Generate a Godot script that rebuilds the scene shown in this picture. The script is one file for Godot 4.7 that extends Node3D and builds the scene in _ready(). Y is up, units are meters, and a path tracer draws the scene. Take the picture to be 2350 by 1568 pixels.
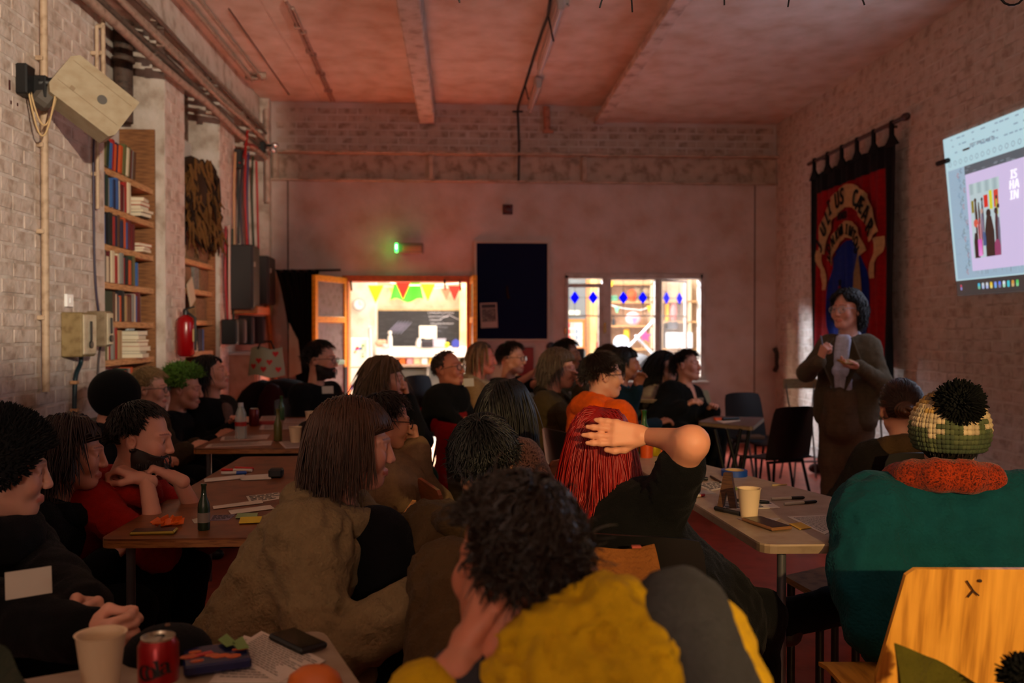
extends Node3D

const FOC := 2050.0
const XL := -2.3
const XR := 3.83
const ZB := -10.64
var cam: Camera3D
var taken := {}
var mats := {}
var texs := {}
var rng := RandomNumberGenerator.new()

func _ready() -> void:
	rng.seed = 7
	camera_and_light()
	setting()
	back_room()
	left_side()
	right_side()
	back_wall_things()
	tables_and_chairs()
	people()
	table_things()
	loose_things()

func camera_and_light() -> void:
	cam = Camera3D.new(); cam.name = "camera"; add_child(cam)
	cam.position = Vector3(0, 1.36, 0)
	cam.rotation = Vector3(-atan(24.0 / FOC), -atan(120.0 / FOC), 0)
	var ca := CameraAttributesPhysical.new()
	ca.frustum_focal_length = 12.0 * FOC / 784.0
	ca.frustum_focus_distance = 2.75
	ca.exposure_aperture = 2.8
	cam.attributes = ca
	cam.fov = rad_to_deg(2.0 * atan(784.0 / FOC))
	cam.near = 0.05; cam.far = 60.0; cam.current = true
	var we := WorldEnvironment.new(); we.name = "world_environment"; add_child(we)
	var e := Environment.new(); we.environment = e
	e.background_mode = Environment.BG_COLOR; e.background_color = Color(0.012, 0.013, 0.017)
	e.tonemap_mode = Environment.TONE_MAPPER_LINEAR; e.tonemap_exposure = 1.12
	e.sdfgi_enabled = true; e.ssao_enabled = true; e.ssil_enabled = true
	# unseen lamps placed to light the room beyond the door: they throw light through the doorway onto the red floor
	unseen_panel_lamp(Vector3(-0.55, 3.3, -12.0), Vector2(1.3, 0.8), Vector3(0, -1, 0.85), Color(1.0, 0.9, 0.76), 42.0)
	unseen_panel_lamp(Vector3(2.3, 3.4, -12.9), Vector2(1.3, 0.6), Vector3(0, -1, 0.1), Color(1.0, 0.93, 0.84), 12.0)
	unseen_panel_lamp(Vector3(0.9, 2.6, -12.4), Vector2(0.45, 0.45), Vector3(0.7, -0.45, 0.6), Color(0.88, 0.94, 1.0), 45.0)  # out of view, placed to light the right wall through the window gap
	unseen_panel_lamp(Vector3(0.2, 3.4, -13.6), Vector2(1.3, 0.6), Vector3(0, -1, 0.0), Color(1.0, 0.96, 0.9), 11.0)
	unseen_spot_lamp("spot lamp under the ceiling beyond the doorway, aimed at the floor of the doorway", Vector3(-0.6, 2.95, -12.7), Vector3(-0.55, 0, -9.5), 17.0, Color(1.0, 0.86, 0.7), 320.0, 0.15, false)  # out of view; its pool on the floor bounces up to the ceiling
	# light of the projected picture, same size, just in front of it
	area_light(Vector3(XR - 0.07, 2.26, -5.85), Vector2(1.9, 1.18), Vector3(-1, 0, 0), Color(0.86, 0.9, 1.0), 1.6)
	# unseen lamps behind the camera, placed to light lower right, left wall and ceiling
	unseen_spot_lamp("narrow warm spot lamp high on the wall behind the audience", Vector3(1.25, 2.3, 3.2), Vector3(0.98, 0.85, -2.2), 10.5, Color(1.0, 0.83, 0.55), 22.0, 0.04)
	unseen_spot_lamp("pale flood lamp on the wall behind the audience, turned to the left wall", Vector3(2.6, 2.7, 3.0), Vector3(-2.3, 3.1, -5.2), 13.0, Color(1.0, 0.93, 0.82), 66.0, 0.05)
	var o := thing("unseen_uplighter", "floor-standing uplighter with a glowing pink shade behind the photographer", "lamp", Vector3(-0.3, 0, 3.2))  # out of view, its glowing panel and light placed to brighten the ceiling
	var m := MB.new(); m.lathe(Transform3D(), [Vector2(0, 0), Vector2(0.15, 0), Vector2(0.15, 0.03), Vector2(0.02, 0.04), Vector2(0.02, 1.2), Vector2(0.2, 1.4), Vector2(0.21, 1.4)], 20)
	obj("stand", m, mat(Color(0.1, 0.1, 0.1), 0.5), o)
	m = MB.new(); m.bx(Vector3(0, 1.39, 0), Vector3(0.26, 0.01, 0.26), 0.002); obj("bulb", m, glow(Color(1.0, 0.5, 0.4), 2.0), o)
	area_light(Vector3(-0.3, 1.42, 3.2), Vector2(0.3, 0.3), Vector3(0, 1, -0.35), Color(1.0, 0.88, 0.8), 17.0)

func area_light(p: Vector3, s: Vector2, d: Vector3, c: Color, en: float) -> void:
	var l := AreaLight3D.new(); l.name = "area_light"; add_child(l, true)
	l.area_size = s; l.light_color = c; l.light_energy = en; l.shadow_enabled = true
	l.area_range = 30.0
	l.transform = Transform3D(Basis.looking_at(d, Vector3.UP if absf(d.normalized().y) < 0.95 else Vector3.RIGHT), p)

func unseen_panel_lamp(p: Vector3, s: Vector2, d: Vector3, c: Color, en: float) -> void:  # fitting and light of an unseen lamp in the far room
	var o := thing("unseen_ceiling_light", "flat white ceiling light panel in the room beyond the door at " + ("its left end" if p.x < 0.0 else ("its right end" if p.x > 1.0 else ("its middle" if p.x < 0.5 else "the middle, hung low"))), "ceiling light", p)
	var b := Basis.looking_at(d, Vector3.RIGHT)
	var m := MB.new(); m.box(Transform3D(b, -b.z * -0.03), Vector3(s.x + 0.08, s.y + 0.08, 0.06), 0.008)
	obj("housing", m, mat(Color(0.9, 0.9, 0.9), 0.5), o)
	m = MB.new(); m.box(Transform3D(b, -b.z * 0.003), Vector3(s.x, s.y, 0.006), 0.001)
	obj("diffuser", m, glow(c, 1.2), o)
	area_light(p - b.z * 0.03, s, d, c, en)

func unseen_spot_lamp(label: String, p: Vector3, aim: Vector3, cone: float, c: Color, en: float, size: float, front := true) -> void:
	var o := thing("lamp", label, "lamp", p)  # fitting of an unseen lamp, out of view
	var b := Basis.looking_at(aim - p, Vector3.UP)
	var m := MB.new(); m.box(Transform3D(b, b.z * 0.08), Vector3(0.24, 0.2, 0.12), 0.012)
	if front: m.rod(b.z * 0.1, Vector3(0, 0.0, 4.0 - p.z), 0.02)
	else: m.rod(b.z * 0.1, Vector3(0, 3.6 - p.y, 0.0), 0.02)
	obj("housing", m, mat(Color(0.1, 0.1, 0.1), 0.5), o)
	m = MB.new(); m.box(Transform3D(b, b.z * 0.015), Vector3(0.2, 0.16, 0.006), 0.001)
	obj("lens", m, glow(c, 2.0), o)
	var l := SpotLight3D.new(); l.name = "spot_light"; add_child(l, true)
	l.transform = Transform3D(b, p - b.z * 0.03)
	l.spot_angle = cone; l.spot_range = 20.0; l.spot_attenuation = 2.0; l.spot_angle_attenuation = 0.35
	l.light_color = c; l.light_energy = en; l.light_size = size; l.shadow_enabled = true

# ---------------------------------------------------------------- places
func ray(px: float, py: float) -> Vector3:
	return cam.basis * Vector3((px - 1175.0) / FOC, -(py - 784.0) / FOC, -1.0)
func at(px: float, py: float, dist: float) -> Vector3:
	var d := ray(px, py); return cam.position + d * (-dist / d.z)
func on_y(px: float, py: float, h: float) -> Vector3:
	var d := ray(px, py); return cam.position + d * ((h - cam.position.y) / d.y)
func on_x(px: float, py: float, x: float) -> Vector3:
	var d := ray(px, py); return cam.position + d * (x / d.x)

# ---------------------------------------------------------------- naming
func numbered(n: String) -> String:
	if not taken.has(n):
		taken[n] = 0
		return n
	taken[n] += 1
	return "%s_%03d" % [n, taken[n]]
func tag(o: Node, label: String, category: String, group := "", kind := "") -> Node:
	if label: o.set_meta("label", label)
	if category: o.set_meta("category", category)
	if group: o.set_meta("group", group)
	if kind: o.set_meta("kind", kind)
	return o
func thing(called: String, label: String, category: String, p := Vector3.ZERO, turn := 0.0, group := "") -> Node3D:
	var o := Node3D.new(); o.name = numbered(called); add_child(o)
	o.position = p; o.rotation.y = turn
	tag(o, label, category, group)
	return o
func obj(called: String, m, material: Material, parent: Node = self) -> MeshInstance3D:
	var o := MeshInstance3D.new()
	o.name = numbered(called) if parent == self else called
	o.mesh = m.mesh() if m is MB else m
	o.material_override = material
	parent.add_child(o, true)
	return o
func struct(called: String, m, material: Material) -> MeshInstance3D:
	var o := obj(called, m, material); o.set_meta("kind", "structure"); return o
func solo(called: String, m, material: Material, label: String, category: String, group := "", p := Vector3.ZERO, turn := 0.0) -> MeshInstance3D:
	var o := obj(called, m, material); tag(o, label, category, group); o.position = p; o.rotation.y = turn; return o
func dup(src: Node3D, p: Vector3, turn: float, label := "", group := "") -> Node3D:
	var r: Node3D = src.duplicate(); r.name = numbered(String(src.name).rstrip("0123456789").trim_suffix("_")); add_child(r)
	r.position = p; r.rotation = Vector3(0, turn, 0)
	if label: r.set_meta("label", label)
	if group: r.set_meta("group", group)
	return r

# ---------------------------------------------------------------- materials
func noise_tex(key: String, freq: float, oct: int, as_normal: bool, ramp: Array = [], bump := 6.0, size := 256) -> NoiseTexture2D:
	if texs.has(key): return texs[key]
	var n := FastNoiseLite.new(); n.noise_type = FastNoiseLite.TYPE_SIMPLEX_SMOOTH; n.frequency = freq; n.fractal_octaves = oct; n.seed = key.hash() % 1000
	var t := NoiseTexture2D.new(); t.width = size; t.height = size; t.seamless = true; t.noise = n; t.as_normal_map = as_normal; t.bump_strength = bump
	if ramp.size():
		var g := Gradient.new(); g.offsets = PackedFloat32Array(ramp[0]); g.colors = PackedColorArray(ramp[1]); t.color_ramp = g
	texs[key] = t
	return t
func mat(c: Color, rough := 0.8, metal := 0.0, spec := 0.5) -> StandardMaterial3D:
	var key := "m%s %.2f %.2f %.2f" % [c.to_html(), rough, metal, spec]
	if mats.has(key): return mats[key]
	var m := StandardMaterial3D.new(); m.albedo_color = c; m.roughness = rough; m.metallic = metal; m.metallic_specular = spec
	mats[key] = m
	return m
func cloth(c: Color, weave := 60.0, rim := 0.25) -> StandardMaterial3D:
	var key := "c%s %.1f %.2f" % [c.to_html(), weave, rim]
	if mats.has(key): return mats[key]
	var m := StandardMaterial3D.new(); m.albedo_color = c; m.roughness = 0.92; m.metallic_specular = 0.3
	m.albedo_texture = noise_tex("cloth_tone", 0.02, 4, false, [[0.2, 0.8], [Color(0.9, 0.9, 0.9), Color(1, 1, 1)]])
	m.normal_enabled = true; m.normal_texture = noise_tex("weave", 0.11, 2, true, [], 5.0); m.normal_scale = 0.6
	m.uv1_triplanar = true; m.uv1_scale = Vector3.ONE * weave * 0.12
	m.rim_enabled = true; m.rim = rim; m.rim_tint = 0.6
	mats[key] = m
	return m
func skin(c: Color) -> StandardMaterial3D:
	var key := "s%s" % c.to_html()
	if mats.has(key): return mats[key]
	var m := StandardMaterial3D.new(); m.albedo_color = c; m.roughness = 0.55; m.vertex_color_use_as_albedo = true
	m.subsurf_scatter_enabled = true; m.subsurf_scatter_strength = 0.15
	mats[key] = m
	return m
func hairm(c: Color, gloss := 0.45) -> StandardMaterial3D:
	var key := "h%s %.2f" % [c.to_html(), gloss]
	if mats.has(key): return mats[key]
	var m := StandardMaterial3D.new(); m.albedo_color = c; m.roughness = gloss; m.vertex_color_use_as_albedo = true; m.metallic_specular = 0.5
	mats[key] = m
	return m
func paint(c: Color, rough := 0.85, blot := 0.15, scale := 0.6, relief := 0.4) -> StandardMaterial3D:
	var key := "p%s %.2f %.2f %.2f" % [c.to_html(), blot, scale, relief]
	if mats.has(key): return mats[key]
	var m := StandardMaterial3D.new(); m.albedo_color = c; m.roughness = rough
	var lo := 1.0 - blot
	m.albedo_texture = noise_tex("blot%.2f" % blot, 0.012, 5, false, [[0.1, 0.45, 0.85], [Color(lo * 0.95, lo * 0.9, lo * 0.85), Color(0.95, 0.94, 0.92), Color(1, 1, 1)]], 6.0, 512)
	m.normal_enabled = true; m.normal_texture = noise_tex("plaster", 0.04, 4, true, [], 4.0, 512); m.normal_scale = relief
	m.uv1_triplanar = true; m.uv1_world_triplanar = true; m.uv1_scale = Vector3.ONE * scale
	mats[key] = m
	return m
func wood(c: Color, rough := 0.5, scale := 1.0, upright := false) -> StandardMaterial3D:
	var key := "w%s %.2f %.2f %s" % [c.to_html(), rough, scale, upright]
	if mats.has(key): return mats[key]
	var m := StandardMaterial3D.new(); m.albedo_color = c; m.roughness = rough
	m.albedo_texture = noise_tex("grain", 0.03, 4, false, [[0.15, 0.5, 0.85], [Color(0.72, 0.66, 0.6), Color(0.93, 0.91, 0.88), Color(1, 1, 1)]])
	m.uv1_triplanar = true; m.uv1_scale = (Vector3(14.0, 1.2, 1.6) if upright else Vector3(1.6, 14.0, 1.6)) * scale
	mats[key] = m
	return m
func glow(c: Color, en: float) -> StandardMaterial3D:
	var key := "g%s %.2f" % [c.to_html(), en]
	if mats.has(key): return mats[key]
	var m := StandardMaterial3D.new(); m.albedo_color = Color(0.8, 0.8, 0.8); m.emission_enabled = true; m.emission = c; m.emission_energy_multiplier = en
	mats[key] = m
	return m
func glass(c: Color, a := 0.12) -> StandardMaterial3D:
	var key := "gl%s %.2f" % [c.to_html(), a]
	if mats.has(key): return mats[key]
	var m := StandardMaterial3D.new(); m.albedo_color = Color(c, a); m.roughness = 0.03; m.transparency = BaseMaterial3D.TRANSPARENCY_ALPHA
	mats[key] = m
	return m
func tinted(c: Color) -> StandardMaterial3D:   # solid coloured glass
	var key := "tg%s" % c.to_html()
	if mats.has(key): return mats[key]
	var m := StandardMaterial3D.new(); m.albedo_color = Color(c, 0.25); m.roughness = 0.05; m.refraction_enabled = true; m.refraction_scale = 0.05
	m.transparency = BaseMaterial3D.TRANSPARENCY_ALPHA
	mats[key] = m
	return m
func picture(im: Image, lit := 0.0, rough := 0.7) -> StandardMaterial3D:
	var m := StandardMaterial3D.new(); m.roughness = rough
	var t := ImageTexture.create_from_image(im)
	if lit > 0.0:
		m.albedo_color = Color(0.5, 0.48, 0.45); m.emission_enabled = true; m.emission = Color.WHITE; m.emission_texture = t; m.emission_energy_multiplier = lit; m.emission_operator = BaseMaterial3D.EMISSION_OP_MULTIPLY
	else:
		m.albedo_texture = t
	return m
func speckled(c: Color, spots: Color, weave := 40.0) -> StandardMaterial3D:
	var m: StandardMaterial3D = cloth(c, weave).duplicate()
	m.albedo_color = Color.WHITE
	m.albedo_texture = noise_tex("spots" + c.to_html(), 0.05, 2, false, [[0.3, 0.36, 0.62, 0.68], [spots, c, c, c.lerp(spots, 0.6)]])
	m.uv1_scale = Vector3.ONE * 6.0
	return m

# ---------------------------------------------------------------- mesh builder
class MB:
	var v := PackedVector3Array()
	var n := PackedVector3Array()
	var c := PackedColorArray()
	var t := PackedVector2Array()
	var x := PackedInt32Array()
	var colored := false
	var mapped := false
	func mesh() -> ArrayMesh:
		var a := []; a.resize(Mesh.ARRAY_MAX)
		a[Mesh.ARRAY_VERTEX] = v; a[Mesh.ARRAY_NORMAL] = n; a[Mesh.ARRAY_INDEX] = x
		if colored: a[Mesh.ARRAY_COLOR] = c
		if mapped: a[Mesh.ARRAY_TEX_UV] = t
		var m := ArrayMesh.new()
		if x.size(): m.add_surface_from_arrays(Mesh.PRIMITIVE_TRIANGLES, a)
		return m
	func vert(p: Vector3, nn: Vector3, uv := Vector2.ZERO, col := Color.WHITE) -> int:
		v.push_back(p); n.push_back(nn); t.push_back(uv); c.push_back(col)
		return v.size() - 1
	# a flat polygon whose face looks along out
	func poly(p: Array, out: Vector3, uv: Array = []) -> void:
		var k := p.size()
		var nn: Vector3 = (p[1] - p[0]).cross(p[2] - p[0])
		if k > 3: nn += (p[2] - p[0]).cross(p[3] - p[0])
		nn = nn.normalized()
		var flip := nn.dot(out) < 0.0
		if flip: nn = -nn
		var b := v.size()
		for i in k: vert(p[i], nn, uv[i] if uv.size() else Vector2.ZERO)
		for i in range(1, k - 1):
			if flip: x.append_array(PackedInt32Array([b, b + i, b + i + 1]))
			else: x.append_array(PackedInt32Array([b, b + i + 1, b + i]))
	func box(tf: Transform3D, s: Vector3, bev := 0.004) -> void:
		var h := s * 0.5
		var b := minf(bev, minf(h.x, minf(h.y, h.z)) * 0.9)
		var P := func(sx: float, sy: float, sz: float, ax: int) -> Vector3:
			var q := Vector3(sx * (h.x - b), sy * (h.y - b), sz * (h.z - b))
			q[ax] += b * [sx, sy, sz][ax]
			return tf * q
		var sg := [-1.0, 1.0]
		for ax in 3:
			for s1 in sg:
				var pts := []
				for q in [[-1, -1], [1, -1], [1, 1], [-1, 1]]:
					var e := [0.0, 0.0, 0.0]; e[ax] = s1; e[(ax + 1) % 3] = float(q[0]); e[(ax + 2) % 3] = float(q[1])
					pts.append(P.call(e[0], e[1], e[2], ax))
				var o := Vector3.ZERO; o[ax] = s1
				poly(pts, tf.basis * o)
		if bev <= 0.0005: return
		for ax in 3:   # edges along ax
			var u := (ax + 1) % 3
			var w := (ax + 2) % 3
			for s1 in sg:
				for s2 in sg:
					var pts := []
					for q in [[-1.0, u], [1.0, u], [1.0, w], [-1.0, w]]:
						var e := [0.0, 0.0, 0.0]; e[ax] = q[0]; e[u] = s1; e[w] = s2
						pts.append(P.call(e[0], e[1], e[2], q[1]))
					var o := Vector3.ZERO; o[u] = s1; o[w] = s2
					poly(pts, tf.basis * o)
		for s1 in sg:
			for s2 in sg:
				for s3 in sg:
					poly([P.call(s1, s2, s3, 0), P.call(s1, s2, s3, 1), P.call(s1, s2, s3, 2)], tf.basis * Vector3(s1, s2, s3))
	func bx(p: Vector3, s: Vector3, bev := 0.004) -> void:
		box(Transform3D(Basis(), p), s, bev)
	func span(a: Vector3, b: Vector3, bev := 0.004) -> void:   # box between two corners
		box(Transform3D(Basis(), (a + b) * 0.5), (b - a).abs(), bev)
	func ring_strip(rings: Array, closed: bool) -> void:   # rings of [points, normals(, color)]
		var b := v.size()
		var k: int = rings[0][0].size()
		for r in rings:
			for i in k: vert(r[0][i], r[1][i], Vector2.ZERO, r[2] if r.size() > 2 else Color.WHITE)
		var m := k if closed else k - 1
		for j in rings.size() - 1:
			for i in m:
				var a0 := b + j * k + i
				var a1 := b + j * k + (i + 1) % k
				x.append_array(PackedInt32Array([a0, a1 + k, a1, a0, a0 + k, a1 + k]))
	func tube(p: PackedVector3Array, r, sides := 8, caps := true) -> void:
		var rings := []
		var up := Vector3.ZERO
		var np := p.size()
		for i in np:
			var d := (p[mini(i + 1, np - 1)] - p[maxi(i - 1, 0)]).normalized()
			if up == Vector3.ZERO: up = d.cross(Vector3.UP if absf(d.y) < 0.9 else Vector3.RIGHT).normalized()
			up = (up - d * up.dot(d)).normalized()
			var w := d.cross(up)
			var rr: float = r[i] if r is Array or r is PackedFloat32Array else r
			var pp := PackedVector3Array(); var nn := PackedVector3Array()
			for k in sides:
				var a := TAU * k / sides
				var q := up * cos(a) + w * sin(a)
				pp.push_back(p[i] + q * rr); nn.push_back(q)
			rings.append([pp, nn])
		ring_strip(rings, true)
		if caps:
			poly(Array(rings[0][0]), p[0] - p[1])
			poly(Array(rings[-1][0]), p[np - 1] - p[np - 2])
	func rod(a: Vector3, b: Vector3, r: float, sides := 8) -> void:
		tube(PackedVector3Array([a, b]), r, sides)
	func lathe(tf: Transform3D, prof: Array, segs := 20) -> void:   # prof: Vector2(radius, height), bottom to top on the outside
		var m := prof.size()
		for j in m - 1:
			var d: Vector2 = prof[j + 1] - prof[j]
			var e := Vector2(d.y, -d.x).normalized()
			var e0 := e; var e1 := e
			if j > 0:
				var d0: Vector2 = prof[j] - prof[j - 1]
				var f := Vector2(d0.y, -d0.x).normalized()
				if f.dot(e) > 0.7: e0 = (e + f).normalized()
			if j < m - 2:
				var d1: Vector2 = prof[j + 2] - prof[j + 1]
				var f := Vector2(d1.y, -d1.x).normalized()
				if f.dot(e) > 0.7: e1 = (e + f).normalized()
			var rings := []
			for q in [[prof[j], e0], [prof[j + 1], e1]]:
				var pp := PackedVector3Array(); var nn := PackedVector3Array()
				for k in segs:
					var a := TAU * k / segs
					pp.push_back(tf * Vector3(cos(a) * q[0].x, q[0].y, -sin(a) * q[0].x))
					nn.push_back((tf.basis * Vector3(cos(a) * q[1].x, q[1].y, -sin(a) * q[1].x)).normalized())
				rings.append([pp, nn])
			ring_strip(rings, true)
	func prism(tf: Transform3D, pg: PackedVector2Array, depth: float, uvs := false) -> void:   # polygon in x,y, thickness along z about 0
		var tri := Geometry2D.triangulate_polygon(pg)
		var bb := Rect2(pg[0], Vector2.ZERO)
		for q in pg: bb = bb.expand(q)
		for s in [1.0, -1.0]:
			var b := v.size()
			for q in pg: vert(tf * Vector3(q.x, q.y, s * depth * 0.5), tf.basis.z.normalized() * s, Vector2((q.x - bb.position.x) / bb.size.x, 1.0 - (q.y - bb.position.y) / bb.size.y))
			for i in tri.size() / 3:
				var i0 := tri[i * 3]; var i1 := tri[i * 3 + 1]; var i2 := tri[i * 3 + 2]
				var ccw := (pg[i1] - pg[i0]).cross(pg[i2] - pg[i0]) > 0.0
				if ccw == (s > 0.0): x.append_array(PackedInt32Array([b + i0, b + i2, b + i1]))
				else: x.append_array(PackedInt32Array([b + i0, b + i1, b + i2]))
		var k := pg.size()
		var cw := Geometry2D.is_polygon_clockwise(pg)
		for i in k:
			var a := pg[i]; var d := pg[(i + 1) % k]
			var e := (d - a)
			var o := Vector3(e.y, -e.x, 0) * (-1.0 if cw else 1.0)
			poly([tf * Vector3(a.x, a.y, depth * 0.5), tf * Vector3(d.x, d.y, depth * 0.5), tf * Vector3(d.x, d.y, -depth * 0.5), tf * Vector3(a.x, a.y, -depth * 0.5)], tf.basis * o)
	func grid(nu: int, nv: int, f: Callable, thick := 0.0) -> void:   # f(u, v) gives a point; smooth sheet, doubled when thick
		var pts := []
		for j in nv + 1:
			for i in nu + 1: pts.append(f.call(float(i) / nu, float(j) / nv))
		var nrm := []
		for j in nv + 1:
			for i in nu + 1:
				var du: Vector3 = pts[j * (nu + 1) + mini(i + 1, nu)] - pts[j * (nu + 1) + maxi(i - 1, 0)]
				var dv: Vector3 = pts[mini(j + 1, nv) * (nu + 1) + i] - pts[maxi(j - 1, 0) * (nu + 1) + i]
				nrm.append(du.cross(dv).normalized())
		for s in ([1.0, -1.0] if thick > 0.0 else [1.0]):
			var b := v.size()
			for j in nv + 1:
				for i in nu + 1:
					var q := j * (nu + 1) + i
					vert(pts[q] + nrm[q] * thick * 0.5 * s, nrm[q] * s, Vector2(float(i) / nu, float(j) / nv))
			for j in nv:
				for i in nu:
					var a := b + j * (nu + 1) + i
					var e := a + nu + 1
					if s > 0.0: x.append_array(PackedInt32Array([a, e, a + 1, a + 1, e, e + 1]))
					else: x.append_array(PackedInt32Array([a, a + 1, e, a + 1, e + 1, e]))
		if thick > 0.0:   # close the rim
			var rim := []
			for i in nu: rim.append(i)
			for j in nv: rim.append(j * (nu + 1) + nu)
			for i in nu: rim.append(nv * (nu + 1) + nu - i)
			for j in nv: rim.append((nv - j) * (nu + 1))
			var mid: Vector3 = pts[(nv / 2) * (nu + 1) + nu / 2]
			for i in rim.size():
				var a: int = rim[i]; var d: int = rim[(i + 1) % rim.size()]
				poly([pts[a] + nrm[a] * thick * 0.5, pts[d] + nrm[d] * thick * 0.5, pts[d] - nrm[d] * thick * 0.5, pts[a] - nrm[a] * thick * 0.5], pts[a] - mid)
	func ball(p: Vector3, r: Vector3, seg := 16, tf := Transform3D()) -> void:
		var rings := []
		for j in seg / 2 + 1:
			var th := PI * j / (seg / 2)
			var pp := PackedVector3Array(); var nn := PackedVector3Array()
			for i in seg:
				var a := TAU * i / seg
				var q := Vector3(sin(th) * cos(a), -cos(th), -sin(th) * sin(a))
				pp.push_back(tf * (p + q * r)); nn.push_back((tf.basis * (q / r)).normalized())
			rings.append([pp, nn])
		ring_strip(rings, true)
	func add(o: Array, tf: Transform3D) -> void:   # [vertices, normals, indices, colours or null], mirrored transforms allowed
		var b := v.size()
		var flip := tf.basis.determinant() < 0.0
		var nb := tf.basis.inverse().transposed()
		var ov: PackedVector3Array = o[0]; var on: PackedVector3Array = o[1]; var ox: PackedInt32Array = o[2]
		for i in ov.size():
			v.push_back(tf * ov[i]); n.push_back((nb * on[i]).normalized()); t.push_back(Vector2.ZERO)
			c.push_back(o[3][i] if o.size() > 3 else Color.WHITE)
		for i in ox.size() / 3:
			if flip: x.append_array(PackedInt32Array([b + ox[i * 3], b + ox[i * 3 + 2], b + ox[i * 3 + 1]]))
			else: x.append_array(PackedInt32Array([b + ox[i * 3], b + ox[i * 3 + 1], b + ox[i * 3 + 2]]))

# ---------------------------------------------------------------- lettering
func letters(s: String, size: float, depth: float, material: Material, tf: Transform3D, parent: Node, called := "lettering", font := "Droid Sans", bold := 700) -> MeshInstance3D:
	var tm := TextMesh.new(); tm.text = s; tm.font_size = 64; tm.pixel_size = size / 64.0; tm.depth = depth; tm.curve_step = 4.0
	var f := SystemFont.new(); f.font_names = PackedStringArray([font]); f.font_weight = bold; tm.font = f
	var o := MeshInstance3D.new(); o.name = called; o.mesh = tm; o.material_override = material; o.transform = tf
	parent.add_child(o, true)
	return o

# ---------------------------------------------------------------- the room
const WALLC := Color(0.80, 0.745, 0.71)
var brick_meshes := []
func bricks(parent: Node3D, o: Vector3, u: Vector3, nrm: Vector3, width: float, height: float, material: Material, single: Callable, skip = null) -> void:
	if brick_meshes.is_empty():
		for i in 4:
			var m := MB.new()
			m.bx(Vector3.ZERO, Vector3(0.224 + i * 0.0015, 0.0735 - (i % 2) * 0.001, 0.016), 0.0035 + 0.0012 * (i % 3))
			brick_meshes.append(m.mesh())
	var bs := Basis(u, Vector3.UP, u.cross(Vector3.UP))
	if bs.z.dot(nrm) < 0.0: bs = Basis(-u, Vector3.UP, -u.cross(Vector3.UP))
	var rest: Array[Transform3D] = []
	var count := 0
	for r in int(height / 0.086):
		var off := 0.119 * (r % 2)
		for i in int(width / 0.238 + 1.0):
			var cx := i * 0.238 + off
			if cx < 0.1 or cx > width - 0.1: continue
			var p := o + u * cx + Vector3.UP * (r * 0.086 + 0.043)
			if skip != null and skip.call(p): continue
			var tf := Transform3D(bs * Basis(Vector3.BACK, rng.randfn(0, 0.004)) * Basis(Vector3.UP, rng.randfn(0, 0.006)), p + nrm * (-0.006 + rng.randf_range(-0.0015, 0.0018)))
			if count < 296 and single.call(p):
				var b := MeshInstance3D.new(); b.name = "brick"; b.mesh = brick_meshes[rng.randi() % 4]; b.material_override = material; b.transform = tf
				parent.add_child(b, true)
				count += 1
			else: rest.append(tf)
	if rest.size():
		var mm := MultiMesh.new(); mm.transform_format = MultiMesh.TRANSFORM_3D; mm.mesh = brick_meshes[1]; mm.instance_count = rest.size()
		for i in rest.size(): mm.set_instance_transform(i, rest[i])
		var mi := MultiMeshInstance3D.new(); mi.name = "bricks"; mi.multimesh = mm; mi.material_override = material; mi.set_meta("kind", "stuff")
		parent.add_child(mi, true)

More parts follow.
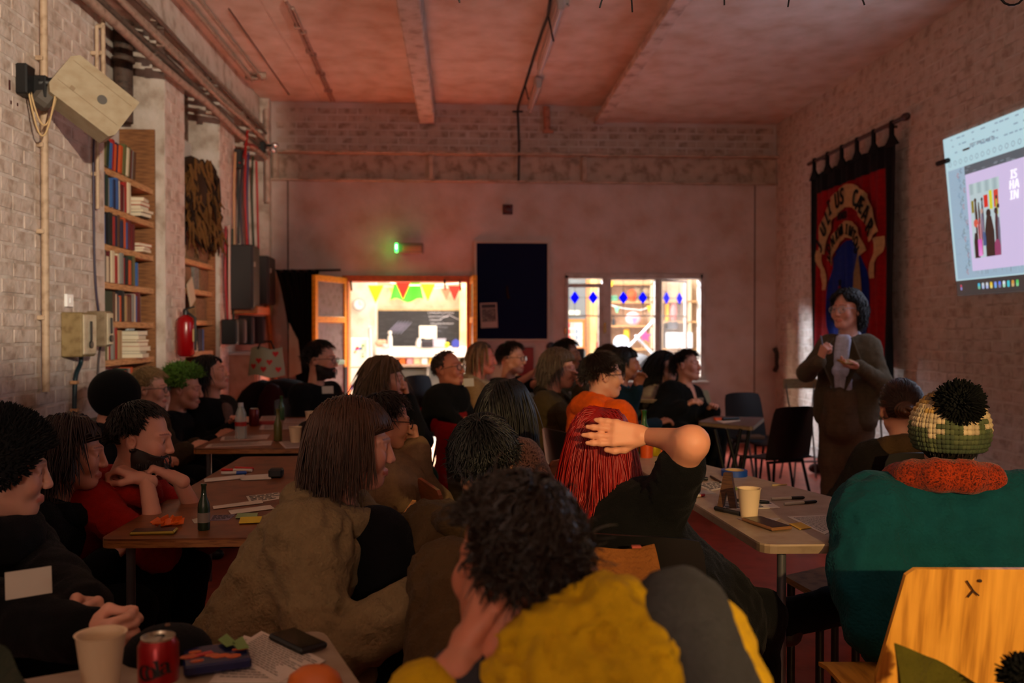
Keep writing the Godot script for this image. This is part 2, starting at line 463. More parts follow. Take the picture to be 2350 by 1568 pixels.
func setting() -> void:
	var wall := paint(WALLC, 0.85, 0.16, 0.55)
	var m := MB.new(); m.span(Vector3(-3.2, -0.12, 4.3), Vector3(4.2, 0, ZB - 0.02), 0.0)
	var fm := paint(Color(0.66, 0.28, 0.21), 0.42, 0.12, 0.8, 0.08); fm.roughness = 0.42
	struct("floor", m, fm)
	m = MB.new()   # ceiling: a higher bay on the left, a step down to a lower bay on the right
	m.span(Vector3(-3.2, 4.05, 4.3), Vector3(1.74, 4.3, ZB - 0.25), 0.0)
	m.span(Vector3(1.7, 3.86, 4.3), Vector3(4.2, 4.3, ZB - 0.25), 0.01)
	var ceil := struct("ceiling", m, paint(Color(0.84, 0.77, 0.73), 0.9, 0.06, 0.4, 0.15))
	m = MB.new()   # board seams of the plaster ceiling
	for x in [-1.62, 0.72]: m.span(Vector3(x, 4.047, 4.0), Vector3(x + 0.01, 4.052, ZB), 0.001)
	for z in [-8.9, -5.4]: m.span(Vector3(-2.25, 4.048, z), Vector3(1.7, 4.052, z + 0.01), 0.002)
	obj("seam", m, paint(Color(0.77, 0.69, 0.65), 0.9, 0.06, 0.5), ceil)
	m = MB.new()   # downstand beam
	m.span(Vector3(-0.47, 3.80, 4.2), Vector3(-0.29, 4.06, ZB + 0.02), 0.012)
	struct("beam", m, paint(Color(0.8, 0.75, 0.72), 0.85, 0.2, 0.7))
	m = MB.new(); m.span(Vector3(1.6, 3.83, 4.2), Vector3(1.73, 3.9, ZB + 0.02), 0.01)
	struct("trim_1", m, paint(Color(0.82, 0.74, 0.7), 0.85, 0.2, 0.7))
	# right wall
	m = MB.new(); m.span(Vector3(XR + 0.001, 0, 4.3), Vector3(XR + 0.35, 4.1, ZB - 0.25), 0.0)
	var wr := struct("wall_right", m, wall)
	var wpaint := paint(Color(0.79, 0.72, 0.68), 0.8, 0.14, 1.1, 0.5)
	bricks(wr, Vector3(XR, 0.0, -10.62), Vector3(0, 0, 1), Vector3(-1, 0, 0), 6.6, 3.86, wpaint,
		func(p: Vector3) -> bool: return p.z > -7.55 and p.y < 1.75 and p.y > 0.5 and p.z < -5.1)
	# left wall: solid near part, piers and recesses
	m = MB.new()
	m.span(Vector3(-3.0, 0, 4.3), Vector3(XL - 0.001, 4.1, -5.95), 0.0)
	m.span(Vector3(-3.0, 0, -5.94), Vector3(-2.64, 4.1, ZB - 0.25), 0.0)
	m.span(Vector3(-2.65, 3.72, -5.9), Vector3(XL, 4.1, ZB), 0.004)
	for z in [[-7.15, -7.65], [-8.75, -9.33]]:
		m.span(Vector3(-2.65, 0, z[0]), Vector3(XL - 0.001, 4.06, z[1]), 0.003)
	m.span(Vector3(-3.0, 0, ZB - 0.25), Vector3(-2.2, 4.1, ZB + 0.14), 0.004)
	var wl := struct("wall_left", m, wall)
	bricks(wl, Vector3(XL, 0.0, -5.94), Vector3(0, 0, 1), Vector3(1, 0, 0), 3.1, 4.02, wpaint,
		func(p: Vector3) -> bool: return p.z < -4.35 and p.y < 3.2 and p.y > 0.9)
	for z in [-7.65, -9.33]:
		bricks(wl, Vector3(XL, 0.0, z), Vector3(0, 0, 1), Vector3(1, 0, 0), 0.5 if z > -8 else 0.58, 3.7, wpaint, func(p: Vector3) -> bool: return true)
	# front wall behind the photographer
	m = MB.new(); m.span(Vector3(-3.2, 0, 4.0), Vector3(4.2, 4.3, 4.3), 0.0)
	struct("wall_front", m, wall)
	# back wall with a doorway and a window
	m = MB.new()
	var z0 := ZB - 0.22
	var D0 := -1.36; var D1 := 0.13; var DT := 1.985
	var W0 := 1.26; var W1 := 2.93; var WT := 2.03; var WB := 0.75
	m.span(Vector3(-3.0, 0, z0), Vector3(D0, DT, ZB), 0.0)
	m.span(Vector3(D1, 0, z0), Vector3(W0, DT, ZB), 0.0)
	m.span(Vector3(W0, 0, z0), Vector3(W1, WB, ZB), 0.0)
	m.span(Vector3(W1, 0, z0), Vector3(4.2, DT, ZB), 0.0)
	m.span(Vector3(-3.0, DT, z0), Vector3(W0, 4.3, ZB), 0.0)
	m.span(Vector3(W0, WT, z0), Vector3(W1, 4.3, ZB), 0.0)
	m.span(Vector3(W1, DT, z0), Vector3(4.2, 4.3, ZB), 0.0)
	var wb := struct("wall_back", m, paint(Color(0.79, 0.72, 0.7), 0.88, 0.05, 0.3, 0.2))
	bricks(wb, Vector3(-2.15, 3.475, ZB), Vector3(1, 0, 0), Vector3(0, 0, 1), 5.95, 0.57, paint(Color(0.74, 0.65, 0.6), 0.85, 0.2, 1.0), func(p: Vector3) -> bool: return true,
		func(p: Vector3) -> bool: return p.x > 1.65 and p.y > 3.8)
	m = MB.new()   # painted steel lintel across the wall: two flanges, a web and stiffeners
	m.span(Vector3(-2.2, 3.435, ZB), Vector3(3.82, 3.465, ZB + 0.13), 0.004)
	m.span(Vector3(-2.2, 3.12, ZB), Vector3(3.82, 3.15, ZB + 0.07), 0.004)
	m.span(Vector3(-2.2, 3.14, ZB), Vector3(3.82, 3.44, ZB + 0.02), 0.004)
	for x in [at(990, 385, -ZB).x, at(1340, 385, -ZB).x, at(635, 385, -ZB).x]:
		m.span(Vector3(x - 0.03, 3.15, ZB), Vector3(x + 0.03, 3.437, ZB + 0.075), 0.004)
	struct("trim_2", m, paint(Color(0.72, 0.64, 0.58), 0.7, 0.25, 0.9))
	m = MB.new()   # pipe boxing at the left corner and a seam in the boarding
	m.rod(at(612, 250, 10.4), at(614, 465, 10.4), 0.03, 10)
	struct("trim_3", m, paint(Color(0.72, 0.62, 0.57), 0.7, 0.2, 1.0))
	m = MB.new()
	m.span(Vector3(-2.02, 0, ZB), Vector3(-2.005, 3.12, ZB + 0.004), 0.001)
	m.span(Vector3(3.56, 0, ZB), Vector3(3.575, 3.12, ZB + 0.004), 0.001)
	struct("trim_4", m, paint(Color(0.4, 0.33, 0.3), 0.8, 0.2, 1.0))
	m = MB.new(); m.span(Vector3(1.0, 0, ZB), Vector3(3.83, 0.1, ZB + 0.02), 0.004)
	struct("baseboard_back", m, paint(Color(0.6, 0.56, 0.54), 0.6, 0.2, 1.0))
	m = MB.new(); m.span(Vector3(XR - 0.025, 0, ZB), Vector3(XR, 0.11, 4.0), 0.004)
	struct("baseboard_right", m, paint(Color(0.72, 0.68, 0.66), 0.6, 0.2, 1.0))
	# door frame and leaves
	var yel := wood(Color(0.95, 0.72, 0.12), 0.45)
	m = MB.new()
	m.span(Vector3(D0, 0, z0), Vector3(D0 + 0.05, DT, ZB + 0.03), 0.004)
	m.span(Vector3(D1 - 0.05, 0, z0), Vector3(D1, DT, ZB + 0.03), 0.004)
	m.span(Vector3(D0 - 0.02, DT - 0.04, z0), Vector3(D1 + 0.02, DT + 0.03, ZB + 0.035), 0.004)
	struct("trim_5", m, wood(Color(0.72, 0.36, 0.1), 0.5))
	var hinge := Vector3(D0 + 0.02, 0.01, ZB + 0.04)
	door_leaf("door_1", hinge, atan2(0.65, -0.26), yel, 0.71)
	door_leaf("door_2", Vector3(D1 + 0.01, 0.01, ZB + 0.04), atan2(0.69, 0.03), yel, 0.7)
	for q in [[805, 655, "left"], [1020, 653, "middle"], [1055, 655, "right"]]:
		m = MB.new(); m.rod(at(q[0], q[1] - 10, 10.6), at(q[0] + 2, q[1] + 12, 10.55), 0.012, 6)
		solo("door_catch", m, mat(Color(0.05, 0.05, 0.05), 0.5), "small black catch hanging from the doorway head, the %s one of three" % q[2], "door catch")
	window_in_back_wall(W0, W1, WB, WT)

func door_leaf(called: String, hinge: Vector3, turn: float, yel: Material, w: float) -> void:
	# local x runs from the hinge to the free edge
	var dir := Vector3(cos(turn), 0, sin(turn))
	var bs := Basis(dir, Vector3.UP, dir.cross(Vector3.UP))
	var o := Node3D.new(); o.name = called; add_child(o); o.set_meta("kind", "structure")
	o.transform = Transform3D(bs, hinge)
	var m := MB.new()
	for x in [0.03, w - 0.03]: m.bx(Vector3(x, 1.45, 0), Vector3(0.06, 1.04, 0.045), 0.003)
	for y in [1.94, 1.48]: m.bx(Vector3(w * 0.5, y, 0), Vector3(w - 0.1, 0.07, 0.045), 0.003)
	obj("frame", m, yel, o)
	m = MB.new()
	for x in [0.03, w - 0.03]: m.bx(Vector3(x, 0.465, 0), Vector3(0.06, 0.93, 0.045), 0.003)
	m.bx(Vector3(w * 0.5, 0.06, 0), Vector3(w - 0.1, 0.12, 0.045), 0.003)
	obj("lower_frame", m, mat(Color(0.07, 0.06, 0.06), 0.5), o)
	m = MB.new(); m.bx(Vector3(w * 0.5, 0.985, 0), Vector3(w - 0.12, 0.05, 0.05), 0.003)
	obj("rail", m, mat(Color(0.42, 0.6, 0.55), 0.5), o)
	for y in [[1.71, 0.4], [1.22, 0.45], [0.54, 0.84]]:
		m = MB.new(); m.bx(Vector3(w * 0.5, y[0], 0), Vector3(w - 0.12, y[1], 0.012), 0.001)
		obj("pane", m, paint(Color(0.46, 0.45, 0.48), 0.35, 0.3, 1.6, 0.1), o)
	m = MB.new(); m.rod(Vector3(w - 0.05, 1.02, 0.05), Vector3(w - 0.05, 1.02, -0.06), 0.01); m.rod(Vector3(w - 0.05, 1.02, 0.055), Vector3(w - 0.16, 1.02, 0.055), 0.009)
	obj("handle", m, mat(Color(0.7, 0.7, 0.7), 0.3, 0.9), o)

func window_in_back_wall(W0: float, W1: float, WB: float, WT: float) -> void:
	var white := paint(Color(0.74, 0.7, 0.68), 0.5, 0.08, 1.0, 0.1)
	var z := ZB - 0.05
	var X := func(px: float) -> float: return at(px, 740, -ZB + 0.05).x
	var m := MB.new()
	m.span(Vector3(W0, WB, z - 0.1), Vector3(W1, WB + 0.06, ZB + 0.03), 0.004)
	m.span(Vector3(W0, WT - 0.04, z - 0.1), Vector3(W1, WT + 0.02, ZB + 0.02), 0.004)
	m.span(Vector3(W0, WB, z - 0.1), Vector3(W0 + 0.04, WT, ZB + 0.02), 0.004)
	m.span(Vector3(W1 - 0.03, WB, z - 0.1), Vector3(W1 + 0.03, WT + 0.02, ZB + 0.02), 0.004)
	for px in [[1382, 1401], [1503, 1513]]:
		m.span(Vector3(X.call(px[0]), WB, z - 0.06), Vector3(X.call(px[1]), WT, z + 0.03), 0.004)
	struct("trim_6", m, white)
	m = MB.new(); m.span(Vector3(W0 - 0.05, WB - 0.03, ZB - 0.02), Vector3(W1 + 0.05, WB + 0.01, ZB + 0.12), 0.006)
	struct("trim_7", m, white)
	# sashes: two shut, the right one open outwards
	sash("window_1", Vector3(X.call(1294), 0, z), X.call(1382) - X.call(1294), 0.0, WB + 0.06, WT - 0.1, [0.28, 0.76], white, 0.045)
	sash("window_2", Vector3(X.call(1400), 0, z), X.call(1504) - X.call(1400), 0.0, WB + 0.06, WT - 0.04, [0.29, 0.72], white, 0.012)
	sash("window_3", Vector3(X.call(1513), 0, z), 0.5, 0.62, WB + 0.06, WT - 0.04, [0.24, 0.72], white, 0.03)
	m = MB.new(); m.rod(at(1298, 766, 10.62), at(1298, 752, 10.6), 0.012)
	solo("window_catch", m, mat(Color(0.8, 0.65, 0.4), 0.25, 0.9), "small brass catch on the left edge of the window frame", "window catch")
	m = MB.new(); m.rod(at(1387, 766, 10.65), at(1390, 742, 10.63), 0.008); m.bx(at(1388, 752, 10.67), Vector3(0.03, 0.12, 0.03), 0.004)
	solo("window_catch", m, mat(Color(0.8, 0.65, 0.4), 0.25, 0.9), "slim brass stay on the post right of the left window sash", "window catch")

func sash(called: String, p: Vector3, w: float, turn: float, y0: float, y1: float, dx: Array, white: Material, fr: float) -> void:
	var o := Node3D.new(); o.name = called; add_child(o); o.set_meta("kind", "structure")
	o.transform = Transform3D(Basis(Vector3.UP, turn), p)
	var h := y1 - y0
	var m := MB.new()
	for x in [fr * 0.5, w - fr * 0.5]: m.bx(Vector3(x, y0 + h * 0.5, 0), Vector3(fr, h, 0.04), 0.003)
	for y in [y0 + fr * 0.5, y1 - fr * 0.5]: m.bx(Vector3(w * 0.5, y, 0), Vector3(w - fr, fr, 0.04), 0.003)
	var yb := at(1400, 725, -ZB).y
	m.bx(Vector3(w * 0.5, yb, 0), Vector3(w - fr, 0.014, 0.03), 0.003)
	obj("frame", m, white, o)
	m = MB.new(); m.bx(Vector3(w * 0.5, y0 + h * 0.5, 0), Vector3(w - fr * 2, h - fr * 2, 0.004), 0.0)
	obj("pane", m, glass(Color(1, 1, 1), 0.04), o)
	var yd := at(1400, 683, -ZB).y
	var lead := MB.new()
	for t in dx:
		var x: float = w * t
		m = MB.new()
		m.prism(Transform3D(Basis(), Vector3(x, yd, 0.006)), PackedVector2Array([Vector2(-0.055, 0), Vector2(0, -0.077), Vector2(0.055, 0), Vector2(0, 0.077)]), 0.006)
		var g := StandardMaterial3D.new(); g.albedo_color = Color(0.0, 0.1, 0.75); g.roughness = 0.15; g.backlight_enabled = true; g.backlight = Color(0.01, 0.12, 1.0)
		obj("diamond_pane", m, g, o)
		var c := [Vector3(x - 0.055, yd, 0.008), Vector3(x, yd - 0.077, 0.008), Vector3(x + 0.055, yd, 0.008), Vector3(x, yd + 0.077, 0.008)]
		for i in 4: lead.rod(c[i], c[(i + 1) % 4], 0.0035, 6)
		lead.rod(c[3], Vector3(x, y1 - fr, 0.006), 0.003, 6); lead.rod(c[1], Vector3(x, yb, 0.006), 0.003, 6)
	lead.rod(Vector3(fr, yd, 0.006), Vector3(w * dx[0] - 0.055, yd, 0.006), 0.003, 6)
	lead.rod(Vector3(w * dx[0] + 0.055, yd, 0.006), Vector3(w * dx[1] - 0.055, yd, 0.006), 0.003, 6)
	lead.rod(Vector3(w * dx[1] + 0.055, yd, 0.006), Vector3(w - fr, yd, 0.006), 0.003, 6)
	obj("lead_strip", lead, mat(Color(0.15, 0.15, 0.16), 0.5), o)

# ---------------------------------------------------------------- the lit room beyond the door
func back_room() -> void:
	var zf := -15.0
	var white := paint(Color(0.9, 0.89, 0.86), 0.8, 0.06, 0.4, 0.2)
	var m := MB.new(); m.span(Vector3(-4.5, -0.12, ZB - 0.02), Vector3(6.5, -0.002, zf - 0.3), 0.0)
	struct("floor_beyond", m, paint(Color(0.55, 0.56, 0.58), 0.5, 0.1, 0.8, 0.05))
	m = MB.new(); m.span(Vector3(-4.5, 3.6, ZB - 0.22), Vector3(6.5, 3.8, zf - 0.3), 0.0)
	struct("ceiling_beyond", m, white)
	m = MB.new(); m.span(Vector3(-4.5, 0, zf - 0.3), Vector3(6.5, 3.8, zf), 0.0)
	struct("wall_far", m, paint(Color(0.86, 0.76, 0.66), 0.8, 0.1, 0.5, 0.2))
	m = MB.new(); m.span(Vector3(-4.5, 0, ZB - 0.22), Vector3(-4.2, 3.8, zf), 0.0)
	m.span(Vector3(6.2, 0, ZB - 0.22), Vector3(6.5, 3.8, zf), 0.0)
	struct("wall_beyond_sides", m, white)
	# white wall return left of the blackboard, pale post on its right
	m = MB.new(); m.span(Vector3(-3.2, 0, zf), Vector3(at(862, 700, 14.6).x, 3.6, zf + 0.4), 0.004)
	struct("wall_beyond_left", m, white)
	m = MB.new(); m.span(Vector3(at(1055, 700, 14.5).x, 0, zf + 0.35), Vector3(at(1075, 700, 14.5).x, 3.6, zf + 0.6), 0.004)
	m.span(Vector3(at(1355, 700, 14.8).x, 0, zf), Vector3(at(1372, 700, 14.8).x, 3.6, zf + 0.12), 0.004)
	struct("column", m, paint(Color(0.92, 0.86, 0.62), 0.7, 0.05, 0.5, 0.1))
	# blackboard
	var A := at(865, 711, 14.9); var B := at(1057, 800, 14.9)
	var im := Image.create(512, 240, false, Image.FORMAT_RGB8); im.fill(Color(0.13, 0.14, 0.16))
	var r := RandomNumberGenerator.new(); r.seed = 4
	for i in 260:
		im.fill_rect(Rect2i(r.randi_range(0, 500), r.randi_range(0, 230), r.randi_range(8, 60), r.randi_range(2, 9)), Color(0.15, 0.16, 0.18).lerp(Color(0.2, 0.2, 0.23), r.randf()))
	for i in 24:   # rubbed out hatching
		for k in 60: im.fill_rect(Rect2i(60 + i * 4 + k, 150 - k - (i % 5) * 6, 3, 2), Color(0.42, 0.42, 0.52))
	for row in 6:
		var xx := 310 + row * 6
		while xx < 470 - (row % 3) * 40:
			var w := r.randi_range(4, 9)
			for k in w: im.fill_rect(Rect2i(xx + k, 18 + row * 22 + r.randi_range(-4, 4), 2, 3), Color(0.75, 0.76, 0.8) if row < 4 else Color(0.4, 0.42, 0.48))
			xx += w + 3
	for k in 60:
		im.fill_rect(Rect2i(380 + k, 60 - k / 2, 3, 3), Color(0.7, 0.7, 0.75)); im.fill_rect(Rect2i(440 + k, 30 + k / 2, 3, 3), Color(0.7, 0.7, 0.75))
	var o := thing("blackboard", "long blackboard with chalk notes above the white counter beyond the doorway", "blackboard", (A + B) * 0.5)
	m = MB.new(); m.mapped = true
	var s := Vector2(B.x - A.x, A.y - B.y)
	m.prism(Transform3D(), PackedVector2Array([Vector2(-s.x, -s.y) * 0.5, Vector2(s.x, -s.y) * 0.5, Vector2(s.x, s.y) * 0.5, Vector2(-s.x, s.y) * 0.5]), 0.03)
	obj("board", m, picture(im), o)
	m = MB.new()
	for e in [1.0, -1.0]:
		m.bx(Vector3(0, s.y * 0.5 * e, 0.005), Vector3(s.x + 0.06, 0.03, 0.04), 0.003); m.bx(Vector3(s.x * 0.5 * e, 0, 0.005), Vector3(0.03, s.y, 0.04), 0.003)
	obj("frame", m, wood(Color(0.8, 0.72, 0.55)), o)
	# clock
	o = thing("wall_clock", "round white wall clock on the bright wall beyond the doorway", "clock", at(825, 699, 14.58))
	m = MB.new(); m.lathe(Transform3D(Basis(Vector3.RIGHT, PI / 2), Vector3.ZERO), [Vector2(0.0, 0), Vector2(0.1, 0), Vector2(0.1, 0.03), Vector2(0.085, 0.035), Vector2(0.085, 0.025)], 28)
	obj("rim", m, mat(Color(0.62, 0.63, 0.65), 0.4), o)
	m = MB.new(); m.lathe(Transform3D(Basis(Vector3.RIGHT, PI / 2), Vector3.ZERO), [Vector2(0.085, 0.026), Vector2(0.0, 0.026)], 28)
	obj("face", m, mat(Color(0.95, 0.95, 0.95)), o)
	m = MB.new(); m.bx(Vector3(0, 0.025, 0.03), Vector3(0.006, 0.055, 0.003), 0.0); m.bx(Vector3(0.02, 0, 0.03), Vector3(0.045, 0.006, 0.003), 0.0)
	obj("hand", m, mat(Color(0.3, 0.3, 0.3)), o)
	# fridge
	A = at(797, 776, 13.4); B = at(846, 930, 13.4)
	o = thing("fridge", "white two-door fridge covered with coloured magnets beyond the doorway", "fridge", Vector3((A.x + B.x) * 0.5, 0, -13.7))
	var fw := B.x - A.x
	m = MB.new(); m.span(Vector3(-fw * 0.5, 0.03, -0.3), Vector3(fw * 0.5, A.y, 0.24), 0.01); obj("body", m, mat(Color(0.86, 0.86, 0.85), 0.35), o)
	var ym := at(820, 845, 13.4).y
	for q in [[0.06, ym - 0.006], [ym + 0.006, A.y - 0.005]]:
		m = MB.new(); m.span(Vector3(-fw * 0.5, q[0], 0.24), Vector3(fw * 0.5, q[1], 0.3), 0.012); var d := obj("door", m, mat(Color(0.88, 0.88, 0.87), 0.35), o)
		m = MB.new(); m.bx(Vector3(fw * 0.4, q[0] + (q[1] - q[0]) * 0.7, 0.32), Vector3(0.02, 0.14, 0.03), 0.005); obj("handle", m, mat(Color(0.8, 0.8, 0.8), 0.3), d)
		var cs := [Color(0.8, 0.1, 0.1), Color(0.15, 0.25, 0.8), Color(0.9, 0.7, 0.1), Color(0.15, 0.6, 0.25), Color(0.6, 0.2, 0.7)]
		for i in 14:
			m = MB.new(); m.bx(Vector3(r.randf_range(-fw * 0.4, fw * 0.3), lerpf(q[0], q[1], r.randf_range(0.35, 0.75)), 0.304), Vector3(r.randf_range(0.015, 0.04), r.randf_range(0.015, 0.045), 0.006), 0.002)
			obj("magnet", m, mat(cs[i % 5], 0.5), d)
	# pale grey pole leaning by the fridge
	m = MB.new(); m.rod(at(849, 752, 13.3), at(853, 880, 13.1), 0.025, 8); m.rod(at(846, 752, 13.3), at(852, 752, 13.3), 0.03, 8)
	solo("leaning_pole", m, mat(Color(0.62, 0.65, 0.7), 0.4, 0.4), "pale grey pole leaning between the fridge and the counter", "pole")
	# counter
	A = at(862, 797, 14.0); B = at(1072, 840, 14.0)
	o = thing("counter", "white kitchen counter with an open shelf below the blackboard", "counter", Vector3((A.x + B.x) * 0.5, 0, -14.3))
	var cw := (B.x - A.x)
	m = MB.new(); m.span(Vector3(-cw * 0.5, A.y - 0.16, -0.55), Vector3(cw * 0.5, A.y, 0.32), 0.01); obj("worktop", m, mat(Color(0.9, 0.9, 0.88), 0.4), o)
	m = MB.new(); m.span(Vector3(-cw * 0.5, at(960, 836, 14).y - 0.04, -0.5), Vector3(cw * 0.5, at(960, 836, 14).y, 0.32), 0.006); obj("shelf", m, wood(Color(0.7, 0.6, 0.55)), o)
	m = MB.new()
	for x in [-cw * 0.5 + 0.03, 0.1, cw * 0.5 - 0.03]: m.bx(Vector3(x, 0.5, -0.1), Vector3(0.04, 1.0, 0.7), 0.004)
	m.span(Vector3(-cw * 0.5, 0.02, -0.5), Vector3(cw * 0.5, at(960, 845, 14).y - 0.05, -0.2), 0.004)
	obj("base", m, mat(Color(0.55, 0.53, 0.5), 0.7), o)
	# what stands on it
	var ct := A.y
	bottle_like("spray_bottle", at(895, 790, 14.0), ct, [Vector2(0, 0), Vector2(0.035, 0), Vector2(0.037, 0.13), Vector2(0.03, 0.17), Vector2(0.014, 0.19), Vector2(0.014, 0.2), Vector2(0.03, 0.21), Vector2(0.025, 0.25), Vector2(0, 0.255)], Color(0.9, 0.9, 0.88), "tall white spray bottle standing on the far counter", "bottle")
	bottle_like("jug", at(961, 790, 14.0), ct, [Vector2(0, 0), Vector2(0.045, 0), Vector2(0.05, 0.06), Vector2(0.035, 0.1), Vector2(0.025, 0.12), Vector2(0.03, 0.14), Vector2(0, 0.14)], Color(0.9, 0.9, 0.9), "small white jug left of the dark tray on the far counter", "jug")
	bottle_like("tub", at(1024, 790, 14.0), ct, [Vector2(0, 0), Vector2(0.045, 0), Vector2(0.05, 0.06), Vector2(0.03, 0.075), Vector2(0, 0.075)], Color(0.9, 0.8, 0.15), "yellow lidded tub on the far counter", "tub")
	bottle_like("bowl", at(885, 790, 13.95), ct, [Vector2(0, 0), Vector2(0.03, 0), Vector2(0.055, 0.05), Vector2(0.05, 0.05), Vector2(0.028, 0.008), Vector2(0, 0.008)], Color(0.9, 0.9, 0.9), "white bowl beside the tall spray bottle", "bowl")
	m = MB.new(); m.bx(Vector3(0, 0.05, 0), Vector3(0.18, 0.1, 0.12), 0.01); solo("tray", m, mat(Color(0.12, 0.13, 0.18), 0.5), "dark blue storage tub on the far counter", "tub", "", Vector3(at(981, 790, 14.0).x, ct, -14.0))
	m = MB.new(); m.bx(Vector3(0, 0.06, 0), Vector3(0.2, 0.12, 0.12), 0.006); m.bx(Vector3(0, 0.125, 0), Vector3(0.21, 0.012, 0.13), 0.004); solo("lidded_tub", m, mat(Color(0.7, 0.7, 0.78), 0.3), "pale lilac lidded tub right of the dark tub on the far counter", "tub", "", Vector3(at(1008, 790, 14.0).x, ct, -14.02))
	m = MB.new(); m.prism(Transform3D(), PackedVector2Array([Vector2(-0.06, 0), Vector2(0.06, 0), Vector2(0.06, 0.09), Vector2(0, 0.13), Vector2(-0.06, 0.09)]), 0.08); solo("carton", m, mat(Color(0.1, 0.2, 0.6), 0.5), "blue carton at the right end of the far counter", "carton", "", Vector3(at(1046, 790, 14.0).x, ct, -14.0))
	m = MB.new(); m.bx(Vector3(0, 0.1, 0), Vector3(0.28, 0.2, 0.015), 0.02); m.bx(Vector3(0, 0.0, -0.05), Vector3(0.1, 0.02, 0.12), 0.004); solo("white_tray", m, mat(Color(0.9, 0.9, 0.86), 0.5), "rectangular white tray propped against the blackboard", "tray", "", Vector3(at(982, 775, 14.25).x, at(982, 777, 14.25).y, -14.25))
	m = MB.new(); m.ball(Vector3(0, 0.06, 0), Vector3(0.08, 0.06, 0.06), 12); m.ball(Vector3(0.06, 0.08, 0.02), Vector3(0.05, 0.04, 0.04), 10); solo("cloth_heap", m, cloth(Color(0.85, 0.7, 0.6)), "crumpled pink cloth at the left end of the far counter", "cloth", "", Vector3(at(872, 790, 14.0).x, ct, -14.02))
	var names := ["red", "orange", "white", "green", "pink", "yellow", "brown", "cream"]
	var cols := [Color(0.75, 0.15, 0.1), Color(0.85, 0.45, 0.15), Color(0.9, 0.9, 0.88), Color(0.3, 0.55, 0.3), Color(0.85, 0.55, 0.6), Color(0.9, 0.75, 0.3), Color(0.5, 0.3, 0.2), Color(0.9, 0.85, 0.7)]
	var sy := at(960, 836, 14).y
	for i in 11:
		m = MB.new(); var w := r.randf_range(0.07, 0.12); var h := r.randf_range(0.07, 0.15)
		m.bx(Vector3(0, h * 0.5, 0), Vector3(w, h, 0.1), 0.004); m.bx(Vector3(0, h * 0.55, 0.0505), Vector3(w * 0.6, h * 0.3, 0.002), 0.0)
		solo("food_packet", m, mat(cols[(i * 3) % 8], 0.5), "%s food packet, %s from the left on the open shelf under the far counter" % [names[(i * 3) % 8], ["first", "second", "third", "fourth", "fifth", "sixth", "seventh", "eighth", "ninth", "tenth", "eleventh"][i]], "packet", "packets on the far shelf", Vector3(at(872 + i * 17, 836, 14).x, sy, -14.05 - (i % 2) * 0.05))
	# gift bags on the floor
	for q in [[936, 12.9, Color(0.85, 0.85, 0.75), Color(0.3, 0.6, 0.3), "cream gift bag with green dots on the floor beyond the doorway"], [985, 12.6, Color(0.5, 0.8, 0.7), Color(0.8, 0.1, 0.15), "mint green gift bag with red dots on the floor beyond the doorway"]]:
		var p := at(q[0], 900, q[1]); p.y = 0
		o = thing("gift_bag", q[4], "bag", p, 0.2)
		m = MB.new(); m.prism(Transform3D(Basis(), Vector3.ZERO), PackedVector2Array([Vector2(-0.15, 0.0), Vector2(0.15, 0.0), Vector2(0.16, 0.42), Vector2(-0.16, 0.42)]), 0.14); obj("bag", m, mat(q[2], 0.5), o)
		m = MB.new()
		for k in 9: m.lathe(Transform3D(Basis(Vector3.RIGHT, PI / 2), Vector3(r.randf_range(-0.12, 0.12), r.randf_range(0.05, 0.38), 0.071)), [Vector2(0.022, 0), Vector2(0.022, 0.003), Vector2(0, 0.003)], 10)
		obj("printed_dot", m, mat(q[3], 0.5), o)
		m = MB.new(); m.tube(PackedVector3Array([Vector3(-0.07, 0.42, 0.06), Vector3(-0.05, 0.52, 0.06), Vector3(0.05, 0.52, 0.06), Vector3(0.07, 0.42, 0.06)]), 0.006, 6); obj("handle", m, mat(q[3], 0.6), o)
	# green banner and bunting
	var P := at(935, 668, 13.2)
	m = MB.new()
	m.grid(10, 10, func(u: float, v: float) -> Vector3: return Vector3(lerpf(-0.24, 0.24, u) * (0.7 + 0.3 * v), -v * 0.34 + 0.2 + 0.03 * sin(u * 9), 0.05 * sin(u * 7.0 + v) + v * 0.12), 0.006)
	solo("green_cloth", m, cloth(Color(0.25, 0.7, 0.2)), "bright green cloth hung behind the bunting beyond the doorway", "cloth", "", P)
	bunting("bunting", [[797, 648], [862, 644], [930, 655], [1000, 655], [1076, 648]], 11.6, [[862, 655, 36, "y"], [925, 648, 34, "r"], [982, 652, 34, "y"], [1043, 656, 30, "r"]], "string of large red and yellow pennants just beyond the doorway")
	bunting("bunting", [[840, 652], [905, 660], [1000, 662], [1075, 656]], 13.4, [[905, 660, 26, "l"], [949, 660, 24, "o"], [1024, 662, 24, "o"]], "string of small pale pennants further back beyond the doorway")
	window_view(r)

func bottle_like(called: String, p: Vector3, y: float, prof: Array, c: Color, label: String, cat: String) -> void:
	var m := MB.new(); m.lathe(Transform3D(), prof, 16)
	solo(called, m, mat(c, 0.4), label, cat, "", Vector3(p.x, y, p.z))

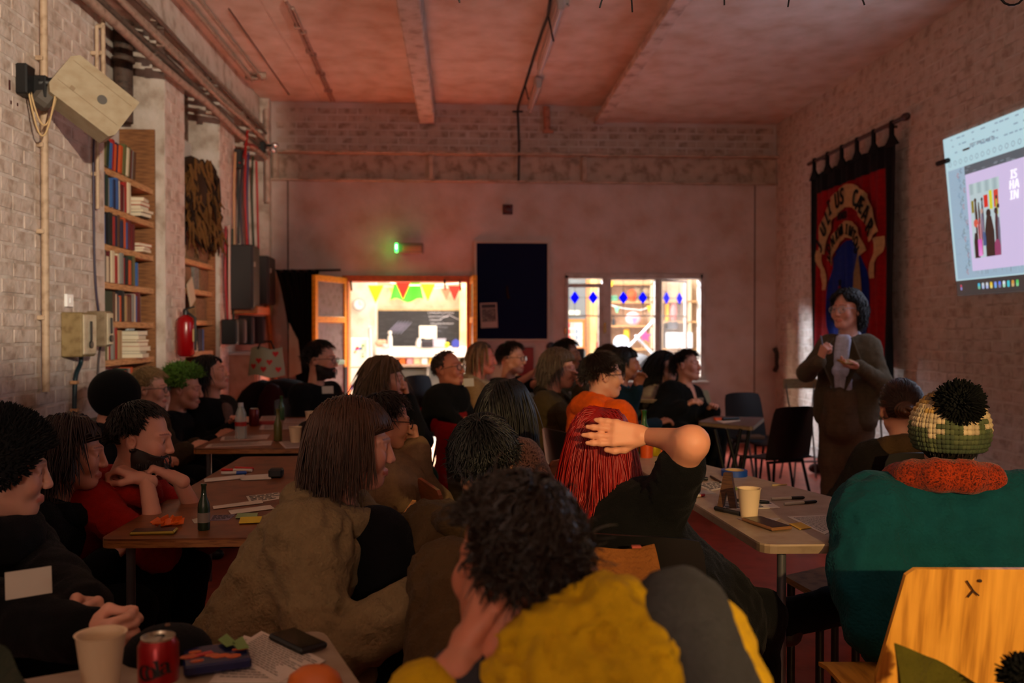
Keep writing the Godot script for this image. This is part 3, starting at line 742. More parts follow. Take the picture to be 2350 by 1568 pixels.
func bunting(called: String, line: Array, depth: float, flags: Array, label: String) -> void:
	var o := thing(called, label, "bunting")
	var pts := PackedVector3Array()
	for q in line: pts.push_back(at(q[0], q[1], depth))
	var m := MB.new(); m.tube(pts, 0.006, 6); obj("string", m, mat(Color(0.9, 0.9, 0.9)), o)
	var cols := {"y": Color(0.95, 0.72, 0.1), "r": Color(0.82, 0.12, 0.06), "l": Color(0.95, 0.85, 0.5), "o": Color(0.92, 0.45, 0.35), "g": Color(0.4, 0.75, 0.55), "p": Color(0.9, 0.45, 0.6)}
	for f in flags:
		var w: float = f[2] * depth / FOC
		m = MB.new(); m.prism(Transform3D(Basis(Vector3.UP, 0.1), at(f[0], f[1], depth - 0.02)), PackedVector2Array([Vector2(-w * 0.5, 0), Vector2(0, -w * 1.15), Vector2(w * 0.5, 0)]), 0.004)
		var c := StandardMaterial3D.new(); c.albedo_color = cols[f[3]]; c.roughness = 0.8; c.backlight_enabled = true; c.backlight = cols[f[3]] * 0.6
		obj("pennant", m, c, o)

func window_view(r: RandomNumberGenerator) -> void:
	var m := MB.new()
	# grey door with an exit sign and a framed notice board, seen through the left sash
	var A := at(1290, 640, 14.85); var B := at(1345, 900, 14.85)
	var o := Node3D.new(); o.name = "door_3"; add_child(o); o.set_meta("kind", "structure")
	m.span(Vector3(A.x, 0, -14.99), Vector3(B.x, 2.5, -14.9), 0.004); obj("leaf", m, mat(Color(0.42, 0.47, 0.5), 0.6), o)
	m = MB.new(); m.span(Vector3(B.x, 0, -14.99), Vector3(B.x + 0.06, 2.5, -14.85), 0.004); obj("frame", m, wood(Color(0.85, 0.62, 0.4)), o)
	var p := at(1317, 718, 14.7)
	o = thing("exit_sign", "small lit green exit sign seen through the left window sash", "exit sign", p)
	m = MB.new(); m.bx(Vector3.ZERO, Vector3(0.2, 0.075, 0.03), 0.004); obj("panel_sign", m, glow(Color(0.02, 0.5, 0.15), 1.0), o)
	m = MB.new(); m.bx(Vector3(-0.03, 0, 0.017), Vector3(0.05, 0.015, 0.004), 0.0); m.prism(Transform3D(Basis(), Vector3(-0.065, 0, 0.017)), PackedVector2Array([Vector2(-0.02, 0), Vector2(0.012, -0.02), Vector2(0.012, 0.02)]), 0.004)
	m.ball(Vector3(0.05, 0.022, 0.017), Vector3(0.008, 0.008, 0.003), 8); m.bx(Vector3(0.048, 0.0, 0.017), Vector3(0.014, 0.03, 0.004), 0.0); m.box(Transform3D(Basis(Vector3.BACK, 0.5), Vector3(0.058, -0.02, 0.017)), Vector3(0.008, 0.03, 0.004), 0.0); m.box(Transform3D(Basis(Vector3.BACK, -0.5), Vector3(0.04, -0.02, 0.017)), Vector3(0.008, 0.03, 0.004), 0.0)
	obj("symbol", m, glow(Color(1, 1, 1), 1.2), o)
	A = at(1300, 736, 14.6); B = at(1341, 800, 14.6)
	o = thing("notice_board", "orange framed board of snapshots seen through the left window sash", "notice board", Vector3((A.x + B.x) * 0.5, (A.y + B.y) * 0.5, -14.7))
	var s := Vector2(B.x - A.x, A.y - B.y)
	m = MB.new(); m.bx(Vector3.ZERO, Vector3(s.x, s.y, 0.02), 0.002); obj("board", m, mat(Color(0.85, 0.84, 0.82)), o)
	m = MB.new()
	for e in [1.0, -1.0]:
		m.bx(Vector3(0, s.y * 0.5 * e, 0.01), Vector3(s.x + 0.06, 0.04, 0.04), 0.003); m.bx(Vector3(s.x * 0.5 * e, 0, 0.01), Vector3(0.04, s.y, 0.04), 0.003)
	obj("frame", m, wood(Color(0.9, 0.55, 0.12)), o)
	for i in 14:
		m = MB.new(); m.bx(Vector3((i % 4 - 1.5) * s.x * 0.22, (i / 4 - 1.5) * s.y * 0.22, 0.012), Vector3(s.x * 0.18, s.y * 0.17, 0.003), 0.0)
		obj("snapshot", m, mat([Color(0.8, 0.3, 0.3), Color(0.95, 0.95, 0.95), Color(0.5, 0.6, 0.7), Color(0.9, 0.75, 0.65)][(i * 7) % 4]), o)
	# timber shelving with clutter behind the middle sash
	A = at(1398, 640, 14.4); B = at(1512, 640, 14.4)
	o = thing("shelving", "pale timber shelving full of clutter behind the middle window sash", "shelving", Vector3((A.x + B.x) * 0.5, 0, -14.6))
	var w := B.x - A.x + 0.1
	var tan_ := wood(Color(0.85, 0.66, 0.45))
	var ys := [at(1450, 692, 14.4).y, at(1450, 747, 14.4).y, at(1450, 800, 14.4).y, at(1450, 650, 14.4).y]
	for y in ys:
		m = MB.new(); m.bx(Vector3(0, y - 0.015, 0), Vector3(w, 0.03, 0.36), 0.003); obj("shelf", m, tan_, o)
	m = MB.new()
	for x in [-w * 0.5, w * 0.5]: m.bx(Vector3(x, 1.1, 0), Vector3(0.04, 2.2, 0.36), 0.003)
	m.bx(Vector3(0, 1.2, -0.18), Vector3(w, 2.0, 0.02), 0.002)
	obj("side_panel", m, wood(Color(0.9, 0.78, 0.64)), o)
	var zz := -14.5
	var put := func(mm: MB, called: String, material: Material, label: String, cat: String, px: float, y: float) -> void:
		solo(called, mm, material, label, cat, "", Vector3(at(px, 700, 14.5).x, y, zz))
	for q in [[1462, "left"], [1483, "right"]]:
		m = MB.new(); m.ball(Vector3(0, 0.16, -0.02), Vector3(0.075, 0.09, 0.05), 14); m.lathe(Transform3D(), [Vector2(0, 0), Vector2(0.05, 0), Vector2(0.03, 0.05), Vector2(0.02, 0.1)], 12)
		put.call(m, "wicker_fan", mat(Color(0.55, 0.47, 0.36)), "round brown wicker fan on the shelf, the %s of a pair behind the middle sash" % q[1], "fan", q[0], ys[0])
	m = MB.new(); m.ball(Vector3(0, 0.1, 0.04), Vector3(0.075, 0.1, 0.06), 12); m.ball(Vector3(0, 0.02, 0.04), Vector3(0.05, 0.05, 0.05), 10); put.call(m, "pumpkin", mat(Color(0.95, 0.3, 0.08)), "orange paper lantern on the upper shelf behind the middle sash", "lantern", 1449, ys[0])
	m = MB.new(); m.ball(Vector3(0, 0.11, 0.03), Vector3(0.13, 0.12, 0.06), 14); put.call(m, "tissue_ball", mat(Color(0.95, 0.72, 0.74)), "pink tissue paper ball on the middle shelf behind the sash", "decoration", 1452, ys[1])
	m = MB.new(); m.ball(Vector3(0, 0.1, 0.05), Vector3(0.14, 0.12, 0.06), 14); put.call(m, "plastic_bag", mat(Color(0.85, 0.9, 0.97), 0.3), "white and blue plastic bag on the lower shelf behind the sash", "bag", 1425, ys[2])
	m = MB.new(); m.bx(Vector3(0, 0.09, 0.0), Vector3(0.1, 0.18, 0.05), 0.02); put.call(m, "yellow_rosette", mat(Color(0.9, 0.7, 0.1)), "yellow paper bag on the lower shelf behind the sash", "bag", 1438, ys[2] + 0.14)
	m = MB.new(); m.bx(Vector3(0, 0.12, 0.0), Vector3(0.22, 0.24, 0.12), 0.01); put.call(m, "wicker_basket", mat(Color(0.6, 0.47, 0.3)), "brown wicker basket on the lower shelf, right of the plastic bag", "basket", 1490, ys[2])
	m = MB.new()
	var st := PackedVector2Array()
	for i in 10: st.push_back(Vector2.from_angle(TAU * i / 10.0 + 0.3) * (0.12 if i % 2 == 0 else 0.05))
	m.prism(Transform3D(Basis(), Vector3(0, 0, 0.3)), st, 0.02); put.call(m, "paper_star", mat(Color(0.9, 0.25, 0.5)), "bright pink paper star in front of the lower shelf behind the sash", "star", 1472, at(1472, 772, 14.2).y)
	m = MB.new(); m.lathe(Transform3D(), [Vector2(0, 0), Vector2(0.03, 0), Vector2(0.03, 0.08), Vector2(0.012, 0.11), Vector2(0.012, 0.15), Vector2(0, 0.15)], 12); put.call(m, "dark_bottle", mat(Color(0.08, 0.08, 0.1), 0.3), "small dark bottle at the left end of the shelf behind the middle sash", "bottle", 1408, ys[1])
	m = MB.new(); m.bx(Vector3(0, 0.05, 0), Vector3(0.1, 0.1, 0.1), 0.01); put.call(m, "green_box", mat(Color(0.35, 0.62, 0.5)), "green box at the left end of the upper shelf behind the sash", "box", 1410, ys[0])
	bunting("bunting", [[1400, 700], [1430, 708], [1470, 712], [1500, 703]], 13.6, [[1416, 704, 14, "g"], [1490, 702, 14, "y"], [1402, 646, 14, "y"], [1456, 730, 14, "p"]], "small paper pennants strung before the shelving behind the middle sash")
	# ironing-board like crossed trestle
	m = MB.new(); m.rod(at(1425, 815, 13.0), at(1502, 735, 13.0), 0.02, 8); m.rod(at(1458, 770, 13.05), at(1505, 820, 13.05), 0.02, 8); m.rod(at(1425, 815, 13.0), Vector3(at(1415, 815, 13).x, 0, -13.0), 0.02, 8); m.rod(at(1505, 820, 13.05), Vector3(at(1515, 815, 13).x, 0, -13.05), 0.02, 8)
	solo("folding_airer", m, mat(Color(0.82, 0.83, 0.86), 0.4), "white crossed legs of a folding airer behind the middle sash", "airer")
	# grey pushchair-like hood
	m = MB.new(); m.ball(Vector3.ZERO, Vector3(0.26, 0.2, 0.2), 18); m.bx(Vector3(0, -0.5, 0), Vector3(0.4, 0.7, 0.3), 0.03)
	solo("trolley", m, mat(Color(0.3, 0.31, 0.33), 0.6), "dark grey covered trolley standing outside the middle sash", "trolley", "", at(1462, 845, 12.0))
	# right: white crates and bookshelf seen round the open sash
	A = at(1518, 640, 14.4); B = at(1618, 640, 14.4)
	o = thing("shelving", "tall pale shelving with white crates behind the open right sash", "shelving", Vector3((A.x + B.x) * 0.5, 0, -14.6))
	w = B.x - A.x + 0.3
	var y2 := [at(1550, 737, 14.4).y, at(1550, 800, 14.4).y, at(1550, 690, 14.4).y]
	for y in y2:
		m = MB.new(); m.bx(Vector3(0, y - 0.015, 0), Vector3(w, 0.03, 0.36), 0.003); obj("shelf", m, tan_, o)
	m = MB.new()
	for x in [-w * 0.5, w * 0.12, w * 0.5]: m.bx(Vector3(x, 1.1, 0), Vector3(0.04, 2.2, 0.36), 0.003)
	m.bx(Vector3(0, 1.2, -0.18), Vector3(w, 2.0, 0.02), 0.002)
	obj("side_panel", m, wood(Color(0.93, 0.85, 0.74)), o)
	for q in [[1541, "left"], [1571, "right"]]:
		m = MB.new(); m.bx(Vector3(0, 0.13, 0.02), Vector3(0.2, 0.26, 0.28), 0.012)
		for k in 6: m.bx(Vector3(-0.08 + k * 0.032, 0.12, 0.165), Vector3(0.006, 0.2, 0.01), 0.001)
		put.call(m, "white_crate", mat(Color(0.88, 0.88, 0.9), 0.4), "ribbed white plastic crate, the %s one behind the open sash" % q[1], "crate", q[0], y2[1])
	m = MB.new(); m.bx(Vector3(0, 0.06, 0), Vector3(0.16, 0.12, 0.2), 0.003); put.call(m, "file_box", mat(Color(0.3, 0.3, 0.32)), "dark row of files on the shelf behind the open sash", "files", 1541, y2[0] - 0.13)
	m = MB.new(); m.ball(Vector3(0, 0.14, 0.02), Vector3(0.06, 0.16, 0.06), 12); put.call(m, "red_bag", mat(Color(0.9, 0.45, 0.45)), "pink rolled cloth on the shelf behind the open sash", "cloth", 1545, y2[0])
	m = MB.new(); m.bx(Vector3(0, 0.15, 0.03), Vector3(0.06, 0.3, 0.05), 0.012); put.call(m, "yellow_roll", mat(Color(0.95, 0.65, 0.1)), "yellow roll standing left of the pink cloth behind the open sash", "roll", 1530, y2[0])
	# cream boarding behind the right part of the left sash, with a red umbrella hung on it
	m = MB.new(); m.lathe(Transform3D(Basis(), Vector3.ZERO), [Vector2(0, -0.3), Vector2(0.012, -0.28), Vector2(0.025, 0.0), Vector2(0.02, 0.1), Vector2(0.006, 0.12), Vector2(0.006, 0.25), Vector2(0, 0.25)], 10)
	solo("umbrella", m, mat(Color(0.55, 0.12, 0.1)), "folded red umbrella hanging on the pale wall behind the left sash", "umbrella", "", at(1371, 800, 14.7))

# ---------------------------------------------------------------- the left wall: recesses, books, pipes, boxes
func left_side() -> void:
	var r := RandomNumberGenerator.new(); r.seed = 11
	# near bookcase
	var ply := wood(Color(0.55, 0.36, 0.2), 0.7, 0.5)
	var pine := wood(Color(0.80, 0.6, 0.4), 0.6, 0.7)
	var o := thing("bookcase", "tall pine bookcase set in the wall recess nearest the camera", "bookcase", Vector3(-2.5, 0, -6.5))
	var z0 := 0.52; var z1 := -0.62
	var m := MB.new(); m.span(Vector3(-0.14, 0, z1 - 0.02), Vector3(0.13, 2.93, z1), 0.003); obj("side_panel", m, ply, o)
	m = MB.new(); m.span(Vector3(-0.14, 0, z0), Vector3(0.13, 2.6, z0 + 0.02), 0.003); obj("side_panel", m, ply, o)
	var ys := []
	for py in [410, 492, 574, 655, 739, 822]: ys.append(on_x(300, py, -2.38).y)
	ys.append(ys[-1] - 0.28); ys.append(ys[-1] - 0.3)
	for y in ys:
		m = MB.new(); m.span(Vector3(-0.135, y - 0.045, z1), Vector3(0.12, y, z0), 0.004); obj("shelf", m, pine, o)
	var cn := ["red", "dark green", "black", "blue", "tan", "grey", "maroon", "cream", "orange", "olive", "navy", "brown"]
	var cv := [Color(0.62, 0.1, 0.08), Color(0.1, 0.2, 0.12), Color(0.06, 0.06, 0.07), Color(0.2, 0.36, 0.6), Color(0.62, 0.5, 0.34), Color(0.5, 0.5, 0.48), Color(0.36, 0.06, 0.08), Color(0.82, 0.76, 0.64), Color(0.75, 0.3, 0.1), Color(0.36, 0.36, 0.2), Color(0.08, 0.1, 0.25), Color(0.33, 0.2, 0.12)]
	var ord := ["first", "second", "third", "fourth", "fifth", "sixth", "seventh", "eighth", "ninth", "tenth", "eleventh", "twelfth", "thirteenth", "fourteenth", "fifteenth", "sixteenth", "seventeenth", "eighteenth"]
	var sn := ["top", "second", "third", "fourth", "fifth", "sixth", "seventh"]
	var fill := [0.72, 0.55, 0.68, 0.82, 0.8, 0.4, 0.8]
	for si in 7:
		var z: float = -6.5 + z0 - 0.02
		var zend: float = -6.5 + lerpf(z0, z1, fill[si])
		var k := 0
		while z > zend and k < 18:
			var w := r.randf_range(0.022, 0.05)
			if si == 4 and k == 1: w = 0.2
			var h := r.randf_range(0.17, 0.225)
			var ci := r.randi() % 12
			if si == 0 and k == 6: ci = 3
			book(cv[ci], Vector3(-2.45 + r.randf_range(-0.01, 0.012), ys[si], z - w * 0.5), w, h, 0.15, (-0.12 if si == 0 and k > 2 else r.randfn(0, 0.012)), "%s upright book, %s from the left on the %s shelf of the near bookcase" % [cn[ci], ord[k], sn[si]], "books on the near bookcase")
			z -= w + 0.002
			k += 1
		# flat piles at the right of some shelves
		if si in [1, 2, 5]:
			var y: float = ys[si]
			var n := 7 if si == 5 else (5 if si == 1 else 3)
			for i in n:
				var h := r.randf_range(0.018, 0.034)
				var ci: int = [7, 5, 7, 0, 4, 7, 5][i] if si == 5 else [5, 2, 7, 0, 8, 7, 5][(i + si) % 7]
				flat_book(cv[ci], Vector3(-2.43 + r.randf_range(-0.02, 0.02), y, -6.5 + lerpf(z0, z1, 0.74 if si != 5 else 0.68)), 0.2, h, 0.17 + r.randf_range(-0.02, 0.02), r.randfn(0, 0.1), "%s book lying flat, %s from the bottom on the %s shelf of the near bookcase" % [cn[ci], ord[i], sn[si]], "books lying flat on the near bookcase")
				y += h
	m = MB.new(); m.bx(Vector3.ZERO, Vector3(0.02, 0.1, 0.14), 0.003)
	solo("picture_card", m, mat(Color(0.8, 0.84, 0.84), 0.4), "small pale picture card standing on the flat pile on the sixth shelf", "card", "", Vector3(-2.42, ys[5] + 0.25, -6.72))
	# second bookcase
	o = thing("bookcase", "narrow pine bookcase in the second recess, behind the fire extinguisher", "bookcase", Vector3(-2.5, 0, -8.2))
	z0 = 0.52; z1 = -0.52
	m = MB.new(); m.span(Vector3(-0.14, 0, z1 - 0.02), Vector3(0.16, 2.35, z1), 0.003); obj("side_panel", m, wood(Color(0.6, 0.36, 0.2), 0.7, 0.5), o)
	m = MB.new(); m.span(Vector3(-0.14, 0, z1), Vector3(-0.12, 2.9, z0), 0.002); obj("back_panel", m, ply, o)
	var y2 := []
	for py in [540, 602, 666, 735, 806]: y2.append(on_x(462, py, -2.36).y)
	y2.append(y2[-1] - 0.3)
	for y in y2:
		m = MB.new(); m.span(Vector3(-0.13, y - 0.045, z1), Vector3(0.14, y, z0), 0.004); obj("shelf", m, pine, o)
	for q in [[1, 0.12, 0.22, 0.2, 0, "brown cardboard box at the left of the second shelf of the far bookcase"], [1, -0.28, 0.3, 0.2, 0, "brown cardboard box at the right of the second shelf of the far bookcase"], [2, 0.2, 0.2, 0.19, 0, "tan cardboard box at the left of the third shelf of the far bookcase"], [2, -0.05, 0.16, 0.2, 1, "grey file box in the middle of the third shelf of the far bookcase"], [2, -0.3, 0.26, 0.19, 0, "tan cardboard box at the right of the third shelf of the far bookcase"], [3, -0.2, 0.34, 0.2, 0, "wide brown cardboard box on the fourth shelf of the far bookcase"]]:
		m = MB.new(); m.bx(Vector3(0, q[3] * 0.5, 0), Vector3(0.22, q[3], q[2]), 0.004); m.bx(Vector3(0.0, q[3] + 0.001, 0), Vector3(0.222, 0.003, 0.03), 0.0)
		solo("storage_box", m, paint(Color(0.5, 0.36, 0.24) if q[4] == 0 else Color(0.48, 0.48, 0.46), 0.8, 0.15, 3.0), q[5], "box", "", Vector3(-2.49, y2[q[0]], -8.2 + q[1]))
	var yy: float = y2[4]
	for i in 3:
		flat_book(cv[[7, 4, 7][i]], Vector3(-2.45, yy, -8.1), 0.2, 0.03, 0.18, 0.05 * i, "%s book lying flat, %s from the bottom of the short pile on the far bookcase" % [cn[[7, 4, 7][i]], ord[i]], "books lying flat on the far bookcase"); yy += 0.03
	for i in 4:
		book(cv[[2, 10, 2, 3][i]], Vector3(-2.46, y2[4], -8.3 - i * 0.05), 0.045, 0.2, 0.16, 0.0, "%s folder, %s from the left on the lowest shelf in view of the far bookcase" % [["black", "navy", "dark", "blue"][i], ord[i]], "folders on the far bookcase")
	m = MB.new(); m.box(Transform3D(Basis(Vector3.RIGHT, 0.5), Vector3.ZERO), Vector3(0.012, 0.22, 0.16), 0.002)
	solo("loose_card", m, mat(Color(0.72, 0.66, 0.56)), "pale card leaning out of the fourth shelf of the far bookcase", "card", "", Vector3(-2.34, y2[3] + 0.24, -7.95))
	# shaggy brown costume hung on the bookcase
	o = thing("costume", "shaggy brown rag costume heaped over the top of the far bookcase", "costume", Vector3(-2.42, 0, -8.2))
	m = MB.new()
	for q in [[0.1, 2.6, 0.2, 0.14, 0.3, 0.22], [0.02, 2.35, -0.1, 0.13, 0.24, 0.22], [0.1, 2.62, -0.25, 0.13, 0.18, 0.2]]:
		m.ball(Vector3(q[0] - 0.03, q[1], q[2]), Vector3(q[3], q[4], q[5]), 14)
	obj("padding", m, cloth(Color(0.2, 0.12, 0.06)), o)
	for tone in [[Color(0.42, 0.27, 0.13), 260], [Color(0.16, 0.09, 0.05), 140]]:
		m = MB.new()
		for i in tone[1]:
			var z := r.randf_range(-0.42, 0.45)
			var y := r.randf_range(2.3, 2.9) - absf(z) * 0.15
			var p := Vector3(0.06 + r.randf() * 0.08 + 0.05 * cos(z * 4.0), y, z)
			if tone[1] == 140 and z > -0.1 and r.randf() < 0.6: continue
			m.tube(PackedVector3Array([p, p + Vector3(r.randfn(0.02, 0.015), -0.06, r.randfn(0, 0.03)), p + Vector3(r.randfn(0.02, 0.03), -0.16 - r.randf() * 0.1, r.randfn(0, 0.05))]), [0.016, 0.018, 0.006], 4, false)
		obj("rag_strips", m, cloth(tone[0]), o).set_meta("kind", "stuff")
	# old dark pipes and boards at the back of the recesses
	m = MB.new(); m.rod(Vector3(-2.56, 2.95, -7.0), Vector3(-2.56, 3.72, -7.0), 0.07, 12)
	for y in [3.1, 3.4]: m.lathe(Transform3D(Basis(), Vector3(-2.56, y, -7.0)), [Vector2(0.07, 0), Vector2(0.085, 0.01), Vector2(0.085, 0.04), Vector2(0.07, 0.05)], 14)
	solo("downpipe", m, paint(Color(0.32, 0.24, 0.2), 0.7, 0.5, 2.0), "dark flaking downpipe above the near bookcase", "pipe")
	m = MB.new(); m.bx(Vector3(-2.58, 3.25, -8.45), Vector3(0.1, 0.6, 0.18), 0.01); m.rod(Vector3(-2.5, 3.1, -8.2), Vector3(-2.5, 3.6, -8.2), 0.025)
	solo("boxed_pipe", m, paint(Color(0.36, 0.28, 0.22), 0.7, 0.5, 2.0), "dark boxed pipe above the shaggy costume", "pipe")
	m = MB.new(); m.bx(Vector3(-2.5, 2.93, -8.05), Vector3(0.2, 0.24, 0.3), 0.02)
	solo("white_box", m, mat(Color(0.76, 0.74, 0.7), 0.5), "white carton behind the shaggy costume at the top of the second recess", "box")
	# bundles of pipes along the wall
	var pc := paint(Color(0.66, 0.56, 0.5), 0.6, 0.3, 1.5, 0.3)
	var pd := paint(Color(0.4, 0.32, 0.28), 0.6, 0.3, 1.5, 0.3)
	var lanes := [[-2.22, 3.35, 0.03, 0], [-2.25, 3.43, 0.022, 1], [-2.2, 3.5, 0.02, 0], [-2.24, 3.56, 0.03, 0], [-2.2, 3.62, 0.016, 1], [-2.24, 3.68, 0.022, 0]]
	var pn := ["lowest", "second lowest", "third", "fourth", "second highest", "highest"]
	for i in lanes.size():
		var q: Array = lanes[i]
		m = MB.new()
		var pts := PackedVector3Array()
		for k in 13: pts.push_back(Vector3(q[0] + 0.008 * sin(k * 1.7 + i), q[1] + 0.012 * sin(k * 0.9 + i * 2.0), -3.0 - k * 0.615))
		m.tube(pts, q[2], 8)
		for k in 5: m.bx(Vector3(q[0] - q[2], q[1], -4.0 - k * 1.4), Vector3(0.05, q[2] * 2.6, 0.03), 0.004)
		solo("wall_pipe", m, pd if q[3] else pc, "%s painted pipe of the bundle running along the left wall" % pn[i], "pipe", "pipes along the left wall")
	for q in [[-2.16, 3.98, 0.02, "upper"], [-2.06, 3.99, 0.014, "thin"]]:
		m = MB.new(); m.rod(Vector3(q[0], q[1], -3.0), Vector3(q[0], q[1], -9.5), q[2]); m.bx(Vector3(q[0], q[1] + 0.02, -9.45), Vector3(0.12, 0.06, 0.05), 0.006)
		solo("ceiling_conduit", m, pc, "%s conduit running under the ceiling beside the left wall" % q[3], "conduit")
	# droppers on the near wall
	for q in [[100, 0, 900, 0.02, "thick pale conduit running down the near left wall"], [222, 60, 480, 0.012, "thin pale conduit above the beige speaker"], [236, 20, 300, 0.014, "second thin conduit dropping from the pipe bundle above the beige speaker"]]:
		m = MB.new()
		var a := on_x(q[0], q[1], XL + 0.035); var b := on_x(q[0] + 3, q[2], XL + 0.035); b.z = a.z
		m.rod(a, b, q[3], 10)
		for k in 4: m.bx(a.lerp(b, 0.15 + k * 0.22) + Vector3(-0.015, 0, 0), Vector3(0.04, 0.025, q[3] * 3.0), 0.003)
		solo("wall_conduit", m, paint(Color(0.72, 0.62, 0.52), 0.6, 0.2, 2.0), q[4], "conduit")
	# speaker on a black arm
	var sp := on_x(205, 228, XL + 0.27)
	o = thing("wall_speaker", "beige box speaker tilted on a black bracket high on the left wall", "speaker", sp)
	var bs := Basis(Vector3(0, 0, 1).normalized(), Vector3.UP, Vector3(-1, 0, 0)) * Basis()
	var B2 := Basis.looking_at(Vector3(0.62, 0.1, 0.77).normalized() * -1.0, Vector3.UP) * Basis(Vector3.BACK, -0.6)
	m = MB.new()
	var pg := PackedVector2Array([Vector2(-0.2, -0.1), Vector2(-0.17, -0.14), Vector2(0.18, -0.14), Vector2(0.2, -0.11), Vector2(0.2, 0.14), Vector2(-0.17, 0.14), Vector2(-0.2, 0.1)])
	m.prism(Transform3D(B2, Vector3.ZERO), pg, 0.15)
	obj("cabinet", m, paint(Color(0.64, 0.58, 0.48), 0.5, 0.06, 2.0, 0.1), o)
	m = MB.new(); m.lathe(Transform3D(B2 * Basis(Vector3.RIGHT, PI / 2), B2 * Vector3(0.045, 0.01, 0.074)), [Vector2(0.026, 0), Vector2(0.026, 0.004), Vector2(0.0, 0.004)], 20)
	obj("badge", m, mat(Color(0.32, 0.3, 0.28), 0.5), o)
	m = MB.new(); m.box(Transform3D(B2, B2 * Vector3(-0.1, -0.045, 0.075)), Vector3(0.025, 0.025, 0.004), 0.001)
	for y in [-0.055, 0.09]: m.box(Transform3D(B2, B2 * Vector3(0, y, 0.0753)), Vector3(0.36, 0.003, 0.002), 0.0)
	obj("marking", m, mat(Color(0.52, 0.44, 0.34), 0.5), o)
	m = MB.new(); m.box(Transform3D(B2, B2 * Vector3(-0.17, -0.15, -0.01)), Vector3(0.1, 0.12, 0.1), 0.02)
	obj("foot", m, mat(Color(0.3, 0.27, 0.24), 0.6), o)
	m = MB.new()
	var wb := on_x(58, 185, XL + 0.03) - sp; var arm := on_x(125, 190, XL + 0.15) - sp
	m.bx(wb, Vector3(0.06, 0.16, 0.1), 0.008); m.bx(wb + Vector3(0.05, -0.02, -0.06), Vector3(0.08, 0.12, 0.06), 0.006)
	m.tube(PackedVector3Array([wb + Vector3(0.05, 0, -0.05), arm, B2 * Vector3(-0.12, 0.05, -0.05)]), 0.028, 8)
	obj("bracket", m, mat(Color(0.03, 0.03, 0.035), 0.5), o)
	m = MB.new()
	for i in 2:
		var pts := PackedVector3Array()
		for k in 15:
			var t := k / 14.0
			pts.push_back(arm.lerp(wb, t) + Vector3(0.02, -0.03 - sin(t * PI) * (0.2 + i * 0.06), 0.02 * i))
		m.tube(pts, 0.005, 6)
	obj("cable", m, mat(Color(0.72, 0.6, 0.42), 0.6), o)
	m = MB.new()
	for q in [[22, 195, 0.012, 0.05], [25, 235, 0.01, 0.018], [40, 240, 0.01, 0.016]]: m.bx(on_x(q[0], q[1], XL + 0.003), Vector3(0.006, q[3], q[2]), 0.001)
	solo("wall_scar", m, mat(Color(0.25, 0.07, 0.06)), "chipped dark patches in the paint left of the black bracket", "paint chip")
	# light switch, fuse boxes and cables on the near wall
	var p := on_x(158, 690, XL + 0.012)
	o = thing("light_switch", "small white light switch plate on the near left wall", "light switch", p)
	m = MB.new(); m.bx(Vector3.ZERO, Vector3(0.018, 0.075, 0.09), 0.003); obj("plate", m, mat(Color(0.95, 0.96, 0.96), 0.25), o)
	m = MB.new(); m.bx(Vector3(0.012, 0.0, 0), Vector3(0.006, 0.03, 0.018), 0.001); obj("rocker", m, mat(Color(0.9, 0.9, 0.9), 0.3), o)
	for q in [[180, 768, 0.26, 0.2, 0.12, "grey metal switch box with a lever on the near left wall", Color(0.55, 0.47, 0.32)], [228, 755, 0.22, 0.1, 0.12, "slim grey junction box right of the switch box", Color(0.52, 0.45, 0.36)]]:
		p = on_x(q[0], q[1], XL + 0.06)
		o = thing("switch_box", q[5], "switch box", p)
		m = MB.new(); m.bx(Vector3.ZERO, Vector3(q[4], q[2], q[3]), 0.008); obj("casing", m, paint(q[6], 0.5, 0.15, 2.0, 0.1), o)
		m = MB.new(); m.bx(Vector3(q[4] * 0.5 + 0.004, 0, 0), Vector3(0.01, q[2] * 0.9, q[3] * 0.9), 0.004); obj("cover", m, paint(Color(0.75, 0.7, 0.6), 0.4, 0.1, 2.0, 0.1), o)
		m = MB.new(); m.bx(Vector3(q[4] * 0.5 + 0.014, 0.02, 0.0), Vector3(0.014, q[2] * 0.45, 0.014), 0.003); m.lathe(Transform3D(Basis(Vector3.BACK, -PI / 2), Vector3(q[4] * 0.5 + 0.008, -0.06, 0)), [Vector2(0.022, 0), Vector2(0.022, 0.012), Vector2(0, 0.012)], 12); obj("lever", m, mat(Color(0.15, 0.14, 0.13), 0.4), o)
	cable([[182, 806], [186, 830], [175, 860], [172, 890], [170, 960]], XL + 0.03, 0.013, Color(0.02, 0.14, 0.17), "blue green armoured cable below the switch box")
	m = MB.new()
	for y in [878, 942]: m.bx(on_x(171, y, XL + 0.03), Vector3(0.04, 0.02, 0.04), 0.003)
	solo("cable_clip", m, mat(Color(0.75, 0.55, 0.38), 0.5), "pale clips holding the blue green cable to the wall", "cable clip")
	cable([[217, 300], [214, 370], [216, 560], [220, 660], [228, 725]], XL + 0.015, 0.007, Color(0.2, 0.16, 0.24), "thin purple cable running down to the junction box")
	cable([[232, 786], [226, 830], [222, 900]], XL + 0.015, 0.007, Color(0.22, 0.17, 0.17), "thin dark cable running down below the junction box")
	# fire extinguisher on the first pier
	p = on_x(426, 770, XL + 0.1)
	o = thing("fire_extinguisher", "red fire extinguisher hanging on the first brick pier", "fire extinguisher", p)
	var hh := 0.33
	m = MB.new(); m.lathe(Transform3D(Basis(), Vector3(0, -0.17, 0)), [Vector2(0, 0), Vector2(0.05, 0.0), Vector2(0.07, 0.02), Vector2(0.07, 0.27), Vector2(0.06, 0.31), Vector2(0.025, 0.335), Vector2(0, 0.336)], 20); obj("cylinder", m, mat(Color(0.55, 0.02, 0.04), 0.25), o)
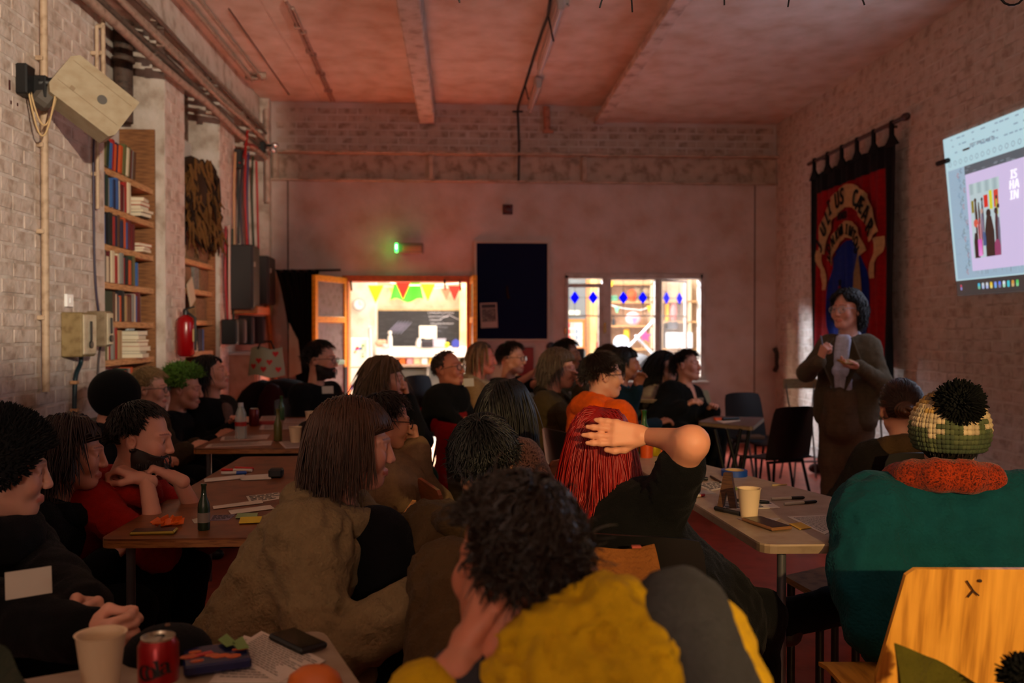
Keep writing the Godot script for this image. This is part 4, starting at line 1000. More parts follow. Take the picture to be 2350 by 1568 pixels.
	m = MB.new(); m.lathe(Transform3D(Basis(), Vector3(0, hh * 0.5, 0)), [Vector2(0.022, 0), Vector2(0.024, 0.03), Vector2(0.015, 0.05), Vector2(0, 0.05)], 12); m.box(Transform3D(Basis(Vector3.BACK, 0.3), Vector3(0.03, 0.22, 0)), Vector3(0.09, 0.012, 0.02), 0.003); obj("valve", m, mat(Color(0.08, 0.07, 0.07), 0.4), o)
	m = MB.new(); m.tube(PackedVector3Array([Vector3(0.03, 0.18, 0.03), Vector3(0.085, 0.14, 0.03), Vector3(0.083, -0.02, 0.02), Vector3(0.083, -0.12, 0.02)]), 0.01, 8); obj("hose", m, mat(Color(0.05, 0.05, 0.05), 0.5), o)
	m = MB.new(); m.bx(Vector3(0.068, 0.0, 0), Vector3(0.008, 0.1, 0.06), 0.002); obj("label_plate", m, mat(Color(0.8, 0.72, 0.5), 0.4), o)
	# third recess: bundle of coloured cables, meter boxes
	var cabs := [[[548, 350], [546, 450], [548, 560], Color(0.06, 0.05, 0.05), "black"], [[558, 345], [552, 450], [556, 572], Color(0.16, 0.1, 0.16), "dark purple"], [[564, 345], [562, 450], [568, 572], Color(0.6, 0.07, 0.05), "red"], [[570, 350], [567, 450], [570, 572], Color(0.25, 0.2, 0.34), "violet"], [[580, 360], [578, 450], [582, 572], Color(0.16, 0.18, 0.08), "dark green"], [[588, 370], [590, 450], [593, 575], Color(0.65, 0.04, 0.05), "bright red"], [[540, 350], [537, 450], [538, 575], Color(0.7, 0.5, 0.35), "pale tan"]]
	for c in cabs: cable([c[0], c[1], c[2]], -2.24, 0.013, c[3], "%s cable of the vertical bundle in the far left corner" % c[4], "cables in the far left corner")
	for c in [[[518, 520], [517, 640], [523, 740], Color(0.6, 0.1, 0.14), "red"], [[533, 525], [532, 640], [536, 740], Color(0.14, 0.15, 0.08), "green"], [[526, 518], [526, 640], [527, 740], Color(0.75, 0.6, 0.55), "white"]]:
		cable([c[0], c[1], c[2]], -2.24, 0.012, c[3], "%s cable looping down to the small dark boxes on the second pier" % c[4], "cables on the second pier")
	cable([[566, 330], [580, 333], [592, 343], [600, 350]], -2.2, 0.012, Color(0.5, 0.06, 0.05), "red cable bridging to the corner pipe under the ceiling pipes")
	cable([[550, 375], [556, 362], [562, 350], [568, 300]], -2.2, 0.012, Color(0.6, 0.07, 0.05), "red cable loop at the top of the corner bundle")
	m = MB.new(); m.bx(on_x(547, 365, -2.22), Vector3(0.08, 0.2, 0.06), 0.01); solo("junction_box", m, mat(Color(0.05, 0.05, 0.05), 0.5), "black junction box at the top of the corner cable bundle", "junction box")
	for q in [[558, 638, 0.64, 0.2, 0.3, "large dark metal meter cabinet in the far left corner"], [597, 645, 0.52, 0.16, 0.34, "second dark meter cabinet right of the large one"]]:
		p = on_x(q[0], q[1], -2.16); p.z = maxf(p.z, -10.3)
		o = thing("meter_cabinet", q[5], "cabinet", p)
		m = MB.new(); m.bx(Vector3.ZERO, Vector3(0.24, q[2], q[4]), 0.01); obj("body", m, mat(Color(0.13, 0.1, 0.1), 0.6), o)
		m = MB.new(); m.bx(Vector3(0.125, 0, 0), Vector3(0.012, q[2] * 0.95, q[4] * 0.93), 0.004); obj("door", m, mat(Color(0.16, 0.13, 0.13), 0.5), o)
		m = MB.new(); m.bx(Vector3(0.138, q[2] * 0.2, q[4] * 0.35), Vector3(0.016, 0.05, 0.02), 0.004); obj("handle", m, mat(Color(0.55, 0.45, 0.4), 0.4), o)
	m = MB.new(); m.bx(Vector3.ZERO, Vector3(0.3, 0.08, 0.6), 0.008); solo("meter_shelf", m, wood(Color(0.7, 0.42, 0.22)), "orange timber shelf under the dark meter cabinets", "shelf", "", on_x(572, 713, -2.16))
	for q in [[528, 762, 0.24, Color(0.05, 0.05, 0.05), "small black fuse box on the second pier"], [547, 760, 0.24, Color(0.26, 0.22, 0.2), "small grey fuse box right of the black one"], [566, 758, 0.3, Color(0.08, 0.07, 0.08), "dark meter under the timber shelf, the left one"], [592, 758, 0.3, Color(0.16, 0.15, 0.17), "dark meter under the timber shelf, the right one"]]:
		p = on_x(q[0], q[1], -2.2); p.z = maxf(p.z, -10.4)
		o = thing("fuse_box", q[4], "fuse box", p)
		m = MB.new(); m.bx(Vector3.ZERO, Vector3(0.14, q[2], 0.12), 0.008); obj("casing", m, mat(q[3], 0.5), o)
		m = MB.new(); m.bx(Vector3(0.073, 0, 0.01), Vector3(0.01, q[2] * 0.8, 0.05), 0.002); obj("cover", m, mat(q[3].lightened(0.25), 0.3), o)
	# pale cabinet under the fuse boxes, leaning plank, camera lamp
	p = on_x(540, 880, -2.15)
	o = thing("low_cabinet", "pale tall cupboard end under the fuse boxes", "cupboard", Vector3(-2.16, 0, -9.35))
	m = MB.new(); m.span(Vector3(-0.14, 0, -0.3), Vector3(0.12, 1.12, 0.3), 0.006); obj("body", m, paint(Color(0.78, 0.62, 0.52), 0.6, 0.1, 1.0, 0.1), o)
	m = MB.new(); m.span(Vector3(0.12, 0.03, -0.28), Vector3(0.14, 1.1, 0.28), 0.004); obj("door", m, paint(Color(0.8, 0.64, 0.54), 0.6, 0.1, 1.0, 0.1), o)
	m = MB.new(); m.span(Vector3(-0.15, 1.12, -0.32), Vector3(0.15, 1.15, 0.32), 0.004); obj("top", m, mat(Color(0.75, 0.72, 0.7), 0.5), o)
	m = MB.new(); m.rod(Vector3(0.15, 0.05, 0.24), Vector3(0.15, 1.1, 0.24), 0.012); obj("pipe", m, mat(Color(0.75, 0.7, 0.68), 0.4), o)
	m = MB.new(); m.tube(PackedVector3Array([at(612, 700, 10.3), at(632, 880, 9.9)]), 0.03, 4); solo("plank", m, wood(Color(0.72, 0.4, 0.16)), "orange plank leaning in the far left corner", "plank")
	o = thing("flood_light", "small twin metal floodlight on a bracket in the far left corner", "flood light", at(626, 338, 10.2))
	m = MB.new(); m.rod(Vector3(-0.12, 0.02, 0), Vector3(0, 0.02, 0), 0.014); m.bx(Vector3(-0.11, 0.0, 0), Vector3(0.06, 0.12, 0.08), 0.008); obj("bracket", m, mat(Color(0.05, 0.05, 0.05), 0.5), o)
	m = MB.new(); m.ball(Vector3(0.03, 0.015, 0.03), Vector3(0.045, 0.035, 0.05), 14); m.ball(Vector3(0.01, -0.045, 0.03), Vector3(0.045, 0.03, 0.05), 14); obj("reflector", m, mat(Color(0.85, 0.86, 0.88), 0.2, 0.9), o)

func book(c: Color, p: Vector3, w: float, h: float, d: float, tilt: float, label: String, group: String) -> void:
	var o := thing("book", label, "book", p, 0.0, group)
	o.rotation.x = tilt
	var m := MB.new(); m.bx(Vector3(0, h * 0.5, -w * 0.5 + 0.0015), Vector3(d, h, 0.003), 0.0); m.bx(Vector3(0, h * 0.5, w * 0.5 - 0.0015), Vector3(d, h, 0.003), 0.0); m.bx(Vector3(d * 0.5, h * 0.5, 0), Vector3(0.004, h, w), 0.001)
	m.bx(Vector3(d * 0.5 + 0.0022, h * 0.72, 0), Vector3(0.001, h * 0.06, w * 0.9), 0.0)
	obj("cover", m, mat(c, 0.6), o)
	m = MB.new(); m.bx(Vector3(-0.002, h * 0.5, 0), Vector3(d - 0.006, h - 0.008, w - 0.006), 0.0); obj("pages", m, mat(Color(0.8, 0.74, 0.62), 0.9), o)
func flat_book(c: Color, p: Vector3, d: float, h: float, w: float, turn: float, label: String, group: String) -> void:
	var o := thing("book", label, "book", p, turn, group)
	var m := MB.new(); m.bx(Vector3(0, 0.0015, 0), Vector3(d, 0.003, w), 0.0); m.bx(Vector3(0, h - 0.0015, 0), Vector3(d, 0.003, w), 0.0)
	m.bx(Vector3(-d * 0.5, h * 0.5, 0), Vector3(0.004, h, w), 0.001)
	obj("cover", m, mat(c, 0.6), o)
	m = MB.new(); m.bx(Vector3(0, h * 0.5, 0), Vector3(d - 0.006, h - 0.006, w - 0.006), 0.0); obj("pages", m, mat(Color(0.85, 0.8, 0.7), 0.9), o)
func cable(px: Array, X: float, rad: float, c: Color, label: String, group := "") -> void:
	var pts := PackedVector3Array()
	var zmin := -10.45
	for q in px:
		var p := on_x(q[0], q[1], X)
		if p.z < zmin: p = at(q[0], q[1], -zmin)
		pts.push_back(p)
	var cv := Curve3D.new()
	for i in pts.size():
		var tan_ := (pts[mini(i + 1, pts.size() - 1)] - pts[maxi(i - 1, 0)]) * 0.2
		cv.add_point(pts[i], -tan_, tan_)
	var m := MB.new(); m.tube(cv.tessellate(3, 3.0), rad, 7)
	solo("cable", m, mat(c, 0.5), label, "cable", group)

# ---------------------------------------------------------------- the right wall: banner, projected picture
func right_side() -> void:
	var za := -9.29; var zb := -7.54
	var top := 3.0; var bot := 1.08
	var bx := XR - 0.09
	var o := thing("banner", "red cloth banner with a black border and lettered scrolls on the right wall", "banner", Vector3(bx, 0, 0))
	var drape := func(z: float, y: float) -> float: return -0.018 * sin((z + y * 0.08) * 22.0) * (0.4 + 0.6 * clampf((3.1 - y) / 2.0, 0, 1)) - 0.01 * sin(z * 41.0)
	var sheet := func(z0: float, z1: float, y0: float, y1: float, out: float, nu: int, nv: int, lo := 0.0) -> MB:
		var m := MB.new()
		m.grid(nu, nv, func(u: float, v: float) -> Vector3:
			var z := lerpf(z0, z1, u); var y := lerpf(y1, y0 - lo * u, v)
			return Vector3(drape.call(z, y) - out, y, z), 0.004)
		return m
	obj("red_field", sheet.call(za + 0.1, zb - 0.1, bot, top - 0.15, 0.0, 60, 12), cloth(Color(0.55, 0.02, 0.05), 30), o)
	var blk := cloth(Color(0.012, 0.014, 0.02), 30)
	obj("black_border", sheet.call(za, za + 0.12, bot - 0.3, top, 0.003, 8, 12), blk, o)
	obj("black_border", sheet.call(zb - 0.12, zb + 0.06, bot - 0.25, top, 0.003, 10, 12), blk, o)
	obj("black_border", sheet.call(za, zb + 0.04, top - 0.2, top, 0.004, 40, 4), blk, o)
	for i in 6:   # tabs over the pole
		var z := lerpf(za + 0.06, zb, i / 5.0)
		var m := MB.new(); m.prism(Transform3D(Basis(Vector3(0, 0, -1), Vector3.UP, Vector3(1, 0, 0)), Vector3(-0.01, top, z)), PackedVector2Array([Vector2(-0.12, -0.04), Vector2(-0.03, 0.05), Vector2(-0.025, 0.18), Vector2(0.025, 0.18), Vector2(0.03, 0.05), Vector2(0.12, -0.04)]), 0.02)
		obj("tab", m, blk, o)
	var m := MB.new(); m.tube(PackedVector3Array([Vector3(0, top + 0.15, za - 0.12), Vector3(0, top + 0.16, -8.4), Vector3(0, top + 0.16, zb + 0.2)]), 0.02, 8); m.ball(Vector3(0, top + 0.16, zb + 0.22), Vector3(0.035, 0.035, 0.06), 10)
	for z in [za + 0.2, zb - 0.1]: m.rod(Vector3(0.0, top + 0.15, z), Vector3(0.09, top + 0.15, z), 0.012)
	obj("pole", m, wood(Color(0.3, 0.16, 0.12)), o)
	# painted scrolls: ring sectors that follow the folds
	var cream := cloth(Color(0.72, 0.6, 0.42), 30)
	var zc := (za + zb) * 0.5
	var place := func(q: Vector2, out: float) -> Vector3: return Vector3(drape.call(zc + q.x, q.y) - out, q.y, zc + q.x)
	var arc := func(cy: float, r0: float, r1: float, a0: float, a1: float, kx: float) -> MB:
		var mm := MB.new()
		mm.grid(30, 3, func(u: float, v: float) -> Vector3:
			var a := lerpf(a0, a1, u); var rr := lerpf(r1, r0, v)
			return place.call(Vector2(sin(a) * rr * kx, cy + cos(a) * rr), 0.032), 0.003)
		return mm
	obj("scroll", arc.call(1.95, 0.6, 0.82, -1.25, 1.2, 0.88), cream, o)
	obj("scroll", arc.call(1.84, 0.42, 0.58, -1.15, 1.1, 0.8), cream, o)
	for e in [-1.0, 1.0]:
		m = MB.new()
		m.grid(4, 8, func(u: float, v: float) -> Vector3: return place.call(Vector2(e * (0.63 - 0.1 * v + 0.05 * sin(v * 6.0)) + (u - 0.5) * (0.2 - 0.12 * v), 2.2 - v * (0.42 if e < 0.0 else 0.36)), 0.018), 0.003)
		obj("scroll_tail", m, cream, o)
	m = MB.new()   # blue oval
	m.grid(20, 16, func(u: float, v: float) -> Vector3:
		var yy := lerpf(-0.95, 0.98, 1.0 - v); var w := sqrt(maxf(0.0, 1.0 - yy * yy))
		return place.call(Vector2(lerpf(-w, w, u) * 0.46, 1.62 + yy * 0.62), 0.012), 0.003)
	obj("blue_oval", m, cloth(Color(0.02, 0.14, 0.5), 30), o)
	var patch := func(pts: Array, c: Color, out: float, called: String) -> void:
		var mm := MB.new()
		var pg := PackedVector2Array()
		for q in pts: pg.push_back(Vector2(q[0], q[1]))
		var tf := Transform3D(Basis(Vector3(0, 0, 1), Vector3.UP, Vector3(-1, 0, 0)), Vector3(-out - 0.032, 0, zc))
		mm.prism(tf, pg, 0.006)
		obj(called, mm, cloth(c, 30), o)
	# a plain robed figure with a staff
	patch.call([[0.22, 1.9], [0.3, 2.08], [0.36, 1.85], [0.4, 1.6], [0.36, 1.35], [0.28, 1.45], [0.2, 1.65]], Color(0.5, 0.42, 0.28), 0.012, "painted_shape")
	patch.call([[0.08, 1.3], [0.2, 1.5], [0.34, 1.38], [0.38, 1.12], [0.28, 0.98], [0.12, 1.05]], Color(0.5, 0.13, 0.03), 0.013, "painted_shape")
	patch.call([[0.14, 1.42], [0.22, 1.48], [0.32, 1.18], [0.3, 1.05], [0.26, 1.1]], Color(0.55, 0.5, 0.4), 0.017, "painted_shape")
	patch.call([[0.05, 1.22], [0.13, 1.28], [0.22, 1.1], [0.12, 1.02]], Color(0.55, 0.28, 0.04), 0.018, "painted_shape")
	patch.call([[-0.11, 1.2], [-0.08, 1.2], [-0.08, 1.55], [-0.11, 1.55]], Color(0.5, 0.4, 0.2), 0.012, "painted_staff")
	patch.call([[-0.125, 1.62], [-0.065, 1.62], [-0.065, 1.7], [-0.125, 1.7]], Color(0.5, 0.05, 0.03), 0.013, "painted_staff")
	patch.call([[-0.115, 1.74], [-0.075, 1.74], [-0.075, 1.8], [-0.115, 1.8]], Color(0.5, 0.05, 0.03), 0.013, "painted_staff")
	patch.call([[-0.115, 1.55], [-0.07, 1.55], [-0.07, 1.86], [-0.115, 1.86]], Color(0.02, 0.02, 0.03), 0.011, "painted_staff")
	# lettering on the scrolls
	var ink := cloth(Color(0.008, 0.008, 0.012), 30)
	var letter_arc := func(cy: float, s: String, rad: float, a0: float, a1: float, kx: float, size: float) -> void:
		for i in s.length():
			if s[i] == " ": continue
			var a := lerpf(a0, a1, float(i) / (s.length() - 1))
			var q := Vector2(sin(a) * rad * kx, cy + cos(a) * rad)
			var p: Vector3 = place.call(q, 0.052)
			var b := Basis(Vector3(0, 0, 1), Vector3.UP, Vector3(-1, 0, 0)) * Basis(Vector3.BACK, -a * 0.85)
			letters(s[i], size, 0.006, ink, Transform3D(b.scaled_local(Vector3(0.9, 1.15, 1)), p), o)
	letter_arc.call(1.95, "JULIUS CÆAR", 0.71, -1.12, 1.05, 0.88, 0.19)
	letter_arc.call(1.84, "MONKWAIMTOU", 0.5, -1.02, 0.98, 0.8, 0.12)
	letters("AND", 0.1, 0.006, ink, Transform3D(Basis(Vector3(0, 0, 1), Vector3.UP, Vector3(-1, 0, 0)), place.call(Vector2(0, 2.47), 0.05)), o)
	# projected picture
	projected()
	m = MB.new(); m.rod(on_x(2152, 376, XR - 0.05), on_x(2176, 368, XR - 0.05), 0.02, 8); solo("curtain_pole_end", m, mat(Color(0.06, 0.04, 0.03), 0.6), "dark end of a pole poking out left of the projected picture", "pole")
	# bottle opener shaped handle in the corner of the back wall
	m = MB.new(); m.tube(PackedVector3Array([at(1778, 800, 10.6), at(1784, 812, 10.56), at(1784, 840, 10.56), at(1778, 852, 10.6)]), 0.03, 8)
	solo("door_pull", m, mat(Color(0.12, 0.09, 0.07), 0.5), "dark pull handle on the back wall near the right corner", "handle")

func projected() -> void:
	var W := 900; var H := 600
	var im := Image.create(W, H, false, Image.FORMAT_RGB8)
	im.fill(Color(0.72, 0.86, 0.9))
	var r := RandomNumberGenerator.new(); r.seed = 21
	im.fill_rect(Rect2i(14, 128, W, 412), Color(0.6, 0.72, 0.8))
	for i in 300: im.fill_rect(Rect2i(14 + r.randi() % 880, 128 + r.randi() % 400, r.randi_range(4, 40), r.randi_range(1, 4)), Color(0.57, 0.69, 0.77))
	# menu rows and tool icons of the window at the top
	for row in 3:
		var x := 20
		while x < 860:
			var w := r.randi_range(8, 28)
			if r.randf() < 0.55: im.fill_rect(Rect2i(x, 12 + row * 26, w, 5), Color(0.5, 0.62, 0.7))
			x += w + 8
	im.fill_rect(Rect2i(120, 64, 40, 7), Color(0.05, 0.07, 0.09))
	for i in 26:
		var cx := 30 + i * 34
		for a in 24:
			var q := Vector2.from_angle(a * TAU / 24) * 9
			im.fill_rect(Rect2i(cx + int(q.x), 104 + int(q.y), 2, 2), Color(0.4, 0.5, 0.58))
	# strip of drawings left and below
	for i in 26:
		var c: Color = [Color(0.2, 0.3, 0.4), Color(0.75, 0.3, 0.35), Color(0.2, 0.45, 0.6), Color(0.25, 0.3, 0.25)][i % 4]
		var x := r.randi_range(70, 110); var y := 130 + i * 15
		for k in 20: im.fill_rect(Rect2i(x + int(6 * sin(k * 0.5)), y + k, 2, 2), c)
	for i in 60: im.fill_rect(Rect2i(130 + i * 13, 500 + r.randi_range(0, 12), 4, r.randi_range(10, 26)), Color(0.4, 0.5, 0.56).lerp(Color(0.7, 0.8, 0.85), r.randf()))
	im.fill_rect(Rect2i(120, 128, 780, 34), Color(0.3, 0.36, 0.4))
	for i in 40: im.fill_rect(Rect2i(120 + r.randi() % 760, 130 + r.randi() % 28, 20, 3), Color(0.5, 0.55, 0.6))
	# lilac page
	im.fill_rect(Rect2i(122, 160, 778, 355), Color(0.84, 0.78, 0.93))
	# its photograph of a crowd before a wall of pictures
	var P := Rect2i(140, 200, 175, 270)
	im.fill_rect(P, Color(0.74, 0.82, 0.84))
	for i in 60: im.fill_rect(Rect2i(140 + i * 3, 200, 3, 40), Color(0.75, 0.84, 0.85).lerp(Color(0.62, 0.72, 0.74), 0.5 + 0.5 * sin(i * 0.4)))
	for q in [[225, 252, 24, 44, Color(0.85, 0.15, 0.1)], [258, 240, 18, 66, Color(0.85, 0.85, 0.15)], [285, 242, 26, 60, Color(0.85, 0.25, 0.2)], [146, 262, 16, 44, Color(0.55, 0.5, 0.15)]]:
		im.fill_rect(Rect2i(q[0], q[1], q[2], q[3]), q[4])
	for q in [[165, 265, 16, 120, Color(0.2, 0.12, 0.12)], [186, 272, 12, 100, Color(0.25, 0.2, 0.2)], [208, 268, 12, 110, Color(0.18, 0.2, 0.28)], [200, 310, 16, 100, Color(0.55, 0.5, 0.6)], [180, 330, 22, 130, Color(0.7, 0.25, 0.3)], [294, 268, 12, 60, Color(0.8, 0.75, 0.2)], [285, 320, 22, 120, Color(0.3, 0.15, 0.2)], [300, 340, 15, 120, Color(0.45, 0.45, 0.55)], [148, 380, 34, 90, Color(0.12, 0.07, 0.09)], [222, 330, 56, 140, Color(0.12, 0.09, 0.1)], [275, 415, 38, 55, Color(0.65, 0.25, 0.45)], [205, 380, 20, 50, Color(0.25, 0.4, 0.6)]]:
		for y in q[3]:
			var w: float = q[2] * (0.55 + 0.45 * minf(1.0, y / (q[3] * 0.35)))
			im.fill_rect(Rect2i(int(clampf(q[0] + (q[2] - w) * 0.5, 140, 314)), q[1] + y, int(minf(w, 314 - q[0])), 1), (q[4] as Color).darkened(0.1 * (y % 3)))
	for q in [[172, 262, 8, Color(0.25, 0.15, 0.12)], [213, 264, 7, Color(0.2, 0.14, 0.12)], [168, 345, 15, Color(0.85, 0.35, 0.28)], [208, 305, 9, Color(0.75, 0.6, 0.55)], [248, 318, 15, Color(0.1, 0.07, 0.08)], [293, 315, 11, Color(0.2, 0.12, 0.12)], [300, 268, 7, Color(0.3, 0.2, 0.18)], [308, 300, 8, Color(0.2, 0.12, 0.12)]]:
		for y in range(-q[2], q[2]):
			var w := int(sqrt(float(q[2] * q[2] - y * y)))
			im.fill_rect(Rect2i(clampi(q[0] - w, 140, 314), q[1] + y, mini(2 * w, 315 - (q[0] - w)), 1), q[3])
	for y in 60: im.fill_rect(Rect2i(172, 405 + y, 26, 1), Color(0.85, 0.35, 0.75).lerp(Color(0.95, 0.6, 0.88), y / 60.0))
	im.fill_rect(Rect2i(176, 350, 3, 56), Color(0.9, 0.85, 0.88)); im.fill_rect(Rect2i(192, 350, 3, 56), Color(0.9, 0.85, 0.88))
	# task bar
	im.fill_rect(Rect2i(0, 545, W, 55), Color(0.17, 0.19, 0.2))
	var ic := [Color(0.2, 0.75, 0.9), Color(0.8, 0.85, 0.88), Color(0.85, 0.87, 0.9), Color(0.95, 0.8, 0.2), Color(0.5, 0.6, 0.95), Color(0.35, 0.5, 0.95), Color(0.9, 0.95, 0.98), Color(0.2, 0.8, 0.85), Color(0.85, 0.6, 0.25), Color(0.3, 0.8, 0.4)]
	for i in 10:
		var x := 150 + i * 27
		for y in 22: im.fill_rect(Rect2i(x + (2 if y < 3 or y > 18 else 0), 560 + y, 16 - (4 if y < 3 or y > 18 else 0), 1), ic[i] if y < 11 else (ic[i] as Color).lerp(ic[(i + 3) % 10], 0.35))
	for y in 20: im.fill_rect(Rect2i(28, 560 + y, 10, 1), Color(0.85, 0.3, 0.4) if y < 10 else Color(0.6, 0.6, 0.9))
	# keystoned quad on the wall
	var c := [Vector3(0, 2.87, -6.86), Vector3(0, 2.87, -4.9), Vector3(0, 1.63, -4.98), Vector3(0, 1.63, -6.64)]
	var o := thing("projected_screen", "bright projected computer screen on the right wall", "screen", Vector3(XR - 0.02, 0, 0))
	var m := MB.new(); m.mapped = true
	m.grid(12, 12, func(u: float, v: float) -> Vector3: return (c[0] as Vector3).lerp(c[1], u).lerp((c[3] as Vector3).lerp(c[2], u), v))
	obj("picture_screen", m, picture(im, 0.78), o)
	var bs := Basis(Vector3(0, 0, 1), Vector3.UP, Vector3(-1, 0, 0))
	var q := func(u: float, v: float) -> Vector3: return (c[0] as Vector3).lerp(c[1], u).lerp((c[3] as Vector3).lerp(c[2], u), v) + Vector3(-0.004, 0, 0)
	var i := 0
	for s in ["IS", "HA", "IN"]:
		var t := letters(s, 0.085, 0.002, glow(Color(0.95, 0.95, 1.0), 0.95), Transform3D(bs, q.call(0.45, 0.345 + i * 0.058)), o, "lettering_screen")
		i += 1
	letters("TEST SPACE and Pe..", 0.035, 0.002, glow(Color(0.25, 0.4, 0.5), 0.6), Transform3D(bs, q.call(0.27, 0.1)), o, "lettering_screen")

# ---------------------------------------------------------------- things on the back wall and under the ceiling
func back_wall_things() -> void:
	var m := MB.new()
	# exit lamp box, seen from the front with its lit end
	var p := at(940, 570, 10.55)
	var o := thing("exit_light", "emergency exit light box with a lit green end above the doorway", "exit sign", p)
	m.bx(Vector3(0.02, 0, 0), Vector3(0.28, 0.12, 0.1), 0.008); obj("housing", m, mat(Color(0.5, 0.4, 0.34), 0.5), o)
	m = MB.new(); m.bx(Vector3(0.03, -0.005, 0.053), Vector3(0.22, 0.06, 0.01), 0.003); obj("panel", m, mat(Color(0.7, 0.45, 0.3), 0.4), o)
	m = MB.new(); m.bx(Vector3(-0.15, 0, 0.045), Vector3(0.035, 0.11, 0.05), 0.008); obj("green_lamp", m, glow(Color(0.05, 1.0, 0.4), 3.0), o)
	m = MB.new(); m.bx(Vector3(-0.15, 0.01, 0.072), Vector3(0.018, 0.05, 0.006), 0.002); obj("arrow_lamp", m, glow(Color(0.8, 1.0, 0.9), 4.0), o)
	var l := OmniLight3D.new(); l.name = "green_light"; add_child(l); l.position = p + Vector3(-0.16, 0, 0.09); l.light_color = Color(0.1, 1.0, 0.35); l.light_energy = 0.02; l.light_size = 0.03; l.omni_range = 15.0; l.omni_attenuation = 2.0; l.shadow_enabled = true
	# bell
	o = thing("alarm_bell", "round red alarm bell high on the back wall", "bell", at(1165, 481, 10.63))
	m = MB.new(); m.lathe(Transform3D(Basis(Vector3.RIGHT, PI / 2), Vector3.ZERO), [Vector2(0.05, 0), Vector2(0.052, 0.03), Vector2(0.045, 0.055), Vector2(0.02, 0.065), Vector2(0, 0.066)], 20); obj("dome", m, mat(Color(0.3, 0.02, 0.03), 0.35), o)
	m = MB.new(); m.bx(Vector3(0, 0, 0.0), Vector3(0.12, 0.12, 0.012), 0.004); obj("plate", m, mat(Color(0.25, 0.03, 0.03), 0.5), o)
	# notice board
	var A := at(1093, 557, 10.6); var B := at(1257, 779, 10.6)
	o = thing("notice_board", "large dark blue felt notice board in a white frame", "notice board", (A + B) * 0.5 + Vector3(0, 0, -0.01))
	var s := Vector2(B.x - A.x, A.y - B.y)
	m = MB.new(); m.bx(Vector3.ZERO, Vector3(s.x, s.y, 0.03), 0.002); obj("felt", m, cloth(Color(0.03, 0.07, 0.2), 90, 0.0), o)
	m = MB.new()
	for e in [1.0, -1.0]:
		m.bx(Vector3(0, (s.y * 0.5 + 0.008) * e, 0.005), Vector3(s.x + 0.05, 0.026, 0.05), 0.004); m.bx(Vector3((s.x * 0.5 + 0.008) * e, 0, 0.005), Vector3(0.026, s.y, 0.05), 0.004)
	obj("frame", m, mat(Color(0.72, 0.66, 0.6), 0.5), o)
	m = MB.new(); m.tube(PackedVector3Array([Vector3(-0.06, 0.06, 0.02), Vector3(-0.055, -0.03, 0.025), Vector3(-0.04, -0.09, 0.02)]), [0.01, 0.012, 0.02], 6); solo("pinned_scrap", m, cloth(Color(0.22, 0.12, 0.05)), "small brown scrap pinned to the middle of the blue notice board", "scrap", "", o.position)
	var im := Image.create(96, 136, false, Image.FORMAT_RGB8); im.fill(Color(0.72, 0.6, 0.55)); im.fill_rect(Rect2i(8, 8, 80, 20), Color(0.25, 0.2, 0.2)); im.fill_rect(Rect2i(8, 32, 80, 70), Color(0.4, 0.33, 0.3))
	var r := RandomNumberGenerator.new(); r.seed = 3
	for i in 90: im.fill_rect(Rect2i(8 + r.randi() % 70, 34 + r.randi() % 62, 9, 5), Color(0.3, 0.25, 0.23).lerp(Color(0.65, 0.58, 0.52), r.randf()))
	m = MB.new(); m.mapped = true
	var pp := at(1122, 724, 10.56)
	m.prism(Transform3D(Basis(Vector3.BACK, 0.04), Vector3.ZERO), PackedVector2Array([Vector2(-0.1, -0.148), Vector2(0.1, -0.148), Vector2(0.1, 0.148), Vector2(-0.1, 0.148)]), 0.004)
	solo("poster", m, picture(im), "small grey poster pinned low on the blue notice board", "poster", "", pp)
	# curtain on a pole left of the doorway
	o = thing("curtain", "black curtain gathered to the right on a pole left of the doorway", "curtain", at(690, 620, 10.35))
	var P0 := o.position
	m = MB.new()
	var f := func(u: float, v: float) -> Vector3:
		var top := at(lerpf(632, 733, u), 618, 10.35)
		var bot := at(lerpf(688, 722, u), 1005, 10.35)
		var k := pow(v, 0.75)
		var q := top.lerp(bot, v); q.x = lerpf(top.x, bot.x, minf(1.0, k * 1.25))
		q.z += 0.05 * sin(u * 34.0) * (1.0 - 0.3 * v) + 0.1 * v
		q.y -= 0.01 * absf(sin(u * 17.0)) * (1.0 - v)
		return q - P0
	m.grid(56, 14, f, 0.006); obj("cloth", m, cloth(Color(0.012, 0.012, 0.014)), o)
	m = MB.new(); m.rod(at(634, 622, 10.36) - P0, at(782, 620, 10.36) - P0, 0.014); obj("pole", m, mat(Color(0.1, 0.08, 0.07), 0.5), o)
	# pale reflective panel edges behind the curtain
	m = MB.new(); m.prism(Transform3D(), PackedVector2Array([Vector2(0, 0), Vector2(0.14, 0.05), Vector2(0.1, 0.42), Vector2(0.0, 0.62)]), 0.03); solo("pale_panel", m, mat(Color(0.6, 0.62, 0.56), 0.5), "pale board edge showing left of the curtain foot", "board", "", at(664, 866, 10.2))
	# fluorescent battens and wires under the ceiling
	for q in [[1287, 18, 1242, 168, "nearer unlit strip light under the ceiling"], [1236, 198, 1194, 272, "farther unlit strip light under the ceiling, beside the back wall"]]:
		var a := on_y(q[0], q[1], 3.93); var b := on_y(q[2], q[3], 3.93)
		b.z = maxf(b.z, -10.45); b.x = a.x
		o = thing("strip_light", q[4], "strip light")
		m = MB.new(); m.box(Transform3D(Basis.looking_at(b - a, Vector3.UP), (a + b) * 0.5 + Vector3(0, 0.06, 0)), Vector3(0.07, 0.07, (b - a).length()), 0.006); obj("housing", m, mat(Color(0.75, 0.7, 0.68), 0.4), o)
		m = MB.new(); m.rod(a, b, 0.016, 10); obj("tube", m, mat(Color(0.85, 0.85, 0.87), 0.2), o)
